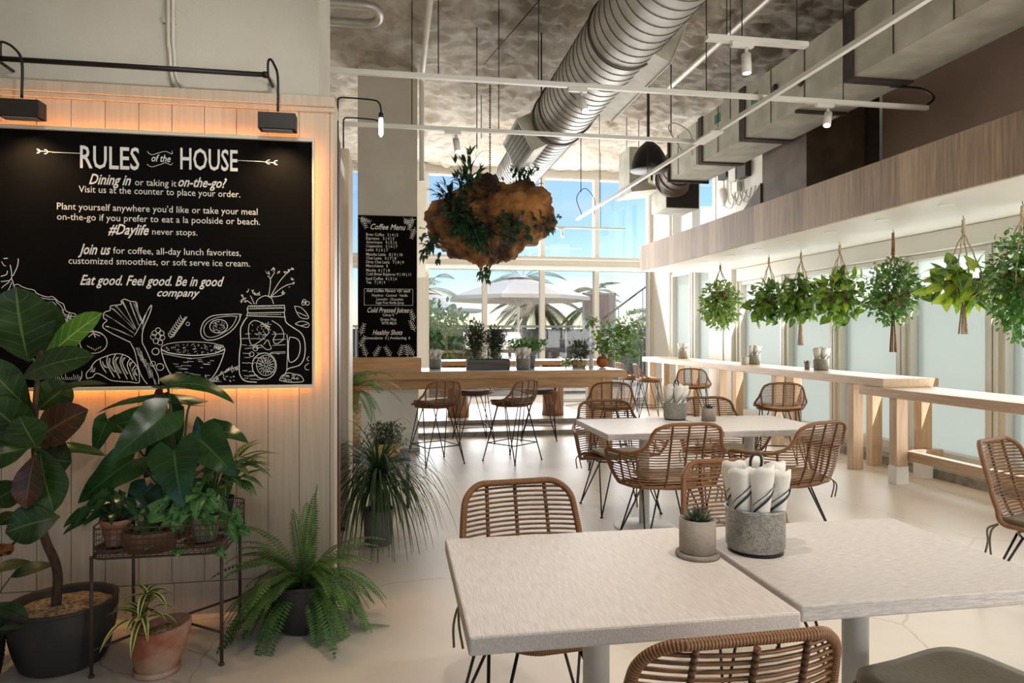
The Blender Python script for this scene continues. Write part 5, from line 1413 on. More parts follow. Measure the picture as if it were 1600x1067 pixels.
    ';1.6,-692,1448,-691,1447,-690,1446,-688,1445;1.6,-661,1443,-660,1442,-658,1441,-657,1440;1.6,-671,1449,-670,1448,-669,1447,-667,1446;1.6,-653,1453,-652,1452,-650,1451,-64'
    '9,1450;1.6,-691,1442,-690,1441,-688,1440,-687,1439;1.6,-660,1417,-659,1416,-658,1415,-656,1414;2,-619,1489,-608,1482,-592,1472,-579,1461,-571,1450,-565,1438,-562,1426,-56'
    '0,1414,-561,1402,-565,1391,-575,1382,-588,1374,-599,1370,-606,1374,-610,1382,-612,1391,-609,1401,-602,1411,-599,1419,-602,1426,-608,1430,-612,1433;1.8,-665,1476,-654,1471'
    ',-640,1463,-629,1458;1.8,-669,1481,-658,1472,-642,1460,-630,1451;1.8,-636,1483,-637,1478,-639,1472,-640,1467;1.8,-648,1477,-649,1470,-649,1461,-650,1454;1.8,-670,1455,-66'
    '5,1458,-658,1461,-652,1463;1.8,-639,1476,-641,1467,-644,1455,-647,1447;1.8,-649,1455,-642,1451,-631,1445,-624,1441;1.8,-674,1470,-664,1468,-651,1465,-641,1463;1.8,-633,14'
    '71,-629,1470,-625,1470,-622,1470;1.8,-655,1461,-647,1460,-636,1458,-627,1457;2,-659,1367,-653,1375,-646,1386,-639,1391,-635,1387,-632,1377,-629,1367,-625,1359,-622,1352,-'
    '622,1346,-628,1343,-637,1341,-646,1343,-653,1347,-660,1354,-666,1360,-669,1362,-671,1363,-672,1364;2,-687,1348,-689,1340,-695,1336,-702,1336,-708,1340,-710,1348,-708,1355'
    ',-702,1359,-695,1359,-689,1355,-687,1348;2,-705,1318,-707,1311,-713,1307,-720,1307,-726,1311,-728,1319,-726,1326,-720,1330,-713,1330,-707,1326,-705,1318;1.5,-747,1421,-74'
    '0,1421,-730,1422,-722,1422;1.5,-703,1422,-694,1421,-680,1420,-670,1420;1.5,-667,1417,-659,1417,-648,1416,-640,1416;1.5,-764,1397,-754,1398,-741,1398,-731,1398;1.5,-721,13'
    '97,-712,1397,-700,1398,-691,1398;1.5,-691,1396,-679,1396,-662,1395,-650,1394;1.5,-764,1367,-756,1366,-747,1365,-739,1364;1.5,-730,1361,-717,1361,-700,1360,-687,1360;1.5,-'
    '701,1362,-691,1363,-677,1364,-666,1365;1.5,-749,1347,-736,1348,-719,1350,-706,1351;1.5,-706,1353,-699,1351,-690,1348,-683,1347;1.5,-706,1351,-695,1351,-679,1352,-667,1352'
    ';1.5,-759,1324,-747,1323,-731,1322,-719,1321;1.5,-692,1326,-684,1324,-673,1322,-665,1321;1.5,-627,1324,-614,1323,-595,1321,-582,1319;1.5,-751,1302,-743,1302,-731,1302,-72'
    '3,1302;1.5,-694,1300,-681,1300,-665,1299,-653,1299;1.5,-709,1298,-699,1299,-685,1301,-675,1302;1.5,-762,1276,-754,1275,-742,1274,-733,1273;1.5,-735,1277,-727,1275,-715,12'
    '72,-706,1270;1.5,-705,1276,-695,1275,-680,1272,-669,1271;1.5,-761,1236,-754,1236,-745,1235,-738,1235;1.5,-732,1230,-724,1231,-714,1232,-706,1233;1.5,-650,1232,-637,1231,-'
    '619,1230,-605,1229;1.5,-754,1211,-743,1209,-729,1208,-719,1207;1.5,-738,1207,-727,1208,-711,1209,-700,1209;1.5,-728,1213,-716,1213,-699,1213,-687,1212;1.5,-753,1196,-747,'
    '1197,-738,1197,-732,1197;1.5,-725,1193,-715,1193,-700,1192,-690,1191;1.5,-690,1191,-679,1191,-664,1192,-652,1193;1.4,-619,1419,-599,1420,-572,1421,-552,1422;1.4,-616,1391'
    ',-597,1392,-571,1393,-552,1394;1.4,-615,1363,-596,1364,-570,1365,-552,1366;1.4,-622,1328,-601,1329,-572,1330,-552,1331;1.4,-630,1322,-607,1322,-575,1323,-552,1324;2,-695,'
    '1572,-694,1579,-691,1588,-685,1597,-676,1604,-664,1611,-652,1615,-641,1614,-631,1610,-622,1604,-616,1594,-613,1582,-610,1573;2,-636,1608,-634,1618,-631,1634,-629,1650,-62'
    '7,1667,-625,1685,-626,1699,-629,1708,-635,1713,-639,1716;2,-629,1604,-619,1622,-605,1648,-592,1671,-580,1689,-569,1704,-558,1717,-548,1728,-538,1736,-532,1742;2,-622,1608'
    ',-611,1620,-595,1636,-579,1650,-562,1661,-545,1670,-532,1675,-522,1677,-516,1677,-511,1676;2,-622,1608,-608,1610,-588,1613,-572,1617,-563,1622,-558,1629,-555,1633;2,-626,'
    '1699,-620,1709,-611,1724,-605,1734;2,-715,1572,-722,1577,-732,1584,-738,1590;2,-703,1572,-709,1585,-716,1602,-722,1614;2.4,-646,1733,-644,1731,-641,1728,-639,1726;2.4,-64'
    '6,1733,-647,1736,-649,1740,-651,1742;2.4,-646,1733,-647,1736,-649,1740,-650,1743;2.4,-632,1730,-635,1729,-639,1728,-642,1726;2.4,-632,1730,-633,1733,-635,1737,-635,1740;2'
    '.4,-632,1730,-632,1727,-631,1723,-630,1720;2.4,-605,1744,-608,1743,-611,1740,-613,1738;2.4,-605,1744,-608,1742,-611,1739,-613,1737;2.4,-605,1744,-605,1748,-605,1752,-606,'
    '1755;2.4,-589,1738,-586,1738,-582,1739,-579,1740;2.4,-589,1738,-589,1735,-590,1730,-590,1727;2.4,-589,1738,-586,1736,-583,1734,-581,1732;2.4,-615,1751,-618,1749,-620,1746'
    ',-622,1744;2.4,-615,1751,-614,1754,-611,1757,-609,1759;2.4,-615,1751,-613,1751,-608,1752,-605,1752;2.4,-552,1738,-549,1737,-545,1736,-542,1735;2.4,-552,1738,-553,1736,-55'
    '5,1732,-557,1729;2.4,-552,1738,-555,1738,-559,1737,-562,1737;2.4,-532,1746,-529,1748,-526,1750,-524,1752;2.4,-532,1746,-534,1747,-538,1749,-541,1750;2.4,-532,1746,-534,17'
    '44,-538,1742,-541,1741;2.4,-521,1749,-518,1750,-514,1751,-511,1751;2.4,-521,1749,-522,1752,-522,1757,-522,1760;2.4,-521,1749,-519,1751,-516,1754,-513,1756;2.4,-521,1697,-'
    '520,1700,-519,1704,-518,1707;2.4,-521,1697,-518,1697,-514,1698,-511,1698;2.4,-521,1697,-523,1700,-524,1703,-526,1706;2.4,-511,1676,-511,1679,-510,1683,-509,1686;2.4,-511,'
    '1676,-514,1676,-518,1676,-521,1676;2.4,-511,1676,-513,1679,-514,1682,-516,1685;2.4,-538,1658,-536,1659,-532,1661,-529,1662;2.4,-538,1658,-535,1659,-532,1660,-529,1661;2.4'
    ',-538,1658,-536,1660,-533,1662,-530,1664;2.4,-562,1633,-563,1636,-565,1640,-566,1642;2.4,-562,1633,-565,1633,-569,1633,-572,1632;2.4,-562,1633,-564,1631,-568,1629,-571,16'
    '28;2.4,-565,1623,-568,1621,-571,1618,-573,1616;2.4,-565,1623,-562,1623,-558,1625,-556,1626;2.4,-565,1623,-567,1625,-569,1629,-570,1632;2.4,-762,1610,-761,1613,-759,1617,-'
    '759,1620;2.4,-762,1610,-763,1613,-765,1616,-767,1619;2.4,-762,1610,-759,1608,-756,1606,-754,1604;2.4,-752,1600,-754,1599,-758,1597,-761,1596;2.4,-752,1600,-753,1597,-756,'
    '1594,-757,1591;2.4,-752,1600,-749,1600,-745,1601,-742,1602;2.4,-762,1586,-763,1589,-764,1593,-765,1595;2.4,-762,1586,-764,1584,-766,1580,-768,1578;2.4,-762,1586,-764,1586'
    ',-769,1586,-771,1587;2.4,-745,1583,-743,1584,-740,1587,-737,1589;2.4,-745,1583,-748,1583,-752,1584,-755,1584;2.4,-745,1583,-746,1586,-747,1590,-748,1593;2.4,-732,1638,-73'
    '4,1636,-736,1633,-738,1630;2.4,-732,1638,-734,1637,-738,1635,-741,1633;2.4,-732,1638,-732,1641,-731,1646,-731,1649;2.4,-712,1635,-711,1632,-710,1628,-709,1625;2.4,-712,16'
    '35,-713,1638,-715,1641,-716,1644;2.4,-712,1635,-710,1638,-708,1641,-707,1644;2.4,-692,1618,-689,1618,-685,1618,-682,1618;2.4,-692,1618,-695,1618,-699,1619,-702,1620;2.4,-'
    '692,1618,-694,1620,-697,1623,-700,1625;2.4,-705,1621,-702,1621,-698,1622,-695,1622;2.4,-705,1621,-705,1624,-704,1628,-703,1631;2.4,-705,1621,-703,1623,-701,1627,-699,1629'
    ';2.4,-682,1625,-685,1625,-689,1626,-692,1626;2.4,-682,1625,-680,1623,-677,1619,-675,1617;2.4,-682,1625,-681,1628,-679,1631,-678,1634;1.6,-902,1195,-887,1205,-866,1220,-84'
    '4,1233,-820,1244,-795,1253,-778,1260;2,-899,1195,-900,1191,-901,1185,-902,1180;2,-894,1198,-894,1194,-894,1188,-894,1183;2,-888,1201,-887,1197,-885,1190,-884,1186;2,-883,'
    '1204,-882,1200,-881,1193,-881,1189;2,-878,1207,-877,1202,-877,1196,-876,1192;2,-872,1210,-870,1215,-866,1222,-864,1226;2,-867,1213,-866,1218,-863,1224,-862,1229;2,-862,12'
    '16,-862,1221,-862,1227,-863,1232;2,-856,1219,-857,1224,-858,1230,-859,1235;2,-851,1222,-851,1217,-851,1211,-851,1206;2,-846,1225,-843,1229,-840,1236,-837,1241;2,-840,1227'
    ',-839,1232,-837,1239,-836,1244;2,-835,1230,-834,1235,-833,1242,-832,1247;2,-830,1233,-829,1238,-828,1245,-827,1250;2,-824,1236,-825,1241,-825,1248,-825,1253;2,-819,1239,-'
    '818,1244,-816,1251,-815,1256;2,-814,1242,-812,1238,-810,1231,-809,1227;2,-808,1245,-809,1250,-810,1257,-810,1262;2,-803,1248,-803,1244,-802,1237,-802,1233;2,-797,1251,-79'
    '5,1246,-791,1240,-789,1236;2,-792,1254,-790,1249,-787,1243,-784,1239;2,-787,1257,-785,1252,-783,1246,-781,1242;1.4,-982,1184,-985,1184,-989,1184,-992,1184;1.4,-989,1190,-'
    '951,1187,-897,1185,-858,1182;1.4,-1027,1185,-977,1184,-908,1183,-858,1182;1.4,-938,1210,-935,1210,-932,1208,-930,1208;1.4,-825,1189,-823,1188,-820,1187,-817,1186;1.4,-920'
    ',1198,-917,1197,-914,1196,-912,1195;1.4,-806,1189,-804,1188,-801,1187,-798,1186;1.4,-850,1195,-848,1194,-845,1193,-842,1192;1.4,-807,1207,-805,1206,-802,1205,-799,1204;1.'
    '4,-936,1188,-934,1187,-931,1186,-928,1185;1.4,-914,1183,-911,1182,-908,1181,-906,1180;1.4,-847,1192,-844,1191,-841,1190,-839,1189;1.4,-820,1204,-817,1203,-814,1202,-812,1'
    '201;1.4,-806,1210,-804,1209,-801,1208,-798,1207;1.4,-923,1187,-921,1186,-918,1185,-916,1184;1.4,-822,1184,-820,1183,-816,1182,-814,1181;1.4,-824,1187,-822,1186,-819,1185,'
    '-816,1184;1.4,-940,1208,-937,1207,-934,1206,-932,1205;1.4,-820,1205,-817,1204,-814,1203,-812,1202;1.4,-932,1182,-930,1182,-926,1180,-924,1180;1.4,-935,1186,-933,1185,-929'
    ',1184,-927,1183;1.4,-854,1202,-851,1201,-848,1200,-846,1199;1.4,-884,1199,-881,1198,-878,1197,-876,1196;1.4,-850,1198,-847,1197,-844,1196,-842,1195;1.4,-837,1210,-835,120'
    '9,-832,1208,-829,1207;1.4,-900,1189,-898,1188,-894,1187,-892,1186;1.4,-923,1192,-921,1192,-918,1190,-915,1190;1.4,-887,1210,-885,1209,-882,1208,-880,1207;1.4,-879,1193,-8'
    '77,1192,-873,1191,-871,1190;1.4,-843,1207,-840,1207,-837,1205,-835,1205;2.2,-582,1185,-580,1190,-577,1198,-572,1206,-562,1213,-550,1219,-538,1223,-529,1222,-520,1219,-511'
    ',1216,-502,1215,-493,1214,-484,1212,-476,1206,-469,1198,-465,1190,-463,1185,-464,1180,-471,1176,-487,1175,-510,1174,-532,1175,-551,1178,-569,1182,-582,1185;1.5,-522,1206,'
    '-520,1208,-516,1210,-513,1211,-511,1209,-510,1205,-509,1201;1.5,-565,1191,-562,1193,-558,1196,-555,1197,-553,1194,-552,1190,-551,1187;1.5,-492,1206,-490,1208,-486,1211,-4'
    '83,1212,-481,1209,-480,1205,-479,1202;1.5,-523,1196,-520,1198,-517,1200,-513,1201,-512,1199,-510,1195,-509,1192;1.5,-562,1182,-560,1184,-556,1187,-553,1188,-551,1185,-550'
    ',1181,-549,1178;1.5,-537,1183,-534,1185,-531,1187,-527,1188,-526,1186,-524,1181,-523,1178;1.5,-523,1191,-520,1193,-517,1196,-513,1197,-512,1194,-510,1190,-509,1187;1.5,-5'
    '01,1192,-499,1194,-495,1197,-492,1198,-490,1195,-489,1191,-488,1188;1.5,-547,1204,-544,1206,-541,1209,-538,1210,-536,1207,-534,1203,-534,1200;1.5,-517,1211,-514,1213,-511'
    ',1216,-507,1217,-506,1214,-504,1210,-503,1207;1.5,-508,1191,-506,1193,-502,1195,-499,1196,-497,1194,-496,1189,-495,1186;1.5,-552,1205,-549,1207,-546,1210,-543,1211,-541,1'
    '208,-539,1204,-539,1201;1.5,-549,1184,-546,1186,-542,1189,-539,1190,-537,1187,-536,1183,-535,1180;1.5,-558,1204,-556,1206,-552,1209,-549,1210,-547,1207,-546,1203,-545,120'
    '0;1.9,-508,1563,-500,1562,-489,1561,-477,1557,-466,1548,-455,1536,-447,1525,-441,1515,-438,1506,-440,1500,-450,1499,-465,1500,-477,1504,-486,1511,-492,1521,-498,1532,-502'
    ',1543,-506,1555,-508,1563;1.9,-505,1472,-498,1477,-488,1483,-477,1486,-464,1485,-448,1481,-438,1476,-435,1468,-438,1460,-443,1455,-453,1455,-466,1458,-477,1462,-488,1465,'
    '-498,1469,-505,1472;1.9,-494,1532,-480,1526,-461,1517,-447,1511;1.9,-477,1462,-467,1465,-454,1469,-443,1472;1.7,-451,1588,-454,1581,-460,1579,-467,1581,-470,1588,-467,159'
    '5,-460,1598,-454,1595,-451,1588;1.7,-454,1578,-457,1571,-464,1568,-471,1571,-473,1578,-471,1585,-464,1588,-457,1585,-454,1578;1.7,-434,1578,-437,1571,-443,1568,-450,1571,'
    '-453,1578,-450,1585,-443,1588,-437,1585,-434,1578;1.8,-437,1306,-440,1303,-445,1297,-447,1292,-445,1288,-440,1284,-437,1282;1.8,-437,1271,-442,1268,-450,1263,-456,1257,-4'
    '57,1251,-456,1245,-454,1240,-449,1238,-442,1237,-437,1237'
)


def lettering(body, x0, x1, zb, cap, y, parent, mat, shear=0.0, bold=0.0, fit=True):
    """One line of writing as a thin mesh in the XZ plane, baseline at zb, from x0 to x1."""
    c = bpy.data.curves.new('lettering', 'FONT')
    c.body = body
    c.size = 1.0
    c.shear = shear
    c.offset = bold
    c.resolution_u = 2
    c.extrude = 0.0
    o = bpy.data.objects.new('lettering', c)
    COL.objects.link(o)
    dg = bpy.context.evaluated_depsgraph_get()
    me = bpy.data.meshes.new_from_object(o.evaluated_get(dg))
    bpy.data.objects.remove(o, do_unlink=True)
    bpy.data.curves.remove(c)
    xs = [v.co.x for v in me.vertices]
    a, b = min(xs), max(xs)
    sz = cap / .72
    sx = (x1 - x0) / (b - a) if fit else sz
    for v in me.vertices:
        v.co = (x0 + (v.co.x - a) * sx, y, zb + v.co.y * sz)
    me.materials.clear()
    me.materials.append(mat)
    o = bpy.data.objects.new('lettering', me)
    COL.objects.link(o)
    o.parent = parent
    return o


bd = thing('rules_board', 'black chalkboard of house rules with food drawings, lit amber from behind', 'sign', (0, 0, 0))
MB().box(-2.02, -.42, 3.6145, 3.622, 1.163, 2.402).build('panel', MT['chalkboard'], bd)
m = MB()
m.box(-2.05, -.408, 3.597, 3.622, 2.402, 2.420).box(-2.05, -.408, 3.597, 3.622, 1.147, 1.163)
m.box(-.42, -.408, 3.597, 3.622, 1.163, 2.402).box(-2.05, -2.02, 3.597, 3.622, 1.163, 2.402)
m.build('frame', MT['frame_pale'], bd, bevel=.002)
m = MB()
m.box(-2.02, -.46, 3.624, 3.634, 2.36, 2.372).box(-2.02, -.46, 3.624, 3.634, 1.19, 1.202).box(-.47, -.458, 3.624, 3.634, 1.21, 2.36)
m.build('led_strip', MT['glow'], bd)
RULES = [
    ('RULES', -1.510, -1.243, 2.229, .112, 0, .012), ('of the', -1.187, -1.099, 2.273, .036, .3, .01), ('HOUSE', -1.054, -.783, 2.241, .109, 0, .012),
    ('Dining in', -1.470, -1.281, 2.151, .052, .4, .016), ('or taking it', -1.263, -1.072, 2.152, .034, 0, 0), ('on-the-go?', -1.063, -.835, 2.154, .050, .4, .016),
    ('Visit us at the counter to place your order.', -1.516, -.771, 2.109, .034, 0, 0),
    ("Plant yourself anywhere you'd like or take your meal", -1.612, -.688, 2.023, .034, 0, 0),
    ('on-the-go if you prefer to eat a la poolside or beach.', -1.612, -.676, 1.973, .034, 0, 0),
    ('#Daylife', -1.385, -1.199, 1.909, .052, .4, .016), ('never stops.', -1.184, -.974, 1.912, .032, 0, 0),
    ('Join us', -1.519, -1.373, 1.809, .052, .4, .016), ('for coffee, all-day lunch favorites,', -1.362, -.768, 1.814, .034, 0, 0),
    ('customized smoothies, or soft serve ice cream.', -1.561, -.725, 1.761, .034, 0, 0),
    ('Eat good. Feel good. Be in good', -1.510, -.847, 1.660, .050, .4, .014), ('company', -1.161, -.962, 1.607, .040, .4, .014)]
for a in RULES:
    lettering(a[0], a[1], a[2], a[3], a[4], 3.6135, bd, MT['chalk'], a[5], a[6])
m = MB()
for s_ in ''.join(CHALK).split(';'):
    q = s_.split(',')
    w_ = float(q[0]) * .00145
    v_ = [float(t_) / 1000 for t_ in q[1:]]
    m.ribbon(list(zip(v_[0::2], v_[1::2])), w_, 3.6138)
m.build('chalk_drawing', MT['chalk'], bd)

# ---------------------------------------------------------------- coffee menu on the column
mb = thing('menu_board', 'tall black coffee menu board hung on the pale column', 'sign', (0, 0, 0))
MB().box(-.467, .271, 8.875, 8.899, 1.10, 2.937).build('panel', MT['chalkboard'], mb)
MENU = [
    ('Coffee Menu', -.313, .130, 2.759, .074, .35, .012),
    ('Brew Coffee   3 | 4 | 5', -.369, .033, 2.676, .037, 0, .006), ('Espresso   3 | 4 | 5', -.369, -.016, 2.627, .037, 0, .006),
    ('Americano   4 | 5 | 6', -.369, .017, 2.579, .036, 0, .006), ('Cappucino   5 | 6 | 7', -.369, .025, 2.530, .036, 0, .006),
    ('Latte  5 | 6 | 7', -.369, -.096, 2.481, .036, 0, .006), ('Matcha Latte   8 | 9 | 10', -.369, .090, 2.423, .037, 0, .006),
    ('Chai Latte   5 | 7 | 8', -.369, .009, 2.375, .036, 0, .006), ('Dirty Chai Latte   7 | 8 | 9', -.369, .106, 2.326, .036, 0, .006),
    ('Macchiato  5', -.369, -.096, 2.277, .036, 0, .006), ('Mocha  6 | 7 | 8', -.369, -.072, 2.220, .036, 0, .006),
    ('Cold Brew Explorer 9 | 10 | 11', -.369, .196, 2.171, .036, 0, .006), ('Iced Coffee  4 | 5 | 6', -.369, .017, 2.113, .037, 0, .006),
    ('Tea   7 | 8 | 9', -.369, -.129, 2.065, .036, 0, .006), ('Add Coffee Flavors +$1 each', -.369, .187, 1.958, .041, .3, .012),
    ('Hazelnut \u00b7 Caramel \u00b7 Vanilla', -.297, .155, 1.902, .033, 0, .004), ('Lavender \u00b7 Chocolate', -.241, .098, 1.853, .033, 0, .004),
    ('Sugar Free Vanilla Syrup', -.249, .106, 1.808, .033, 0, .004), ('Cold Pressed Juices', -.353, .171, 1.697, .066, .35, .012),
    ('Citrus V', -.161, -.016, 1.649, .037, 0, .006), ('Green Plus', -.193, .009, 1.592, .037, 0, .006), ('WTR MLN', -.177, .009, 1.543, .037, 0, .006),
    ('Healthy Shots', -.289, .090, 1.412, .065, .35, .012), ('Lomendante  6 | Awakening  6', -.393, .187, 1.355, .036, 0, .006)]
for a in MENU:
    lettering(a[0], a[1], a[2], a[3], a[4], 8.8735, mb, MT['chalk'], a[5], a[6])
m = MB()
rn = random.Random(12)


def sprig(x, z, dx, dz, n=5, L=.15):
    m.ribbon([(x, z), (x + dx * L * .5, z + dz * L * .5), (x + dx * L, z + dz * L)], .005, 8.8736)
    for i in range(n):
        q = (i + 1) / n
        for s_ in (-1, 1):
            bx, bz = x + dx * L * q, z + dz * L * q
            px_, pz = -dz * s_, dx * s_
            l = .042 * (1.2 - q * .5)
            ex, ez = bx + (px_ * .8 + dx * .6) * l, bz + (pz * .8 + dz * .6) * l
            m.ribbon([(bx, bz), ((bx + ex) / 2, (bz + ez) / 2), (ex, ez)], .006, 8.8738)


for x, z, dx, dz in ((-.46, 2.90, .9, -.3), (-.43, 2.92, .4, -.9), (.26, 2.90, -.9, -.25), (.22, 2.92, -.3, -.95), (.25, 2.80, -.3, -.9), (.10, 2.92, .6, -.7),
                     (-.36, 1.12, -.3, .95), (-.28, 1.12, .5, .85), (-.05, 1.12, -.5, .85), (.04, 1.12, .3, .95), (.16, 1.12, -.2, .98), (.24, 1.13, -.5, .85),
                     (.25, 1.45, -.4, .9), (.24, 1.58, -.3, .95), (-.44, 1.40, .3, .95), (-.45, 1.25, .4, .9)):
    sprig(x, z, dx, dz)
for a, b_ in (((-.393, 1.999), (.22, 1.999)), ((-.393, 1.79), (.22, 1.79)), ((-.393, 1.999), (-.393, 1.79)), ((.22, 1.999), (.22, 1.79))):
    m.ribbon([a, b_], .004, 8.8736)
m.build('chalk_drawing', MT['chalk'], mb)

# ---------------------------------------------------------------- lamps on the left wall
pl = thing('picture_light', 'black rail with two box-shaped lamp heads above the rules board', 'lamp', (0, 0, 0))
y = 3.56
MB().tube([(-1.86, y, 2.715), (-.625, y, 2.715)], .0125, 12).tube([(-1.86, y, 2.715), (-1.83, y, 2.715)], .017, 12).tube([(-.65, y, 2.715), (-.625, y, 2.715)], .017, 12).build('rail', MT['black'], pl)
for x in (-1.855, -.632):
    MB().tube([(x, y, 2.715), (x, 3.72, 2.715)], .008, 8).build('bracket', MT['black'], pl)
for x, d in ((-1.83, .115), (-.628, .055)):
    m = MB()
    m.tube(crv([(x, y, 2.72), (x, y, 2.775), (x + .012, y - .01, 2.79), (x + d * .6, y - .03, 2.76), (x + d, y - .05, 2.69), (x + d, y - .05, 2.52)], 6), .006, 8)
    m.build('arm', MT['black'], pl)
    h = MB().box(x + d - .088, x + d + .088, y - .085, y - .01, 2.425, 2.505).build('lamp_head', MT['bronze'], pl, bevel=.003)
    MB().box(x + d - .07, x + d + .07, y - .075, y - .02, 2.4215, 2.4245).build('lens', MT['dome_in'], h)
    ld = lamp('picture_lamp', 'SPOT', (x + d, y - .05, 2.41), (x + d, y + .02, 1.4), 14, (1.0, .66, .34), spot_size=2.3, spot_blend=.8, shadow_soft_size=.04)

for i, (bx, by, z0, z1, ex, lab) in enumerate(((-.373, 4.6, 2.66, 2.975, -.095, 'black arched bracket lamp with a bare bulb, nearer the rules board'),
                                               (-.381, 5.2, 2.76, 3.03, -.105, 'black arched bracket lamp standing on the white panel end'))):
    t = thing('bracket_lamp', lab, 'lamp', (bx, by, z0))
    hh = z1 - z0
    MB().tube(crv([(0, 0, 0), (0, 0, hh - .04), (.006, 0, hh - .012), (.035, 0, hh), ((ex - bx) - .06, 0, hh - .004), ((ex - bx) - .014, 0, hh - .02), (ex - bx, 0, hh - .04 - .02 * (1 - i)), (ex - bx, 0, hh - .045 - .045 * (1 - i))], 6), .0055, 8).build('arm', MT['black'], t)
    if i == 0: MB().box(-.018, .006, -.04, .012, -.05, .10).build('wall_plate', MT['black'], t)
    else: MB().lathe([(.014, 0), (.014, .015), (.008, .02)], 12).build('base', MT['black'], t)
    s_ = (1, .45)[i]
    MB().lathe([(.01, 0), (.016, -.008), (.016, -.03 * s_), (.010, -.036 * s_)], 14, (ex - bx, 0, hh - .085 * s_)).build('socket', MT['black'], t)
    MB().lathe([(.010, 0), (.0145, -.015), (.0145, -.11 * (1, .5)[i]), (.006, -.125 * (1, .5)[i]), (0, -.128 * (1, .5)[i])], 14, (ex - bx, 0, hh - .12) if i == 0 else (ex - bx, 0, hh - .05)).build('bulb', MT['bulb'], t)
MB().box(-1.0, -.36, 4.04, 5.03, 2.52, 2.609).build('bridge', MT['white_paint']).__setitem__('kind', 'structure')

m = MB()
m.tube(crv([(-1.135, 3.705, 4.8), (-1.138, 3.705, 3.1), (-1.13, 3.705, 2.86), (-1.118, 3.705, 2.72), (-1.09, 3.70, 2.665)], 6), .014, 8)
for i in range(60):
    z = 2.74 + i * .006
o = m.build('conduit', MT['conduit'])
for z in (3.0, 3.9): MB().box(-1.165, -1.105, 3.70, 3.722, z, z + .03).build('strap', MT['conduit'], o)
tag(o, 'metal conduit running down the plaster wall above the rules board', 'pipe')
ca = MB().tube(crv([(-1.112, 3.70, 4.8), (-1.114, 3.70, 3.1), (-1.108, 3.70, 2.85), (-1.098, 3.70, 2.73), (-1.06, 3.695, 2.665)], 6), .009, 8).build('armoured_cable', MT['column_grey'])
tag(ca, 'ribbed armoured cable hugging the conduit above the rules board', 'cable')

# ---------------------------------------------------------------- ducts
sd = thing('spiral_duct', 'large round spiral duct hung under the foam ceiling', 'duct', (1.93, 0, 4.0))
R_ = .32
m = MB().tube([(0, 2.5 + i * .5, 0) for i in range(18)], R_, 48)
m.build('pipe', MT['duct'], sd)
m = MB()
for i in range(1, 62):
    y = 2.5 + i * .135
    m.tube([(R_ * 1.004 * math.cos(a), y + .135 * a / (2 * PI), R_ * 1.004 * math.sin(a)) for a in [2 * PI * k / 40 for k in range(41)]], .0045, 5, caps=False)
m.build('spiral_seam', MT['duct_seam'], sd)
for y in (3.55, 5.55, 7.55, 7.9):
    MB().tube([(R_ * 1.01 * math.cos(a), y, R_ * 1.01 * math.sin(a)) for a in [2 * PI * k / 48 for k in range(48)]], .016, 6, closed=True).build('coupling', MT['duct_seam'], sd)


def register(y0, y1, ang, wid, out, grill):
    """Saddle-mounted supply register on the duct."""
    d = Vector((math.cos(ang), 0, math.sin(ang)))
    tn = Vector((-math.sin(ang), 0, math.cos(ang)))
    c = d * (R_ + out * .5 - .08) + Vector((0, (y0 + y1) / 2, 0))
    o = MB().obox(c, d * (out * .5 + .08), (0, (y1 - y0) / 2, 0), tn * wid / 2).build('register', MT['duct_sheet'], sd)
    f = d * (R_ + out + .004) + Vector((0, (y0 + y1) / 2, 0))
    g = MB()
    L, w2 = (y1 - y0) / 2, wid / 2
    for sy in (-1, 1): g.obox(f + Vector((0, sy * (L - .01), 0)), d * .006, (0, .018, 0), tn * (w2 + .01))
    for st in (-1, 1): g.obox(f + tn * st * (w2 - .008), d * .006, (0, L, 0), tn * .018)
    g.build('flange', MT['duct_sheet'], o)
    if grill:
        g = MB()
        g.obox(f - d * .0015, d * .002, (0, L - .03, 0), tn * (w2 - .03), 0)
        n = 16
        for i in range(n):
            yy = -L + .05 + (2 * L - .1) * i / (n - 1)
            g.obox(f + Vector((0, yy, 0)), d * .004, (0, .006, 0), tn * (w2 - .03), 1)
        for i in range(7):
            q = -w2 + .04 + (wid - .08) * i / 6
            g.obox(f + tn * q, d * .005, (0, L - .03, 0), tn * .003, 1)
        g.build('grille', [MT['grille'], MT['duct_sheet']], o)


register(5.35, 6.9, math.radians(-22), .36, .10, False)
register(8.0, 9.1, math.radians(206), .42, .12, True)
for y in (5.2, 7.55):
    m = MB()
    for sx in (-1, 1): m.tube([(sx * .3, y, .1), (sx * .3, y, .87)], .008, 6)
    m.tube([(-.32, y, .09), (.32, y, .09)], .012, 6)
    m.build('hanger', MT['bronze'], sd)

rd = thing('rectangular_duct', 'long rectangular sheet-metal duct above the soffit', 'duct', (0, 0, 0))
MB().box(3.79, 4.34, -1.0, 9.05, 3.58, 4.13).build('trunk', MT['duct_sheet'], rd)
for y, w in ((8.05, .11), (7.0, .12), (5.2, .12), (3.6, .12)):
    MB().box(3.775, 4.355, y - w / 2, y + w / 2, 3.565, 4.145).build('joint_band', MT['sealant'], rd)
for y in (6.35, 5.9):
    MB().lathe([(.0, 0), (.055, .0), (.05, .014), (0, .018)], 14).build('sealant_patch', MT['sealant'], rd, (3.79, y, 3.9 if y > 6 else 3.82)).rotation_euler = (0, -PI / 2, 0)
for y, z in ((6.75, 3.95), (7.6, 4.0)):
    o = MB().box(3.786, 3.79, y - .07, y + .07, z - .06, z + .05).build('green_tag', MT['green_mark'], rd)
m = MB()
for i in range(14):
    y = 1.2 + i * .58
    m.box(3.786, 3.79, y, y + .012, 3.585, 4.125)
m.build('seam', MT['duct_seam'], rd)
MB().box(3.76, 4.37, 9.02, 9.06, 3.55, 4.16).build('end_flange', MT['sealant'], rd)
m = MB()
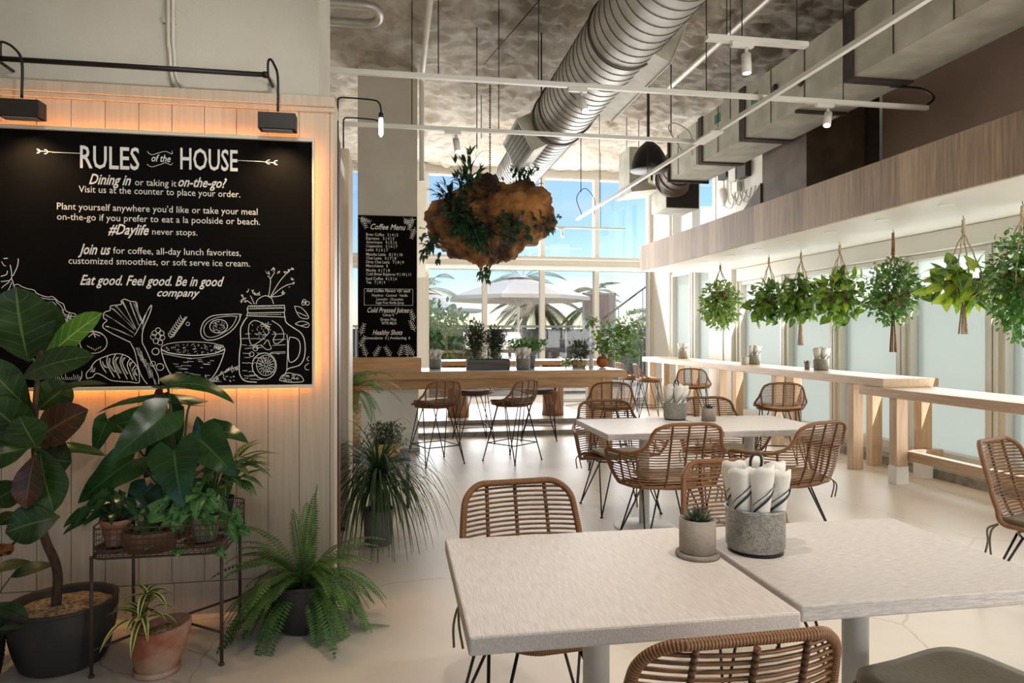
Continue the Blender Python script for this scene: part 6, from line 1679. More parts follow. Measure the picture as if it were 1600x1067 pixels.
m.tube(crv([(4.06, 9.05, 3.86), (4.06, 9.35, 3.85), (4.10, 9.62, 3.78), (4.14, 9.78, 3.66)], 6), .25, 28)
m.build('elbow', MT['dark_sheet'], rd)
for i in range(4):
    q = i / 3
    m = MB().tube([(4.06 + .04 * q + .256 * math.cos(a), 9.2 + .5 * q, 3.855 - .11 * q * q + .256 * math.sin(a)) for a in [2 * PI * k / 32 for k in range(32)]], .012, 5, closed=True)
    m.build('elbow_seam', MT['duct_seam'], rd)
for y in (6.0, 3.0):
    MB().box(3.80, 4.33, y - .02, y + .02, 3.55, 3.58).build('cross_bar', MT['sealant'], rd)

df = thing('supply_diffuser', 'dark boxy air diffuser below the elbow of the rectangular duct', 'diffuser', (0, 0, 0))
MB().box(4.03, 4.56, 9.75, 10.35, 3.33, 3.80).build('box', MT['duct_sheet'], df)
m = MB().box(4.04, 4.55, 9.735, 9.75, 3.34, 3.79)
m.build('face_plate', MT['grille'], df)
m = MB()
for i in range(6): m.box(4.2, 4.4, 9.731, 9.735, 3.47 + i * .035, 3.476 + i * .035)
m.build('slots', MT['duct_seam'], df)

br = thing('branch_duct', 'dark branch duct dropping from the rectangular duct to the soffit', 'duct', (0, 0, 0))
MB().box(4.38, 5.2, 6.72, 7.62, 2.56, 4.02).build('riser', MT['dark_sheet'], br)
m = MB().box(5.08, 5.215, 6.66, 6.72, 2.56, 4.3)
m.build('flange', MT['sealant'], br)
v = [(4.36, 7.63, 3.25), (5.2, 7.63, 3.25), (5.2, 8.6, 2.66), (4.36, 8.6, 2.66), (4.36, 7.63, 2.56), (5.2, 7.63, 2.56), (5.2, 8.6, 2.56), (4.36, 8.6, 2.56)]
MB().add(v, [(0, 1, 2, 3), (0, 4, 5, 1), (2, 6, 7, 3), (0, 3, 7, 4), (1, 5, 6, 2), (4, 7, 6, 5)]).build('hood', MT['dark_sheet'], br)
fl = thing('flared_diffuser', 'pale sheet-metal flared diffuser hanging behind the black dome pendant', 'diffuser', (3.70, 10.2, 3.58))
MB().box(-.16, .14, -.2, .3, .18, .72).build('neck', MT['duct_sheet'], fl)
v = [(-.16, -.2, .18), (.14, -.2, .18), (.14, .3, .18), (-.16, .3, .18), (-.17, -.32, 0), (.30, -.32, .06), (.30, .4, .06), (-.17, .4, 0)]
MB().add(v, [(0, 1, 5, 4), (1, 2, 6, 5), (2, 3, 7, 6), (3, 0, 4, 7), (4, 5, 6, 7)]).build('flare', MT['duct_sheet'], fl)
MB().tube([(-.1, .1, .72), (-.1, .1, 1.3)], .006, 6).tube([(.1, .1, .72), (.1, .1, 1.3)], .006, 6).build('hanger', MT['bronze'], fl)

# ---------------------------------------------------------------- dome pendant
dp = thing('dome_pendant', 'black dome pendant lamp among the far ducts', 'lamp', (3.28, 8.5, 3.56))
MB().lathe([(.245, 0), (.25, .005), (.238, .08), (.20, .20), (.14, .30), (.075, .36), (.05, .375), (.05, .42), (.0, .43)], 40).build('shade', MT['black'], dp)
MB().lathe([(.243, .002), (.232, .08), (.19, .20), (.12, .30), (0, .345)], 40).build('shade_lining', MT['dome_in'], dp)
MB().lathe([(0, .14), (.035, .15), (.05, .19), (.035, .23), (0, .25)], 18).build('bulb', MT['bulb'], dp)
MB().tube([(0, 0, .42), (0, 0, 1.30)], .007, 8).tube([(-.03, 0, .42), (-.03, 0, 1.30)], .004, 6).build('stem', MT['bronze'], dp)


# ---------------------------------------------------------------- track lights
def track(label, a, b, rods, w=.018):
    a, b = Vector(a), Vector(b)
    t = thing('light_track', label, 'light track', tuple(a))
    d = (b - a).normalized()
    L = (b - a).length
    sd_ = Vector((-d.y, d.x, 0))
    MB().obox(d * L / 2, d * L / 2, sd_ * w, (0, 0, .017)).build('rail', MT['white_metal'], t)
    for q in rods:
        MB().tube([d * L * q + Vector((0, 0, .017)), d * L * q + Vector((0, 0, ZC + .05 - a.z))], .0045, 6).build('rod', MT['bronze'], t)
    return t


track('long white track crossing in front of the spiral duct', (-.8, 5.0, 3.3), (4.36, 5.0, 3.3), (.06, .215, .36, .62, .85))
track('white track behind the first one, ending at the joint by the dome pendant', (-.45, 6.25, 3.3), (2.87, 6.25, 3.3), (.18, .42, .86))
track('white track running away from the camera beside the rectangular duct', (2.87, 2.4, 3.26), (2.87, 10.6, 3.26), (.1, .38, .62, .85))
track('short white track high under the foam ceiling', (2.15, 4.48, 3.5), (2.92, 4.48, 3.5), (.2, .35, .9), .03)
track('thin white track far back across the upper windows', (1.9, 12.4, 3.42), (4.3, 12.4, 3.42), (.2, .8), .012)


def spot(label, loc, aim, on=True, s=1.0, power=60):
    t = thing('track_spot', label, 'spotlight', loc)
    MB().box(-.075 * s, .075 * s, -.018 * s, .018 * s, -.03 * s, 0).build('adapter', MT['white_metal'], t, bevel=.003)
    MB().tube([(.03 * s, 0, -.03 * s), (.03 * s, 0, -.085 * s)], .010 * s, 8).build('stem', MT['white_metal'], t)
    d = (Vector(aim) - Vector(loc)).normalized()
    c = Vector((.03 * s, 0, -.10 * s))
    h = MB().tube([c - d * .03 * s, c + d * .095 * s], .030 * s, 20).build('head', MT['white_metal'], t)
    MB().tube([c + d * .0955 * s, c + d * .097 * s], .024 * s, 18).build('lens', MT['lens'] if on else MT['dome_in'], h)
    if on:
        lamp('spot_lamp', 'SPOT', Vector(loc) + c + d * .11 * s, aim, power, (1.0, .93, .84), spot_size=1.25, spot_blend=.9, shadow_soft_size=.04)
    return t


spot('white track spot hanging under the spiral duct', (1.36, 5.0, 3.283), (1.9, 3.6, .6))
spot('white track spot in front of the dark underside of the rectangular duct', (3.42, 5.0, 3.283), (2.6, 4.2, 1.0))
spot('white track spot near the pale column', (.52, 6.25, 3.283), (.9, 5.6, .5))
spot('white spot pointing straight down from the short high track', (2.42, 4.48, 3.483), (2.45, 4.3, 0), s=1.1)
track('white track over the front tables', (-.6, 1.55, 3.4), (2.8, 1.55, 3.4), (.1, .5, .9))  # track and its spots added out of view to brighten the front
for q_, (x_, ax_, ay_) in enumerate(((.35, .5, 1.9), (1.35, 1.2, 1.7), (2.35, 2.2, 2.6))):
    spot(['white spot over the table with the potted succulent', 'white spot over the large napkin bin', 'white spot over the open floor beside the front tables'][q_], (x_, 1.55, 3.383), (ax_, ay_, .75))
spot('white spot aimed at the rules board', (-.35, 1.55, 3.383), (-1.1, 3.6, 2.15), power=42)  # added out of view to brighten the board's lettering
spot('small lit spot low on the far thin track', (2.35, 12.4, 3.405), (2.3, 11.4, 1), s=.9)
spot('second small spot on the far thin track, nearer the window bar', (3.05, 12.4, 3.405), (3.0, 11.4, 1), s=.9)
MB().box(2.78, 2.90, 5.7, 6.1, 3.225, 3.243).build('driver_plate', MT['white_metal']).__setitem__('kind', 'thing')
o = bpy.data.objects['driver_plate']; tag(o, 'flat driver plate clipped under the track beside the rectangular duct', 'track fitting')

# ---------------------------------------------------------------- pipes and cables under the ceiling
def pipe(name, label, cat, path, r, mat='conduit'):
    o = MB().tube(path, r, 12).build(name, MT[mat])
    tag(o, label, cat)
    return o


pipe('ceiling_pipe', 'long pale pipe under the ceiling leading to the column', 'pipe', [(.335, 2.0, 4.70), (.335, 8.7, 4.70), (.335, 8.86, 4.66), (.335, 8.88, 4.5), (.335, 8.88, 3.4)], .032, 'white_paint')
pipe('sprinkler_pipe', 'bent metal pipe at the top beside the plaster wall', 'pipe', crv([(-1.4, 6.78, 4.62), (-.5, 6.78, 4.62), (-.26, 6.79, 4.62), (-.17, 6.86, 4.62), (-.17, 7.05, 4.62), (-.26, 7.16, 4.62), (-.5, 7.18, 4.62), (-1.4, 7.18, 4.62)], 6), .045, 'duct')
pipe('ceiling_pipe', 'grey pipe under the ceiling above the rectangular duct', 'pipe', [(3.55, 3.0, 4.66), (3.55, 8.6, 4.66)], .035, 'conduit')
pipe('flexible_conduit', 'coil of flexible conduit on the near part of the rectangular duct', 'cable', crv([(3.72, 3.4, 4.15), (3.74, 3.75, 3.98), (3.74, 4.05, 3.88), (3.74, 4.35, 3.92), (3.74, 4.5, 4.05)], 8), .02, 'column_grey')
pipe('hanging_cable', 'thin black cable looping from the duct to the end of the first track', 'cable', crv([(4.25, 5.3, 3.58), (4.42, 5.15, 3.52), (4.44, 5.02, 3.40), (4.34, 5.0, 3.31)], 6), .009, 'black')
pipe('hanging_cable', 'thin cable arching beside the joint band near the dome pendant', 'cable', crv([(2.85, 6.5, 3.28), (2.80, 6.7, 3.55), (2.95, 6.9, 3.68), (3.08, 6.8, 3.55), (3.06, 6.7, 3.29)], 8), .006, 'conduit')
pipe('loop_cable', 'wire loop hanging in front of the upper far windows', 'cable', crv([(2.87, 10.3, 3.28), (2.80, 10.35, 3.55), (2.95, 10.4, 3.72), (3.12, 10.45, 3.55), (3.12, 10.5, 3.28)], 8), .006, 'bronze')
for i, (x, y, z) in enumerate([(1.2, 9.6, 4.2), (2.55, 9.2, 3.4), (2.2, 10.2, 3.6), (.9, 7.6, 3.5), (2.95, 7.0, 3.6)]):
    pipe('threaded_rod', ['thin rod hanging from the ceiling left of the root ball chain', 'thin rod hanging between the spiral duct and the dome pendant',
                          'thin rod hanging beyond the spiral duct', 'thin rod hanging by the column side of the second track', 'thin rod hanging beside the first joint of the rectangular duct'][i],
         'rod', [(x, y, ZC + .05), (x, y, z)], .006, 'bronze')
pipe('bracing_wire', 'slanting brace wire left of the spiral duct', 'wire', [(1.55, 6.3, ZC - .02), (.98, 7.6, 4.45)], .005, 'bronze')

jb = thing('junction_box', 'cluster of pale electrical boxes with dangling cables on the far right wall', 'electrical box', (XR, 10.4, 3.5))
MB().box(-.12, -.003, .10, .38, .52, .70).build('box', MT['grille'], jb)
MB().box(-.10, -.003, -.18, .05, .42, .72).build('box', MT['column_grey'], jb)
MB().box(-.10, -.003, -.50, -.24, .40, .66).build('box', MT['grille'], jb)
MB().box(-.08, -.003, -.2, -.02, .22, .38).build('box', MT['white_metal'], jb)
MB().lathe([(0, 0), (.16, 0), (.16, .03), (0, .05)], 20).build('round_cover', MT['white_metal'], jb, (-.003, .45, .25)).rotation_euler = (0, -PI / 2, 0)
for i in range(6):
    y0 = .3 - .13 * i
    MB().tube(crv([(-.05, y0, .5), (-.06, y0 - .02, .25), (-.08, y0 - .1 - .05 * (i % 3), .05), (-.06, y0 - .3, .0 + .05 * (i % 2)), (-.05, y0 - .38, .2)], 5), .009, 6).build('cable', MT['column_grey'], jb)

ol = thing('wall_outlet', 'small grey outlet with a cord on the white pier by the window bar', 'outlet', (XR - .10, 10.62, .60))
MB().box(-.012, -.001, -.05, .05, -.07, .07).build('plate', MT['outlet'], ol, bevel=.003)
MB().tube([(-.01, 0, .07), (-.008, 0, 1.0)], .008, 6).build('cord', MT['white_paint'], ol)

# ---------------------------------------------------------------- plants by the left wall
def pot_ribbed(r0, r1, h, n_rib=16, n=40):
    """Bowl-like pot with fine horizontal ribs; open top."""
    prof = [(0, 0), (r0, 0), (r0 + .012, .008)]
    for i in range(n_rib * 2 + 1):
        q = i / (n_rib * 2)
        r = r0 + .012 + (r1 - r0 - .012) * math.sin(q * PI / 2) ** .8
        prof.append((r + (.004 if i % 2 else -.001), .012 + (h - .03) * q))
    prof += [(r1 + .004, h - .012), (r1 + .006, h), (r1 - .004, h + .002), (r1 - .014, h - .01), (r1 - .02, h * .6), (0, h * .6)]
    return MB().lathe(prof, n)


def soil_disc(r, z, parent, mat='pebble', name='soil'):
    m = MB()
    vs = [(0, 0, z + .012)]
    rings = 6
    for j in range(1, rings + 1):
        for k in range(28):
            a = 2 * PI * k / 28
            q = r * j / rings
            vs.append((q * math.cos(a), q * math.sin(a), z + .012 * (1 - (j / rings) ** 2) + .006 * noise.noise(Vector((q * math.cos(a) * 40, q * math.sin(a) * 40, z)))))
    fs = [(0, 1 + k, 1 + (k + 1) % 28) for k in range(28)]
    for j in range(rings - 1):
        for k in range(28):
            fs.append((1 + j * 28 + k, 1 + (j + 1) * 28 + k, 1 + (j + 1) * 28 + (k + 1) % 28, 1 + j * 28 + (k + 1) % 28))
    m.add(vs, fs, True)
    return m.build(name, MT[mat], parent)


FIG = [
    ((-0.051, -0.090, 1.286), (0.230, -0.190, 1.507), 0.140, 'fig_bright', 'fiddle', 0.04, (-0.35, -0.85, 0.35)),
    ((-0.117, -0.040, 1.303), (-0.141, -0.090, 1.618), 0.283, 'fig', 'fiddle', 0.05, (0, -1, 0.25)),
    ((-0.126, 0.060, 1.313), (-0.080, 0.060, 1.567), 0.197, 'fig', 'fiddle', 0.05, (0, -1, 0.25)),
    ((-0.092, -0.140, 1.241), (0.221, -0.240, 1.332), 0.137, 'fig', 'fiddle', 0.10, (0.1, -0.9, 0.45)),
    ((-0.132, 0.060, 1.122), (0.134, 0.110, 1.194), 0.073, 'fig', 'fiddle', 0.12, (0, -0.35, 0.95)),
    ((-0.085, -0.090, 0.956), (0.156, -0.140, 1.105), 0.177, 'fig_red', 'fiddle', 0.08, (0.1, -0.9, 0.45)),
    ((-0.037, -0.140, 0.976), (-0.180, -0.240, 1.167), 0.174, 'fig', 'fiddle', 0.08, (0, -1, 0.25)),
    ((-0.133, 0.010, 1.094), (-0.299, -0.040, 1.318), 0.166, 'fig', 'fiddle', 0.08, (0, -1, 0.25)),
    ((-0.069, -0.140, 0.951), (-0.214, -0.240, 0.916), 0.132, 'fig', 'fiddle', 0.10, (0.1, -0.9, 0.45)),
    ((-0.104, -0.040, 0.924), (0.167, 0.010, 0.886), 0.076, 'fig', 'fiddle', 0.10, (0, -0.4, 0.9)),
    ((-0.028, -0.140, 0.950), (0.047, -0.190, 0.695), 0.174, 'fig', 'fiddle', 0.05, (0, -1, 0.25)),
    ((-0.075, -0.040, 0.894), (0.093, -0.140, 0.888), 0.164, 'fig', 'fiddle', 0.02, (0, -1, 0.25)),
    ((-0.021, -0.190, 0.932), (-0.032, -0.240, 0.724), 0.119, 'fig_red', 'fiddle', 0.05, (0, -1, 0.25)),
    ((0.066, -0.190, 0.673), (-0.095, -0.260, 0.639), 0.162, 'fig', 'fiddle', 0.10, (0.1, -0.9, 0.45)),
    ((0.010, -0.240, 0.965), (-0.030, -0.290, 1.100), 0.153, 'fig', 'fiddle', 0.05, (0, -1, 0.25)),
    ((-0.150, 0.110, 1.083), (-0.041, 0.160, 1.192), 0.171, 'fig', 'fiddle', 0.05, (0, -1, 0.25)),
    ((-0.139, 0.060, 1.088), (-0.178, -0.040, 1.100), 0.197, 'fig', 'fiddle', 0.05, (0, -1, 0.25)),
    ((-0.129, -0.040, 0.786), (-0.222, -0.140, 0.720), 0.130, 'fig', 'fiddle', 0.08, (0, -1, 0.25)),
    ((-0.153, -0.040, 0.665), (-0.187, -0.140, 0.640), 0.071, 'fig', 'fiddle', 0.05, (0, -1, 0.25)),
    ((-0.178, -0.040, 0.531), (-0.199, -0.140, 0.510), 0.081, 'fig_red', 'fiddle', 0.05, (0, -1, 0.25)),
]
PHILO = [
    ((-0.058, 0.060, 0.680), (0.254, -0.010, 0.603), 0.156, 'philo', 'heart', 0.16, (0.1, -0.45, 0.9)),
    ((0.029, 0.090, 0.585), (-0.339, -0.010, 0.567), 0.104, 'philo', 'heart', 0.14, (0, -0.4, 0.9)),
    ((-0.032, -0.060, 0.564), (-0.204, -0.210, 0.380), 0.208, 'philo', 'heart', 0.05, (0, -1, 0.25)),
    ((-0.166, -0.060, 0.363), (-0.350, -0.160, 0.199), 0.201, 'philo', 'heart', 0.05, (-0.2, -0.9, 0.35)),
    ((0.036, -0.160, 0.414), (0.102, -0.260, 0.188), 0.230, 'philo', 'heart', 0.06, (0, -1, 0.25)),
    ((0.129, -0.110, 0.455), (0.303, -0.210, 0.302), 0.207, 'philo', 'heart', 0.08, (0.1, -0.9, 0.45)),
    ((0.139, -0.110, 0.454), (0.105, -0.160, 0.319), 0.144, 'philo', 'heart', 0.05, (0, -1, 0.25)),
    ((0.106, 0.040, 0.457), (0.316, -0.010, 0.417), 0.174, 'philo', 'heart', 0.18, (0.1, -0.5, 0.85)),
    ((0.106, 0.040, 0.415), (0.072, 0.060, 0.539), 0.102, 'philo', 'heart', 0.05, (0, -1, 0.25)),
    ((-0.310, 0.040, 0.529), (-0.344, -0.010, 0.382), 0.106, 'philo', 'heart', 0.08, (0, -1, 0.25)),
    ((-0.067, 0.090, 0.563), (-0.011, 0.090, 0.410), 0.151, 'philo', 'heart', 0.05, (0, -1, 0.25)),
    ((-0.174, 0.140, 0.513), (-0.399, 0.140, 0.479), 0.153, 'philo', 'heart', 0.10, (0.1, -0.9, 0.45)),
    ((-0.071, 0.040, 0.652), (-0.106, 0.020, 0.595), 0.072, 'fig_red', 'heart', 0.05, (0, -1, 0.25)),
    ((-0.059, 0.090, 0.411), (-0.171, 0.090, 0.249), 0.182, 'philo', 'heart', 0.05, (0, -1, 0.25)),
    ((-0.107, -0.060, 0.234), (-0.169, -0.110, 0.106), 0.144, 'philo', 'heart', 0.05, (0, -1, 0.25)),
    ((0.082, -0.060, 0.227), (0.165, -0.060, 0.107), 0.146, 'philo', 'heart', 0.05, (0, -1, 0.25)),
    ((-0.053, -0.060, 0.232), (-0.006, -0.110, 0.084), 0.151, 'philo', 'heart', 0.05, (0, -1, 0.25)),
]


def big_leaves(parent, rows, name='foliage', nl=12, nw=4):
    by = {}
    for b_, t_, w_, mat, shape, droop, up in rows:
        by.setdefault(mat, MB()).leaf(b_, t_, w_, up, shape, droop, .10, nl, nw, wave=.05)
    for mat, m in by.items():
        m.build(name, MT[mat], parent)


fg = thing('fiddle_leaf_fig', 'tall broad-leaved fig in a dark ribbed pot at the left edge', 'potted plant', (-1.42, 3.24, 0))
pot_ribbed(.145, .205, .27, 18).build('pot', MT['ribbed'], fg)
soil_disc(.187, .235, fg)
m = MB()
m.tube(crv([(-.03, .0, .22), (-.02, -.01, .40), (-.06, -.03, .55), (-.07, -.05, .70), (-.09, -.05, .95), (-.09, -.04, 1.15), (-.08, -.02, 1.35)], 6), [.021 - .00035 * i for i in range(37)], 10)
m.build('trunk', MT['bark'], fg)
m = MB()
for b_, t_, w_, mat, shape, droop, up in FIG:
    z = max(.6, min(1.33, b_[2]))
    m.tube(crv([(-.085, -.04, z - .02), ((b_[0] - .085) / 2, (b_[1] - .04) / 2, (z + b_[2]) / 2 + .01), b_], 4), .006, 6)
m.build('leaf_stalk', MT['green_stem'], fg)
big_leaves(fg, FIG)

# a herringbone calathea in front of the fig pot, its pot mostly outside the picture
ct = thing('calathea', 'herringbone-leaved plant low at the left edge beside the fig pot', 'potted plant', (-1.69, 3.10, 0))
pot_ribbed(.07, .10, .17, 8).build('pot', MT['darkpot'], ct)
soil_disc(.088, .145, ct, 'soil')
m = MB()
rn = random.Random(5)
st_ = MB()
for i in range(22):
    a = rn.uniform(-PI, PI)
    l = rn.uniform(.05, .15)
    b_ = Vector((math.cos(a) * l, math.sin(a) * l, rn.uniform(.22, .44)))
    d = Vector((math.cos(a), math.sin(a) - .35, rn.uniform(-.5, .15))).normalized() * rn.uniform(.12, .17)
    m.leaf(b_, b_ + d, .075, (0, -.5, .8), 'oval', .10, .12, 8, 3)
    st_.tube(crv([(math.cos(a) * .02, math.sin(a) * .02, .15), (b_.x * .6, b_.y * .6, b_.z * .8), b_], 4), .0028, 5)
m.build('foliage', MT['calathea'], ct)
st_.build('stalk', MT['green_stem'], ct)
sp_ = thing('small_clay_pot', 'small pale clay pot cut off by the lower left corner', 'pot', (-1.565, 2.80, 0))
MB().lathe([(0, 0), (.07, 0), (.075, .02), (.075, .028), (0, .02)], 28).build('saucer', MT['terracotta'], sp_)
MB().lathe([(0, .021), (.048, .021), (.065, .12), (.068, .15), (.060, .152), (.055, .08), (0, .08)], 28).build('body', MT['terracotta'], sp_)

# wire plant stand
ps = thing('plant_stand', 'thin black metal stand with a wire basket top holding a crowd of plants', 'plant stand', (-.99, 3.33, 0))
X0, X1, Y0_, Y1_ = -.25, .255, -.26, .20
for x, y in ((X0, Y0_), (X1, Y0_ + .02), (X1 - .02, Y1_), (X0, Y1_)):
    m = MB().tube([(x, y, 0), (x, y, .50)], .0075, 8)
    m.lathe([(.012, 0), (.012, .008), (.008, .012)], 10, (x, y, 0))
    m.build('leg', MT['wire'], ps)
m = MB()
m.tube([(X0, Y0_, .11), (0, 0 - .03, .13)], .006, 6).tube([(X1, Y0_ + .02, .14), (0, -.03, .13)], .006, 6).tube([(X1 - .02, Y1_, .13), (0, -.03, .13)], .006, 6).tube([(X0, Y1_, .13), (0, -.03, .13)], .006, 6)
m.build('cross_brace', MT['wire'], ps)


def rrect(hx, hy, r, z, cx=0, cy=0, n=6):
    out = []
    for sx, sy, a0 in ((1, 1, 0), (-1, 1, PI / 2), (-1, -1, PI), (1, -1, 1.5 * PI)):
        for i in range(n + 1):
            a = a0 + PI / 2 * i / n
            out.append((cx + sx * (hx - r) + r * math.cos(a), cy + sy * (hy - r) + r * math.sin(a), z))
    return out


m = MB()
for z, w_ in ((.49, .004), (.515, .0016), (.54, .0016), (.565, .0016), (.59, .0016), (.612, .003)):
    m.tube(rrect(.265, .24, .07, z, .003, -.03), w_, 5, closed=True)
ring0, ring1 = rrect(.265, .24, .07, .49, .003, -.03, 8), rrect(.265, .24, .07, .612, .003, -.03, 8)
for a, b_ in zip(ring0, ring1): m.tube([a, b_], .0014, 4)
for i in range(21):
    x = -.25 + .5 * i / 20
    m.tube([(x, -.265, .49), (x, .205, .49)], .0014, 4)
    if abs(x) < .2:
        m.tube([(x, -.27, .49), (x, -.27, .612)], .0014, 4); m.tube([(x, .21, .49), (x, .21, .612)], .0014, 4)
for i in range(19):
    y = -.255 + .45 * i / 18
    m.tube([(-.262, y, .49), (.268, y, .49)], .0014, 4)
m.build('wire_basket', MT['wire'], ps)

# plants standing in the basket
def dish(label, loc, r):
    o = MB().lathe([(0, 0), (r - .008, 0), (r, .012), (r, .02), (r - .006, .02), (r - .012, .008), (0, .006)], 30).build('clay_saucer', MT['tray'], None, loc)
    return tag(o, label, 'saucer')


ph_ = thing('philodendron', 'big glossy-leaved philodendron rising from the wire plant stand', 'potted plant', (-.995, 3.36, .494))
MB().lathe([(0, 0), (.075, 0), (.10, .11), (.104, .125), (.096, .126), (.09, .09), (0, .09)], 28).build('pot', MT['tray'], ph_)
soil_disc(.092, .095, ph_, 'soil')
m = MB()
for i, (b_, t_, w_, mat, shape, droop, up) in enumerate(PHILO):
    a = i * 2.4
    m.tube(crv([(.02 * math.cos(a), .02 * math.sin(a), .09), (b_[0] * .35, b_[1] * .35 + .02, max(.15, b_[2] * .55)), (b_[0] * .8, b_[1] * .8, max(.16, b_[2] * .92)), b_], 5), .0055, 6)
m.build('leaf_stalk', MT['green_stem'], ph_)
big_leaves(ph_, [(tuple(Vector(a)), b_, c_, d_, e_, f_, g_) for a, b_, c_, d_, e_, f_, g_ in PHILO])


def rosette_plant(t, n, L, W_, mat, z0, el, seed, shape='lance', droop=.12, spread=.02, fold=.2, up=None, name='foliage'):
    rn = random.Random(seed)
    m = MB()
    for i in range(n):
        a = i * 2.39996 + rn.uniform(-.3, .3)
        e = rn.uniform(*el)
        d = Vector((math.cos(a) * math.cos(e), math.sin(a) * math.cos(e), math.sin(e)))
        b_ = Vector((math.cos(a) * spread * rn.random(), math.sin(a) * spread * rn.random(), z0 + rn.uniform(0, .03)))
        l = L * rn.uniform(.7, 1.1)
        m.leaf(b_, b_ + d * l, W_ * rn.uniform(.8, 1.1), up or (0, 0, 1), shape, droop, fold, 10, 2)
    return m.build(name, MT[mat], t)


ag = thing('dumb_cane', 'variegated narrow-leaved plant in a dark pot at the right end of the plant stand', 'potted plant', (-.835, 3.43, .494))
MB().lathe([(0, 0), (.055, 0), (.075, .14), (.078, .15), (.07, .15), (.066, .1), (0, .1)], 26).build('pot', MT['darkpot'], ag)
soil_disc(.068, .115, ag, 'soil')
m = MB()
for i in range(7):
    a = i * .9
    m.tube(crv([(0, 0, .11), (.03 * math.cos(a), .03 * math.sin(a) - .01, .22), (.07 * math.cos(a) + .04, .06 * math.sin(a) - .03, .32)], 4), .006, 6)
m.build('stem', MT['green_stem'], ag)
rn = random.Random(21)
m = MB()
for i in range(46):
    a = i * 2.39996
    e = rn.uniform(-.7, .9)
    o_ = Vector((.06 + .05 * math.cos(a), -.05 + .05 * math.sin(a), rn.uniform(.22, .36)))
    d = Vector((math.cos(a) * math.cos(e) + .25, math.sin(a) * math.cos(e) - .25, math.sin(e) - .1)).normalized()
    m.leaf(o_, o_ + d * rn.uniform(.13, .20), rn.uniform(.042, .058), (0, 0, 1), 'lance', .10, .2, 9, 3)
m.build('foliage', MT['dumbcane'], ag)

mk = thing('window_leaf_plant', 'small trailing plant with perforated leaves spilling over the front of the plant stand', 'potted plant', (-.83, 3.20, .514))
MB().lathe([(0, 0), (.048, 0), (.062, .10), (.064, .108), (.058, .108), (.054, .08), (0, .08)], 26).build('pot', MT['concrete'], mk)
soil_disc(.056, .085, mk, 'soil')
rn = random.Random(8)
m = MB(); sm2 = MB()
for i in range(44):
    a = rn.uniform(-PI, PI)
    rr = rn.uniform(.02, .20)
    b_ = Vector((math.cos(a) * rr * .95 - .04, math.sin(a) * rr * .42 - .03, .17 - rr * rr * 4.0 + rn.uniform(-.04, .08)))
    d = Vector((math.cos(a) * .7 + rn.uniform(-.4, .4), -.6 + .3 * math.sin(a), -rn.uniform(.1, .9))).normalized()
    m.leaf(b_, b_ + d * rn.uniform(.07, .105), rn.uniform(.055, .078), (0, -.8, .6), 'heart', .12, .1, 8, 3)
    sm2.tube(crv([(0, 0, .085), (b_.x * .5, b_.y * .5, max(.1, b_.z) * .9 + .03), b_], 4), .0016, 4)
m.build('foliage', MT['monkey'], mk); sm2.build('stem', MT['green_stem'], mk)
dish('clay saucer under the perforated-leaf plant', (-.83, 3.20, .494), .085)

po = thing('heartleaf_plant', 'small dark heart-leaved plant in a clay pot at the left end of the plant stand', 'potted plant', (-1.185, 3.18, .514))
MB().lathe([(0, 0), (.042, 0), (.058, .09), (.062, .092), (.062, .112), (.055, .112), (.05, .08), (0, .08)], 26).build('pot', MT['terracotta'], po)
soil_disc(.052, .09, po, 'soil')
rn = random.Random(31)
m = MB(); sm2 = MB()
for i in range(36):
    a = rn.uniform(-PI, PI)
    rr = rn.uniform(.02, .15)
    b_ = Vector((math.cos(a) * rr, math.sin(a) * rr * .7 - .01, .20 - rr * .5 + rn.uniform(-.03, .06)))
    d = Vector((math.cos(a) + rn.uniform(-.3, .3), math.sin(a) * .5 - .4, -rn.uniform(.3, 1.4))).normalized()
    m.leaf(b_, b_ + d * rn.uniform(.06, .10), rn.uniform(.04, .06), (0, -.7, .7), 'heart', .10, .1, 7, 2)
    sm2.tube(crv([(0, 0, .09), (b_.x * .5, b_.y * .5, b_.z * .8 + .03), b_], 4), .0018, 4)
m.build('foliage', MT['philo'], po); sm2.build('stem', MT['green_stem'], po)
dish('clay saucer under the heart-leaved plant', (-1.185, 3.18, .494), .08)
tr_ = MB().lathe([(0, 0), (.10, 0), (.108, .07), (.114, .085), (.106, .086), (.098, .02), (0, .015)], 32, sx=1.0, sy=.8).build('clay_bowl', MT['tray'], None, (-1.04, 3.155, .494))
tag(tr_, 'low brown clay bowl at the front middle of the plant stand', 'bowl')

# tilted clay pot with a striped dracaena
dr = thing('striped_dracaena', 'yellow-striped dracaena in a slanting weathered clay pot on the floor', 'potted plant', (-.99, 3.08, 0))
MB().lathe([(0, 0), (.085, 0), (.092, .008), (.092, .024), (.085, .026), (0, .016)], 32).build('saucer', MT['terracotta'], dr)
m = MB().lathe([(0, .018), (.075, .018), (.085, .03), (.102, .09), (.112, .15), (.114, .18), (.110, .20), (.101, .202), (.096, .18), (0, .17)], 36)
m.v = [(p[0] + (p[2] - .02) * .14, p[1] - (p[2] - .02) * .05, p[2] + max(0, p[2] - .05) * (p[0] * .85)) for p in m.v]
m.build('pot', MT['terracotta'], dr)
m = MB().lathe([(.098, .175), (.0, .182)], 26)
m.v = [(p[0] + p[2] * .14, p[1] - p[2] * .05, p[2] + p[0] * .11) for p in m.v]
m.build('soil', MT['pebble'], dr)
m = MB()
rn = random.Random(4)
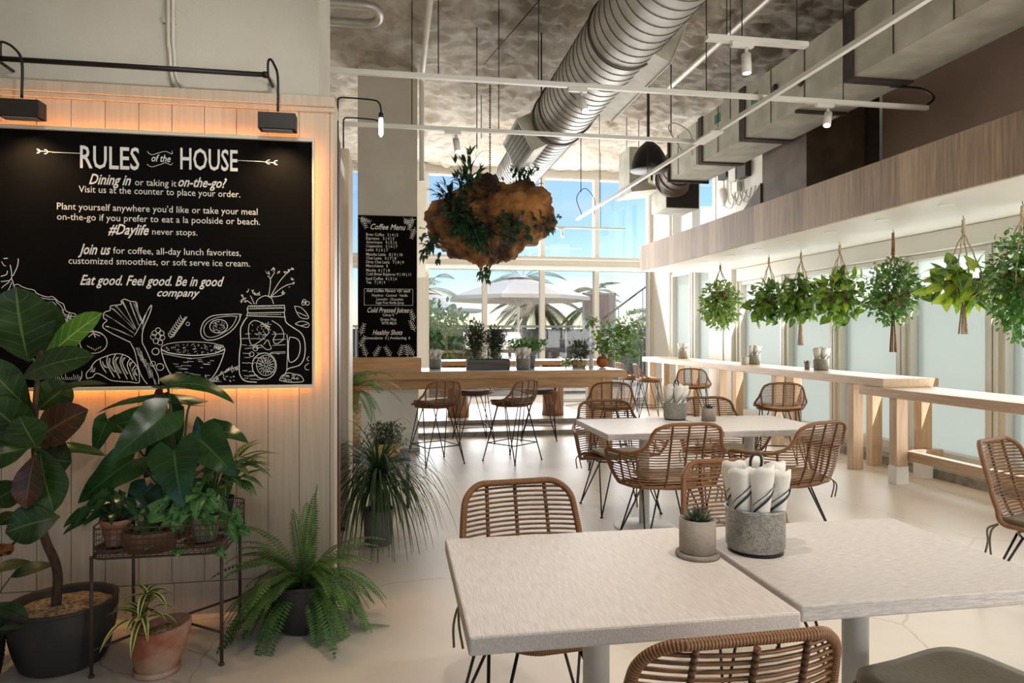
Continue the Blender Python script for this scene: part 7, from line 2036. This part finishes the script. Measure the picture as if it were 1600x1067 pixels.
for cx, cz, n_, L_ in ((-.055, .225, 20, .19), (-.04, .33, 9, .13)):
    for i in range(n_):
        a = i * 2.39996
        e = rn.uniform(-.25, 1.15)
        d = Vector((math.cos(a) * math.cos(e), math.sin(a) * math.cos(e), math.sin(e)))
        b_ = Vector((cx, -.01, cz))
        t_ = b_ + d * L_ * rn.uniform(.75, 1.1) + Vector((0, 0, -.06))
        m.leaf(b_, t_, .026, (0, 0, 1), 'strap', .24, .25, 10, 2)
m.build('foliage', MT['dracaena'], dr)
MB().tube([(-.055, 0, .19), (-.04, 0, .34)], .009, 8).build('stem', MT['bark'], dr)


# ferns
def fronds(n, L, el, seed, z0, sweep=1.0, pin=.06, bias=None, n_pin=26, keep=None, droop=1.0):
    rn = random.Random(seed)
    m = MB()
    for i in range(n):
        a = i * 2.39996 + rn.uniform(-.2, .2)
        if keep and not keep(a % (2 * PI)): continue
        e = rn.uniform(*el)
        l = L * rn.uniform(.65, 1.1)
        d = Vector((math.cos(a) * math.cos(e), math.sin(a) * math.cos(e), math.sin(e)))
        if bias: d = (d + Vector(bias)).normalized()
        P = [Vector((d.x * .03, d.y * .03, z0))]
        v = d.copy()
        for k in range(n_pin):
            v = (v + Vector((0, 0, -.075 * droop * (1.2 - .2 * math.sin(e))))).normalized()
            P.append(P[-1] + v * l / n_pin)
        m.tube(P, .0016, 4)
        for k in range(3, n_pin + 1):
            q = k / n_pin
            w_ = pin * (math.sin(PI * (q * .86 + .12)) ** .7) * rn.uniform(.85, 1.1)
            t = (P[k] - P[k - 1]).normalized()
            sd_ = t.cross(Vector((0, 0, 1)))
            if sd_.length < .05: sd_ = Vector((-math.sin(a), math.cos(a), 0))
            sd_.normalize()
            for s_ in (-1, 1):
                tip = P[k] + sd_ * s_ * w_ + t * w_ * .28 + Vector((0, 0, -w_ * .25))
                m.leaf(P[k], tip, max(.007, l / n_pin * .85), t.cross(sd_) * (1 if t.cross(sd_).z > 0 else -1), 'lance', .02, .1, 2, 1)
    return m


fn = thing('boston_fern', 'lush arching fern in a dark round pot standing at the end of the panelled wall', 'potted plant', (-.435, 3.43, 0))
pot_ribbed(.10, .155, .235, 14).build('pot', MT['ribbed'], fn)
soil_disc(.138, .19, fn, 'soil')
m = fronds(135, .46, (-.05, 1.3), 3, .20, pin=.038, droop=.85, n_pin=28, keep=lambda a: not (.9 < a < 2.3 or 4.4 < a < 5.05), bias=(0, -.12, 0))
m2 = fronds(5, .50, (1.38, 1.52), 14, .22, pin=.062, droop=.2, n_pin=36)
fn2 = m.build('fronds', MT['fernleaf'], fn)
m2.build('fronds', MT['fernleaf'], fn)
o = MB()
ff = fronds(1, .2, (-.1, 0), 9, .012, pin=.02, n_pin=20, droop=.05)
fo = ff.build('fallen_frond', MT['fernleaf'], None, (-.20, 3.36, .01))
tag(fo, 'fallen fern frond lying on the floor in front of the fern', 'leaf')

pt = thing('ponytail_palm', 'strap-leaved ponytail palm in a grey pot by the white panel end', 'potted plant', (-.115, 4.70, 0))
MB().lathe([(0, 0), (.082, 0), (.09, .006), (.103, .225), (.106, .24), (.096, .24), (.092, .2), (0, .2)], 36).build('pot', MT['grey_pot'], pt)
soil_disc(.093, .21, pt, 'soil')
MB().lathe([(.05, .2), (.055, .24), (.035, .30), (.022, .38), (.02, .46), (0, .47)], 16).build('trunk', MT['bark'], pt)
rn = random.Random(17)
m = MB()
for i in range(270):
    a = rn.uniform(0, 2 * PI)
    e = rn.uniform(.15, 1.4)
    L_ = rn.uniform(.45, .85)
    d = Vector((math.cos(a) * math.cos(e), math.sin(a) * math.cos(e), math.sin(e)))
    if d.x < -.45: d.x = -.45 * rn.random()
    P = [Vector((0, 0, .44 + rn.uniform(-.04, .05)))]
    v = d.copy()
    n_ = 14
    for k in range(n_):
        v = (v + Vector((0, 0, -rn.uniform(.16, .25)))).normalized()
        q = P[-1] + v * L_ / n_
        if q.z < .02: q.z = .02
        if q.x < -.19 and q.y > .28: q.y = .28
        P.append(q)
    vs, uv = [], []
    for k, p in enumerate(P):
        t = (P[min(k + 1, n_)] - P[max(k - 1, 0)]).normalized()
        s_ = t.cross(Vector((0, 0, 1)))
        s_ = s_.normalized() if s_.length > .05 else Vector((-math.sin(a), math.cos(a), 0))
        w_ = .0055 * (1 - (k / n_) ** 2.5) + .0006
        vs += [tuple(p - s_ * w_), tuple(p + s_ * w_)]
        uv += [(0, k / n_), (1, k / n_)]
    m.add(vs, [(2 * k, 2 * k + 1, 2 * k + 3, 2 * k + 2) for k in range(n_)], True, uv)
m.build('foliage', MT['grassleaf'], pt)

# plants behind the white panel, on a small dark bench
bn = thing('plant_bench', 'dark low bench behind the white panel carrying a fern and a herb basket', 'bench', (-.16, 5.75, 0))
MB().box(-.22, .28, -.14, .14, .38, .41).build('seat', MT['black'], bn)
for x in (-.2, .26):
    for y in (-.12, .12): MB().box(x - .012, x + .012, y - .012, y + .012, 0, .38).build('leg', MT['black'], bn)
hb = thing('herb_basket', 'bushy grey-green herb in a woven basket behind the ponytail palm', 'potted plant', (-.08, 5.72, .411))
MB().lathe([(0, 0), (.10, 0), (.125, .06), (.125, .11), (.115, .115), (.11, .05), (0, .05)], 26).build('basket', MT['basket'], hb)
m = MB(); rn = random.Random(6)
for i in range(900):
    p = Vector((rn.gauss(0, .065), rn.gauss(0, .055), rn.uniform(.08, .26)))
    d = Vector((rn.gauss(0, .6), rn.gauss(0, .6), rn.random() + .2)).normalized()
    m.leaf(p, p + d * .035, .012, (0, 0, 1), 'oval', .1, .1, 2, 1)
m.build('foliage', MT['rosemary'], hb)
hf = thing('sword_fern', 'upright fern in a clay pot raised behind the white panel, against the column', 'potted plant', (-.37, 5.86, .411))
MB().lathe([(0, 0), (.08, 0), (.09, .42), (0, .42)], 20).build('stand', MT['basket'], hf)
MB().lathe([(0, .42), (.06, .42), (.085, .56), (.09, .58), (.08, .58), (.075, .52), (0, .52)], 26).build('pot', MT['terracotta_plain'], hf)
fronds(22, .46, (.1, 1.3), 44, .54, pin=.055, droop=.9, bias=(.25, -.1, 0)).build('fronds', MT['fernleaf'], hf)


# ---------------------------------------------------------------- plants on the long bar
pb = thing('planter_box', 'dark rectangular planter box with two rosemary bushes on the long bar', 'potted plant', (1.135, 8.42, .98))
MB().box(-.265, .265, -.09, .09, 0, .125).build('box', MT['fence'], pb, bevel=.003)
MB().box(-.25, .25, -.075, .075, .122, .132).build('soil', MT['soil'], pb)


def bush(center, radii, n, leaf_l, leaf_w, seed, shape='oval', outward=.7, fill=.55, hang=0.0, up=(0, 0, 1)):
    rn = random.Random(seed)
    m = MB()
    for i in range(n):
        d = Vector((rn.gauss(0, 1), rn.gauss(0, 1), rn.gauss(0, 1))).normalized()
        r = fill + (1 - fill) * rn.random()
        p = Vector((center[0] + d.x * radii[0] * r, center[1] + d.y * radii[1] * r, center[2] + d.z * radii[2] * r))
        v = (d * outward + Vector((rn.gauss(0, .5), rn.gauss(0, .5), rn.gauss(0, .5) - hang))).normalized()
        m.leaf(p, p + v * leaf_l * rn.uniform(.7, 1.2), leaf_w * rn.uniform(.75, 1.2), (d + Vector(up)) if d.z > -.9 else (1, 0, 0), shape, .08, .15, 4, 1)
    return m


m = bush((-.16, 0, .38), (.16, .12, .24), 1900, .05, .012, 2, 'lance', .9, .2)
b2 = bush((.09, 0, .35), (.13, .11, .20), 1300, .05, .012, 3, 'lance', .9, .2)
m.build('foliage', MT['rosemary'], pb); b2.build('foliage', MT['rosemary'], pb)
bush((0, 0, .145), (.25, .07, .03), 300, .03, .012, 4).build('ground_cover', MT['small_leaf'], pb)
m = MB()
for cx in (-.17, .07):
    for k in range(5):
        a = k * 1.3
        m.tube(crv([(cx, 0, .12), (cx + .03 * math.cos(a), .03 * math.sin(a), .25), (cx + .08 * math.cos(a), .07 * math.sin(a), .42)], 4), .004, 5)
m.build('stem', MT['bark'], pb)

tp = thing('trailing_plant', 'mounded small-leaved trailing plant behind the napkin bin on the long bar', 'potted plant', (1.72, 8.72, .98))
MB().lathe([(0, 0), (.07, 0), (.085, .16), (.075, .16), (0, .12)], 26).build('pot', MT['grey_pot'], tp)
bush((-.02, 0, .30), (.30, .13, .10), 700, .035, .03, 11, 'heart', .8, .4, .2).build('foliage', MT['small_leaf'], tp)
bp = thing('basket_plant', 'spiky shrub in a pale woven pot on the long bar, left of the orange vase', 'potted plant', (2.40, 8.76, .98))
MB().lathe([(0, 0), (.085, 0), (.105, .09), (.098, .095), (0, .07)], 26).build('pot', MT['basket'], bp)
bush((0, 0, .22), (.19, .15, .16), 520, .075, .014, 12, 'lance', .9, .2).build('foliage', MT['rosemary'], bp)
bush((-.17, 0, .06), (.08, .06, .05), 90, .03, .025, 13).build('ground_cover', MT['small_leaf'], bp)
o = MB().lathe([(0, 0), (.03, 0), (.034, .02), (.03, .10), (.014, .14), (.013, .18), (0, .18)], 20).build('bottle', MT['bottle'], None, (2.555, 8.72, .98))
tag(o, 'slim white bottle beside the orange vase on the long bar', 'bottle')
cv = thing('vase_vine', 'tall green vine growing from a round orange vase on the long bar', 'potted plant', (2.68, 8.62, .98))
MB().lathe([(0, 0), (.035, .003), (.065, .03), (.078, .075), (.07, .12), (.045, .148), (.03, .15), (0, .13)], 28).build('vase', MT['coconut'], cv)
rn = random.Random(61)
m = MB(); sm2 = MB()
for (dx, dz, n_, s_) in ((-.13, .50, 34, .06), (.05, .30, 60, .09), (.22, .36, 80, .10), (.36, .42, 50, .09), (.30, .12, 60, .08), (.12, .10, 50, .07), (.0, .22, 40, .06)):
    sm2.tube(crv([(0, 0, .14), (dx * .4, .02, .14 + dz * .6), (dx, 0, .14 + dz)], 5), .004, 5)
    for i in range(n_):
        p = Vector((dx + rn.gauss(0, s_), rn.gauss(0, .06), .14 + dz + rn.gauss(-.04, s_)))
        if p.x < .24: p.z = max(p.z, .10)
        d = Vector((rn.gauss(0, 1), rn.gauss(0, 1) - .3, rn.gauss(-.3, .7))).normalized()
        m.leaf(p, p + d * rn.uniform(.06, .10), rn.uniform(.035, .055), (0, -.4, 1), 'oval', .1, .1, 4, 1)
m.build('foliage', MT['pothos'], cv); sm2.build('stem', MT['green_stem'], cv)

# ---------------------------------------------------------------- hanging burl with staghorn ferns
rb = thing('hanging_root_ball', 'huge brown burl root hung on a chain and planted with staghorn ferns', 'planter', (1.27, 9.2, 2.95))
m = MB()
nu, nv = 130, 84
vs = []
lobes = [((-.40, 0, -.06), .46), ((.05, -.05, -.10), .50), ((.45, 0, .12), .46), ((-.02, .05, .36), .30), ((.62, .05, .10), .30), ((-.08, -.1, -.28), .36), ((.48, -.1, .36), .24), ((-.62, 0, .0), .25), ((.25, -.2, .05), .42), ((-.3, 0, .15), .35)]
for j in range(nv + 1):
    ph = PI * j / nv
    for i in range(nu):
        th = 2 * PI * i / nu
        d = Vector((math.sin(ph) * math.cos(th), math.sin(ph) * math.sin(th) * .8, math.cos(ph)))
        best = .12
        for c_, r in lobes:
            c_ = Vector(c_)
            b_ = d.dot(c_)
            q = b_ * b_ - (c_.length_squared - r * r)
            if q > 0: best = max(best, b_ + math.sqrt(q))
        p = d * best
        p = p * (1 + .12 * noise.noise(p * 4) - .16 * abs(noise.noise(p * 5.5 + Vector((9, 2, 4)))) + .05 * noise.noise(p * 14) + .03 * noise.noise(p * 28) - .30 * max(0, noise.noise(p * 3.1 + Vector((3, 1, 7))) - .22))
        vs.append(tuple(p))
m.add(vs, [(j * nu + i, (j + 1) * nu + i, (j + 1) * nu + (i + 1) % nu, j * nu + (i + 1) % nu) for j in range(nv) for i in range(nu)], True)
m.build('burl', MT['rootball'], rb)
m = MB()
zz = .55
L_ = 1.38
nlk = 44
for i in range(nlk):
    z = zz + L_ * i / nlk
    ln = []
    for k in range(10):
        a = 2 * PI * k / 10
        x, zc_ = .011 * math.cos(a), .024 * math.sin(a)
        ln.append((x, 0, z + zc_) if i % 2 else (0, x, z + zc_))
    m.tube(ln, .0042, 5, closed=True)
for sx in (-.12, .14): m.tube([(0, 0, .58), (sx, 0, .38)], .008, 6)
m.build('chain', MT['black'], rb)
rn = random.Random(77)
st2 = MB()
for (cx, cy, cz, n_, L_, dx, dz) in ((-.32, -.22, .42, 26, .34, -.3, .5), (-.42, -.36, -.02, 60, .32, -.1, -.2), (-.2, -.36, -.15, 44, .28, 0, -.5), (-.55, -.2, .2, 26, .3, -.5, .3),
                                     (.52, -.1, .62, 18, .26, .1, .8), (.3, -.05, .56, 12, .26, 0, .6), (-.8, -.15, -.28, 22, .26, -.6, -.5), (.12, -.42, .02, 16, .26, .3, -.4), (.3, -.42, -.06, 12, .25, .3, -.5),
                                     (-.05, 0, -.62, 6, .22, 0, -1), (.62, -.3, .0, 9, .26, .2, -.8), (-.28, -.1, .60, 10, .34, -.2, 1.0)):
    for i in range(n_):
        b_ = Vector((cx + rn.gauss(0, .07), cy + rn.gauss(0, .04), cz + rn.gauss(0, .07)))
        d = Vector((dx + rn.gauss(0, .55), -.4 + rn.gauss(0, .35), dz + rn.gauss(0, .45))).normalized()
        l = L_ * rn.uniform(.6, 1.1)
        mid = b_ + d * l * .55
        st2.leaf(b_, mid, .05, (0, -.5, 1), 'strap', .12, .2, 4, 1)
        for s_ in (-1, 0, 1):
            dd = (d + Vector((s_ * .5, 0, -.15 + rn.uniform(-.2, .2)))).normalized()
            st2.leaf(mid - d * .02, mid + dd * l * rn.uniform(.35, .55), .042, (0, -.5, 1), 'lance', .12, .2, 4, 1)
st2.v = [(max(p[0], -.97), p[1], p[2]) for p in st2.v]
st2.build('staghorn_fronds', MT['staghorn'], rb)


# ---------------------------------------------------------------- macrame hangers under the soffit
def hanger(label, x, y, zt, zb, cord, r, tail, seed, splay=1.0, loop=.12):
    """Hanging plant: hook, cord bundle, splayed cords, pot and tail."""
    t = thing('hanging_plant', label, 'hanging plant', (x, y, 2.47), 0)
    MB().tube(crv([(0, 0, 0), (0, 0, -.02), (.012, 0, -.03), (0, 0, -.042), (-.008, 0, -.034)], 4), .003, 6).build('hook', MT['bronze'], t)
    zk = -loop
    zp = zb - .07
    MB().tube([(0, 0, -.035), (.002, 0, zk * .6), (0, 0, zk)], [.012, .016, .018], 8).build('cord_bundle', MT[cord], t)
    m = MB()
    for k in range(4):
        a = k * PI / 2 + .5
        P = [(0, 0, zk), (r * .5 * math.cos(a), r * .5 * math.sin(a), (zk + zp) / 2 + .03), (r * 1.03 * math.cos(a), r * 1.03 * math.sin(a), zp), (r * 1.0 * math.cos(a), r * 1.0 * math.sin(a), zp - .08), (.01 * math.cos(a), .01 * math.sin(a), zp - .17)]
        c_ = crv(P, 6)
        m.tube([Vector(p) + Vector((.004 * math.sin(i * 1.6), .004 * math.cos(i * 1.6), 0)) for i, p in enumerate(c_)], .006, 5)
    m.build('cords', MT[cord], t)
    MB().lathe([(0, -.15), (r * .7, -.145), (r * .95, -.06), (r, 0), (r * .9, .002), (r * .85, -.05), (0, -.05)], 24, (0, 0, zp)).build('pot', MT['coir'], t)
    if tail:
        m = MB()
        rn = random.Random(seed)
        m.tube([(0, 0, zp - .16), (0, 0, zp - .22)], .016, 8)
        for k in range(26):
            a = rn.uniform(0, 6.28); q = rn.uniform(.2, 1)
            m.tube([(.012 * math.cos(a), .012 * math.sin(a), zp - .2), (.04 * q * math.cos(a), .04 * q * math.sin(a), zp - tail)], .0035, 4)
        m.build('tassel', MT[cord], t)
    return t


def vine_fill(t, mat, zc, rx, rz, n, L_, w_, seed, shape='heart', hang=.5, mat2=None, n2=0):
    zc += .05
    rz *= 1.12
    m = bush((0, 0, zc), (rx, rx * .85, rz), int(n * 1.25), L_, w_, seed, shape, .7, .35, hang, (0, -.3, .6))
    m.build('foliage', MT[mat], t)
    if mat2: bush((0, 0, zc + .02), (rx * 1.03, rx * .9, rz), n2, L_, w_, seed + 50, shape, .7, .55, hang, (0, -.3, .6)).build('foliage', MT[mat2], t)


h1 = hanger('hanging ball of pale variegated leaves farthest along the soffit', 4.69, 9.32, 0, -.36, 'jute', .14, 0, 1, loop=.1)
vine_fill(h1, 'pale_leaf', -.66, .30, .33, 700, .085, .05, 101, 'oval', .5)
h2 = hanger('hanging plant with round dark leaves, second from the far end', 4.87, 8.31, 0, -.48, 'macrame', .14, 0, 2)
vine_fill(h2, 'pothos', -.68, .31, .26, 230, .095, .085, 102, 'heart', .35)
h3 = hanger('hanging plant with a pale knotted tassel, third from the far end', 4.97, 7.74, 0, -.50, 'macrame', .13, .62, 3)
vine_fill(h3, 'pothos', -.68, .28, .26, 170, .10, .085, 103, 'heart', .35, 'pale_leaf', 130)
h4 = hanger('hanging heart-leaved plant showing its brown root ball, fourth from the far end', 4.99, 7.02, 0, -.50, 'macrame', .145, 0, 4)
vine_fill(h4, 'pothos', -.68, .31, .28, 150, .10, .09, 104, 'heart', .35, 'gold', 60)
h5 = hanger('hanging small-leaved plant in a brown jute hanger with a long tassel', 4.905, 6.07, 0, -.56, 'jute', .14, .60, 5, loop=.26)
vine_fill(h5, 'small_leaf', -.68, .29, .30, 760, .05, .035, 105, 'oval', .2, 'pale_leaf', 200)
h6 = hanger('hanging plant with large bright yellow-green leaves near the window', 4.965, 5.28, 0, -.50, 'macrame', .15, .48, 6, loop=.15)
vine_fill(h6, 'gold', -.66, .32, .20, 62, .14, .125, 106, 'heart', .45, 'pothos', 34)
h7 = hanger('dense hanging plant with grassy strands cut by the right edge', 4.88, 4.62, 0, -.50, 'macrame', .15, 0, 7)
vine_fill(h7, 'small_leaf', -.70, .27, .42, 1100, .05, .035, 107, 'oval', .4, 'pale_leaf', 120)
rosette_plant(h7, 34, .42, .012, 'grassleaf', -.72, (-.6, .6), 9, 'strap', .28, .05)

# ---------------------------------------------------------------- terrace outside the far glazing
struct('ground_terrace', MB().box(-14, 26, YF + .1, 60, -.15, -.03).box(6.2, 26, -12, YF + .1, -.15, -.03), MT['deck'])


def parasol(label, x, y, zp, ze, r, sq=True):
    t = thing('parasol', label, 'parasol', (x, y, -.03))
    m = MB()
    n = 8
    top = (0, 0, zp)
    ring = []
    for k in range(n):
        a = PI / 4 * k + PI / 8
        ring.append((r * math.cos(a), r * math.sin(a), ze))
    midr = [((p[0]) * .5, p[1] * .5, zp - (zp - ze) * .43) for p in ring]
    vs = [top] + midr + ring + [(p[0], p[1], p[2] - .10) for p in ring]
    fs = []
    for k in range(n):
        k2 = (k + 1) % n
        fs += [(0, 1 + k, 1 + k2), (1 + k, 1 + n + k, 1 + n + k2, 1 + k2), (1 + n + k, 1 + 2 * n + k, 1 + 2 * n + k2, 1 + n + k2)]
    m.add(vs, fs)
    m.build('canopy', MT['parasol'], t)
    v2 = [(0, 0, zp + .10)] + [(.42 * math.cos(PI / 4 * k), .42 * math.sin(PI / 4 * k), zp - .06) for k in range(8)]
    MB().add(v2, [(0, 1 + k, 1 + (k + 1) % 8) for k in range(8)]).build('vent_cap', MT['parasol'], t)
    MB().lathe([(.035, 0), (.035, zp + .03)], 14).build('pole', MT['white_metal'], t)
    MB().box(-.35, .35, -.35, .35, 0, .06).build('base', MT['stone'], t)
    for k in range(n):
        a = PI / 4 * k + PI / 8
        MB().tube([(0, 0, ze - .25), (r * .55 * math.cos(a), r * .55 * math.sin(a), zp - (zp - ze) * .52)], .014, 5).build('strut', MT['white_metal'], t)
    return t


parasol('large white parasol outside, filling the middle panes of the far glazing', 3.38, 18.7, 3.06, 2.47, 2.0)
parasol('second white parasol, partly behind the big one on the left', 1.15, 25.2, 3.0, 2.35, 2.1)


def palm(label, x, y, h, L_, n, seed, mat='palmleaf', el=(-.4, 1.0)):
    t = thing('palm_tree', label, 'palm tree', (x, y, -.03))
    MB().tube(crv([(0, 0, 0), (.1, 0, h * .4), (.05, .05, h)], 6), [.13 - .003 * i for i in range(13)], 10).build('trunk', MT['bark'], t)
    rn = random.Random(seed)
    m = MB()
    for i in range(n):
        a = i * 2.39996
        e = rn.uniform(*el)
        v = Vector((math.cos(a) * math.cos(e), math.sin(a) * math.cos(e), math.sin(e)))
        P = [Vector((.05, .05, h))]
        for k in range(16):
            v = (v + Vector((0, 0, -.085))).normalized()
            P.append(P[-1] + v * L_ / 16)
        m.tube(P, .012, 4)
        for k in range(2, 17):
            tdir = (P[k] - P[k - 1]).normalized()
            s_ = tdir.cross(Vector((0, 0, 1)))
            s_ = s_.normalized() if s_.length > .05 else Vector((1, 0, 0))
            for q in (0, .5):
                p = P[k - 1].lerp(P[k], q)
                ll = L_ * .26 * math.sin(PI * (k + q) / 18 + .15)
                for sg in (-1, 1):
                    m.leaf(p, p + (s_ * sg * .8 + tdir * .6 + Vector((0, 0, -.35))).normalized() * ll, .035, (0, 0, 1), 'lance', -.05, .1, 3, 1)
    m.build('crown', MT[mat], t)
    return t


palm('palm with upright fronds behind the garden bush on the left', 1.3, 29.5, 3.4, 2.5, 18, 1)
palm('tall palm rising behind the peak of the big parasol', 5.6, 30, 3.9, 2.2, 16, 2)
palm('dry brownish palm drooping under the big parasol', 5.5, 26.5, 2.75, 2.1, 28, 3, 'drypalm', (-.7, .6))
palm('low green palm beside the weathered plank screen', 8.3, 29, 2.7, 1.8, 20, 4)
palm('palm showing over the top of the weathered plank screen', 9.9, 33, 3.6, 1.4, 14, 5)
palm('palm at the right-hand end of the grey fence', 11.0, 27, 2.2, 1.7, 18, 6)

t = thing('garden_bush', 'big rounded green bush outside the leftmost far pane', 'bush', (.75, 17.3, -.03))
bush((0, 0, 1.2), (1.35, .8, 1.15), 3400, .15, .085, 71, 'oval', .6, .35).build('foliage', MT['seagrape'], t)
MB().tube([(0, 0, 0), (.05, 0, 1.0)], .05, 8).tube([(.1, .1, 0), (-.3, 0, 1.1)], .035, 8).build('trunk', MT['bark'], t)
t = thing('garden_bush', 'loose shrub outside the rightmost far pane, before the fence', 'bush', (7.0, 19.5, -.03))
bush((0, 0, 1.3), (.9, .6, .9), 900, .13, .06, 72, 'oval', .6, .2).build('foliage', MT['seagrape'], t)
MB().tube([(0, 0, 0), (0, 0, 1.1)], .03, 8).build('trunk', MT['bark'], t)

fe = thing('terrace_fence', 'long grey boarded fence with pale posts and a capping rail across the terrace', 'fence', (0, 22, -.03))
MB().box(-6, 13, 0, .04, .05, 1.62).build('boards', MT['fence'], fe)
for i in range(22): MB().box(-5.5 + i * .85, -5.5 + i * .85 + .05, -.04, 0, 0, 1.70).build('post', MT['fence_rail'], fe)
MB().box(-6, 13, -.06, .06, 1.66, 1.74).build('rail', MT['fence_rail'], fe)
sc_ = thing('plank_screen', 'weathered pinkish plank screen standing above the fence outside', 'screen', (6.85, 22.4, -.03))
m = MB()
for i in range(9): m.box(-.52 + i * .117, -.52 + i * .117 + .108, 0, .03, 1.2, 2.80)
m.build('planks', MT['pinkwood'], sc_)
m = MB().box(-.58, -.53, -.03, .06, 0, 2.86).box(.54, .59, -.03, .06, 0, 2.86).box(-.58, .59, -.03, .06, 2.80, 2.86)
m.build('frame', MT['fence_rail'], sc_)
o = MB().tube([(6.4, 20.5, 1.9), (8.4, 20.5, 3.35)], .03, 6).build('handrail', MT['fence'])
for x in (6.9, 7.7): MB().tube([(x, 20.5, 1.9 + (x - 6.4) * .725), (x, 20.5, -.03)], .018, 6).build('post', MT['fence_rail'], o)
tag(o, 'dark sloping handrail outside the rightmost far pane', 'handrail')


def sofa(label, x, y, w, rz=0):
    t = thing('outdoor_sofa', label, 'sofa', (x, y, -.03), rz)
    MB().box(-w / 2, w / 2, -.4, .4, .12, .42).build('seat', MT['sofa'], t, bevel=.06)
    MB().box(-w / 2, w / 2, .25, .45, .42, .80).build('backrest', MT['sofa'], t, bevel=.06)
    for sx in (-1, 1):
        for sy in (-1, 1): MB().box(sx * (w / 2 - .08) - .03, sx * (w / 2 - .08) + .03, sy * .35 - .03, sy * .35 + .03, 0, .13).build('leg', MT['white_metal'], t)
    return t


sofa('pale outdoor sofa outside behind the trailing bar plant', 2.75, 17.6, 1.7)
sofa('pale outdoor sofa outside behind the basket plant on the long bar', 4.35, 16.6, 1.5)
k_ = 0
for x, y, rz, a in ((2.45, 17.62, .3, 'far sofa, its left end'), (2.9, 17.66, -.3, 'far sofa, its middle'), (4.1, 16.66, .2, 'nearer sofa, its left end'), (4.6, 16.68, -.25, 'nearer sofa, its right end')):
    m = MB()
    m.lathe([(0, -.07), (.16, -.05), (.24, 0), (.16, .05), (0, .07)], 4)
    m.v = [(p[0], p[2], p[1] + .22) for p in m.v]
    o = m.build('scatter_cushion', MT['sofa'], None, (x, y + .04, .50))
    o.rotation_euler = (-.25, 0, rz)
    s_ = o.modifiers.new('subsurf', 'SUBSURF'); s_.levels = 2; s_.render_levels = 2
    tag(o, 'pale scatter cushion on the ' + a, 'cushion')
lw = thing('low_planter', 'low orange clay planter outside the left far pane, seen over the long bar', 'planter', (1.3, 15.6, -.03))
MB().lathe([(0, 0), (.28, 0), (.36, .45), (.39, .52), (.34, .52), (.3, .4), (0, .4)], 26).build('pot', MT['orange_pot'], lw)
bush((0, 0, .62), (.3, .3, .2), 120, .16, .03, 75, 'lance', .9, .2).build('foliage', MT['palmleaf'], lw)
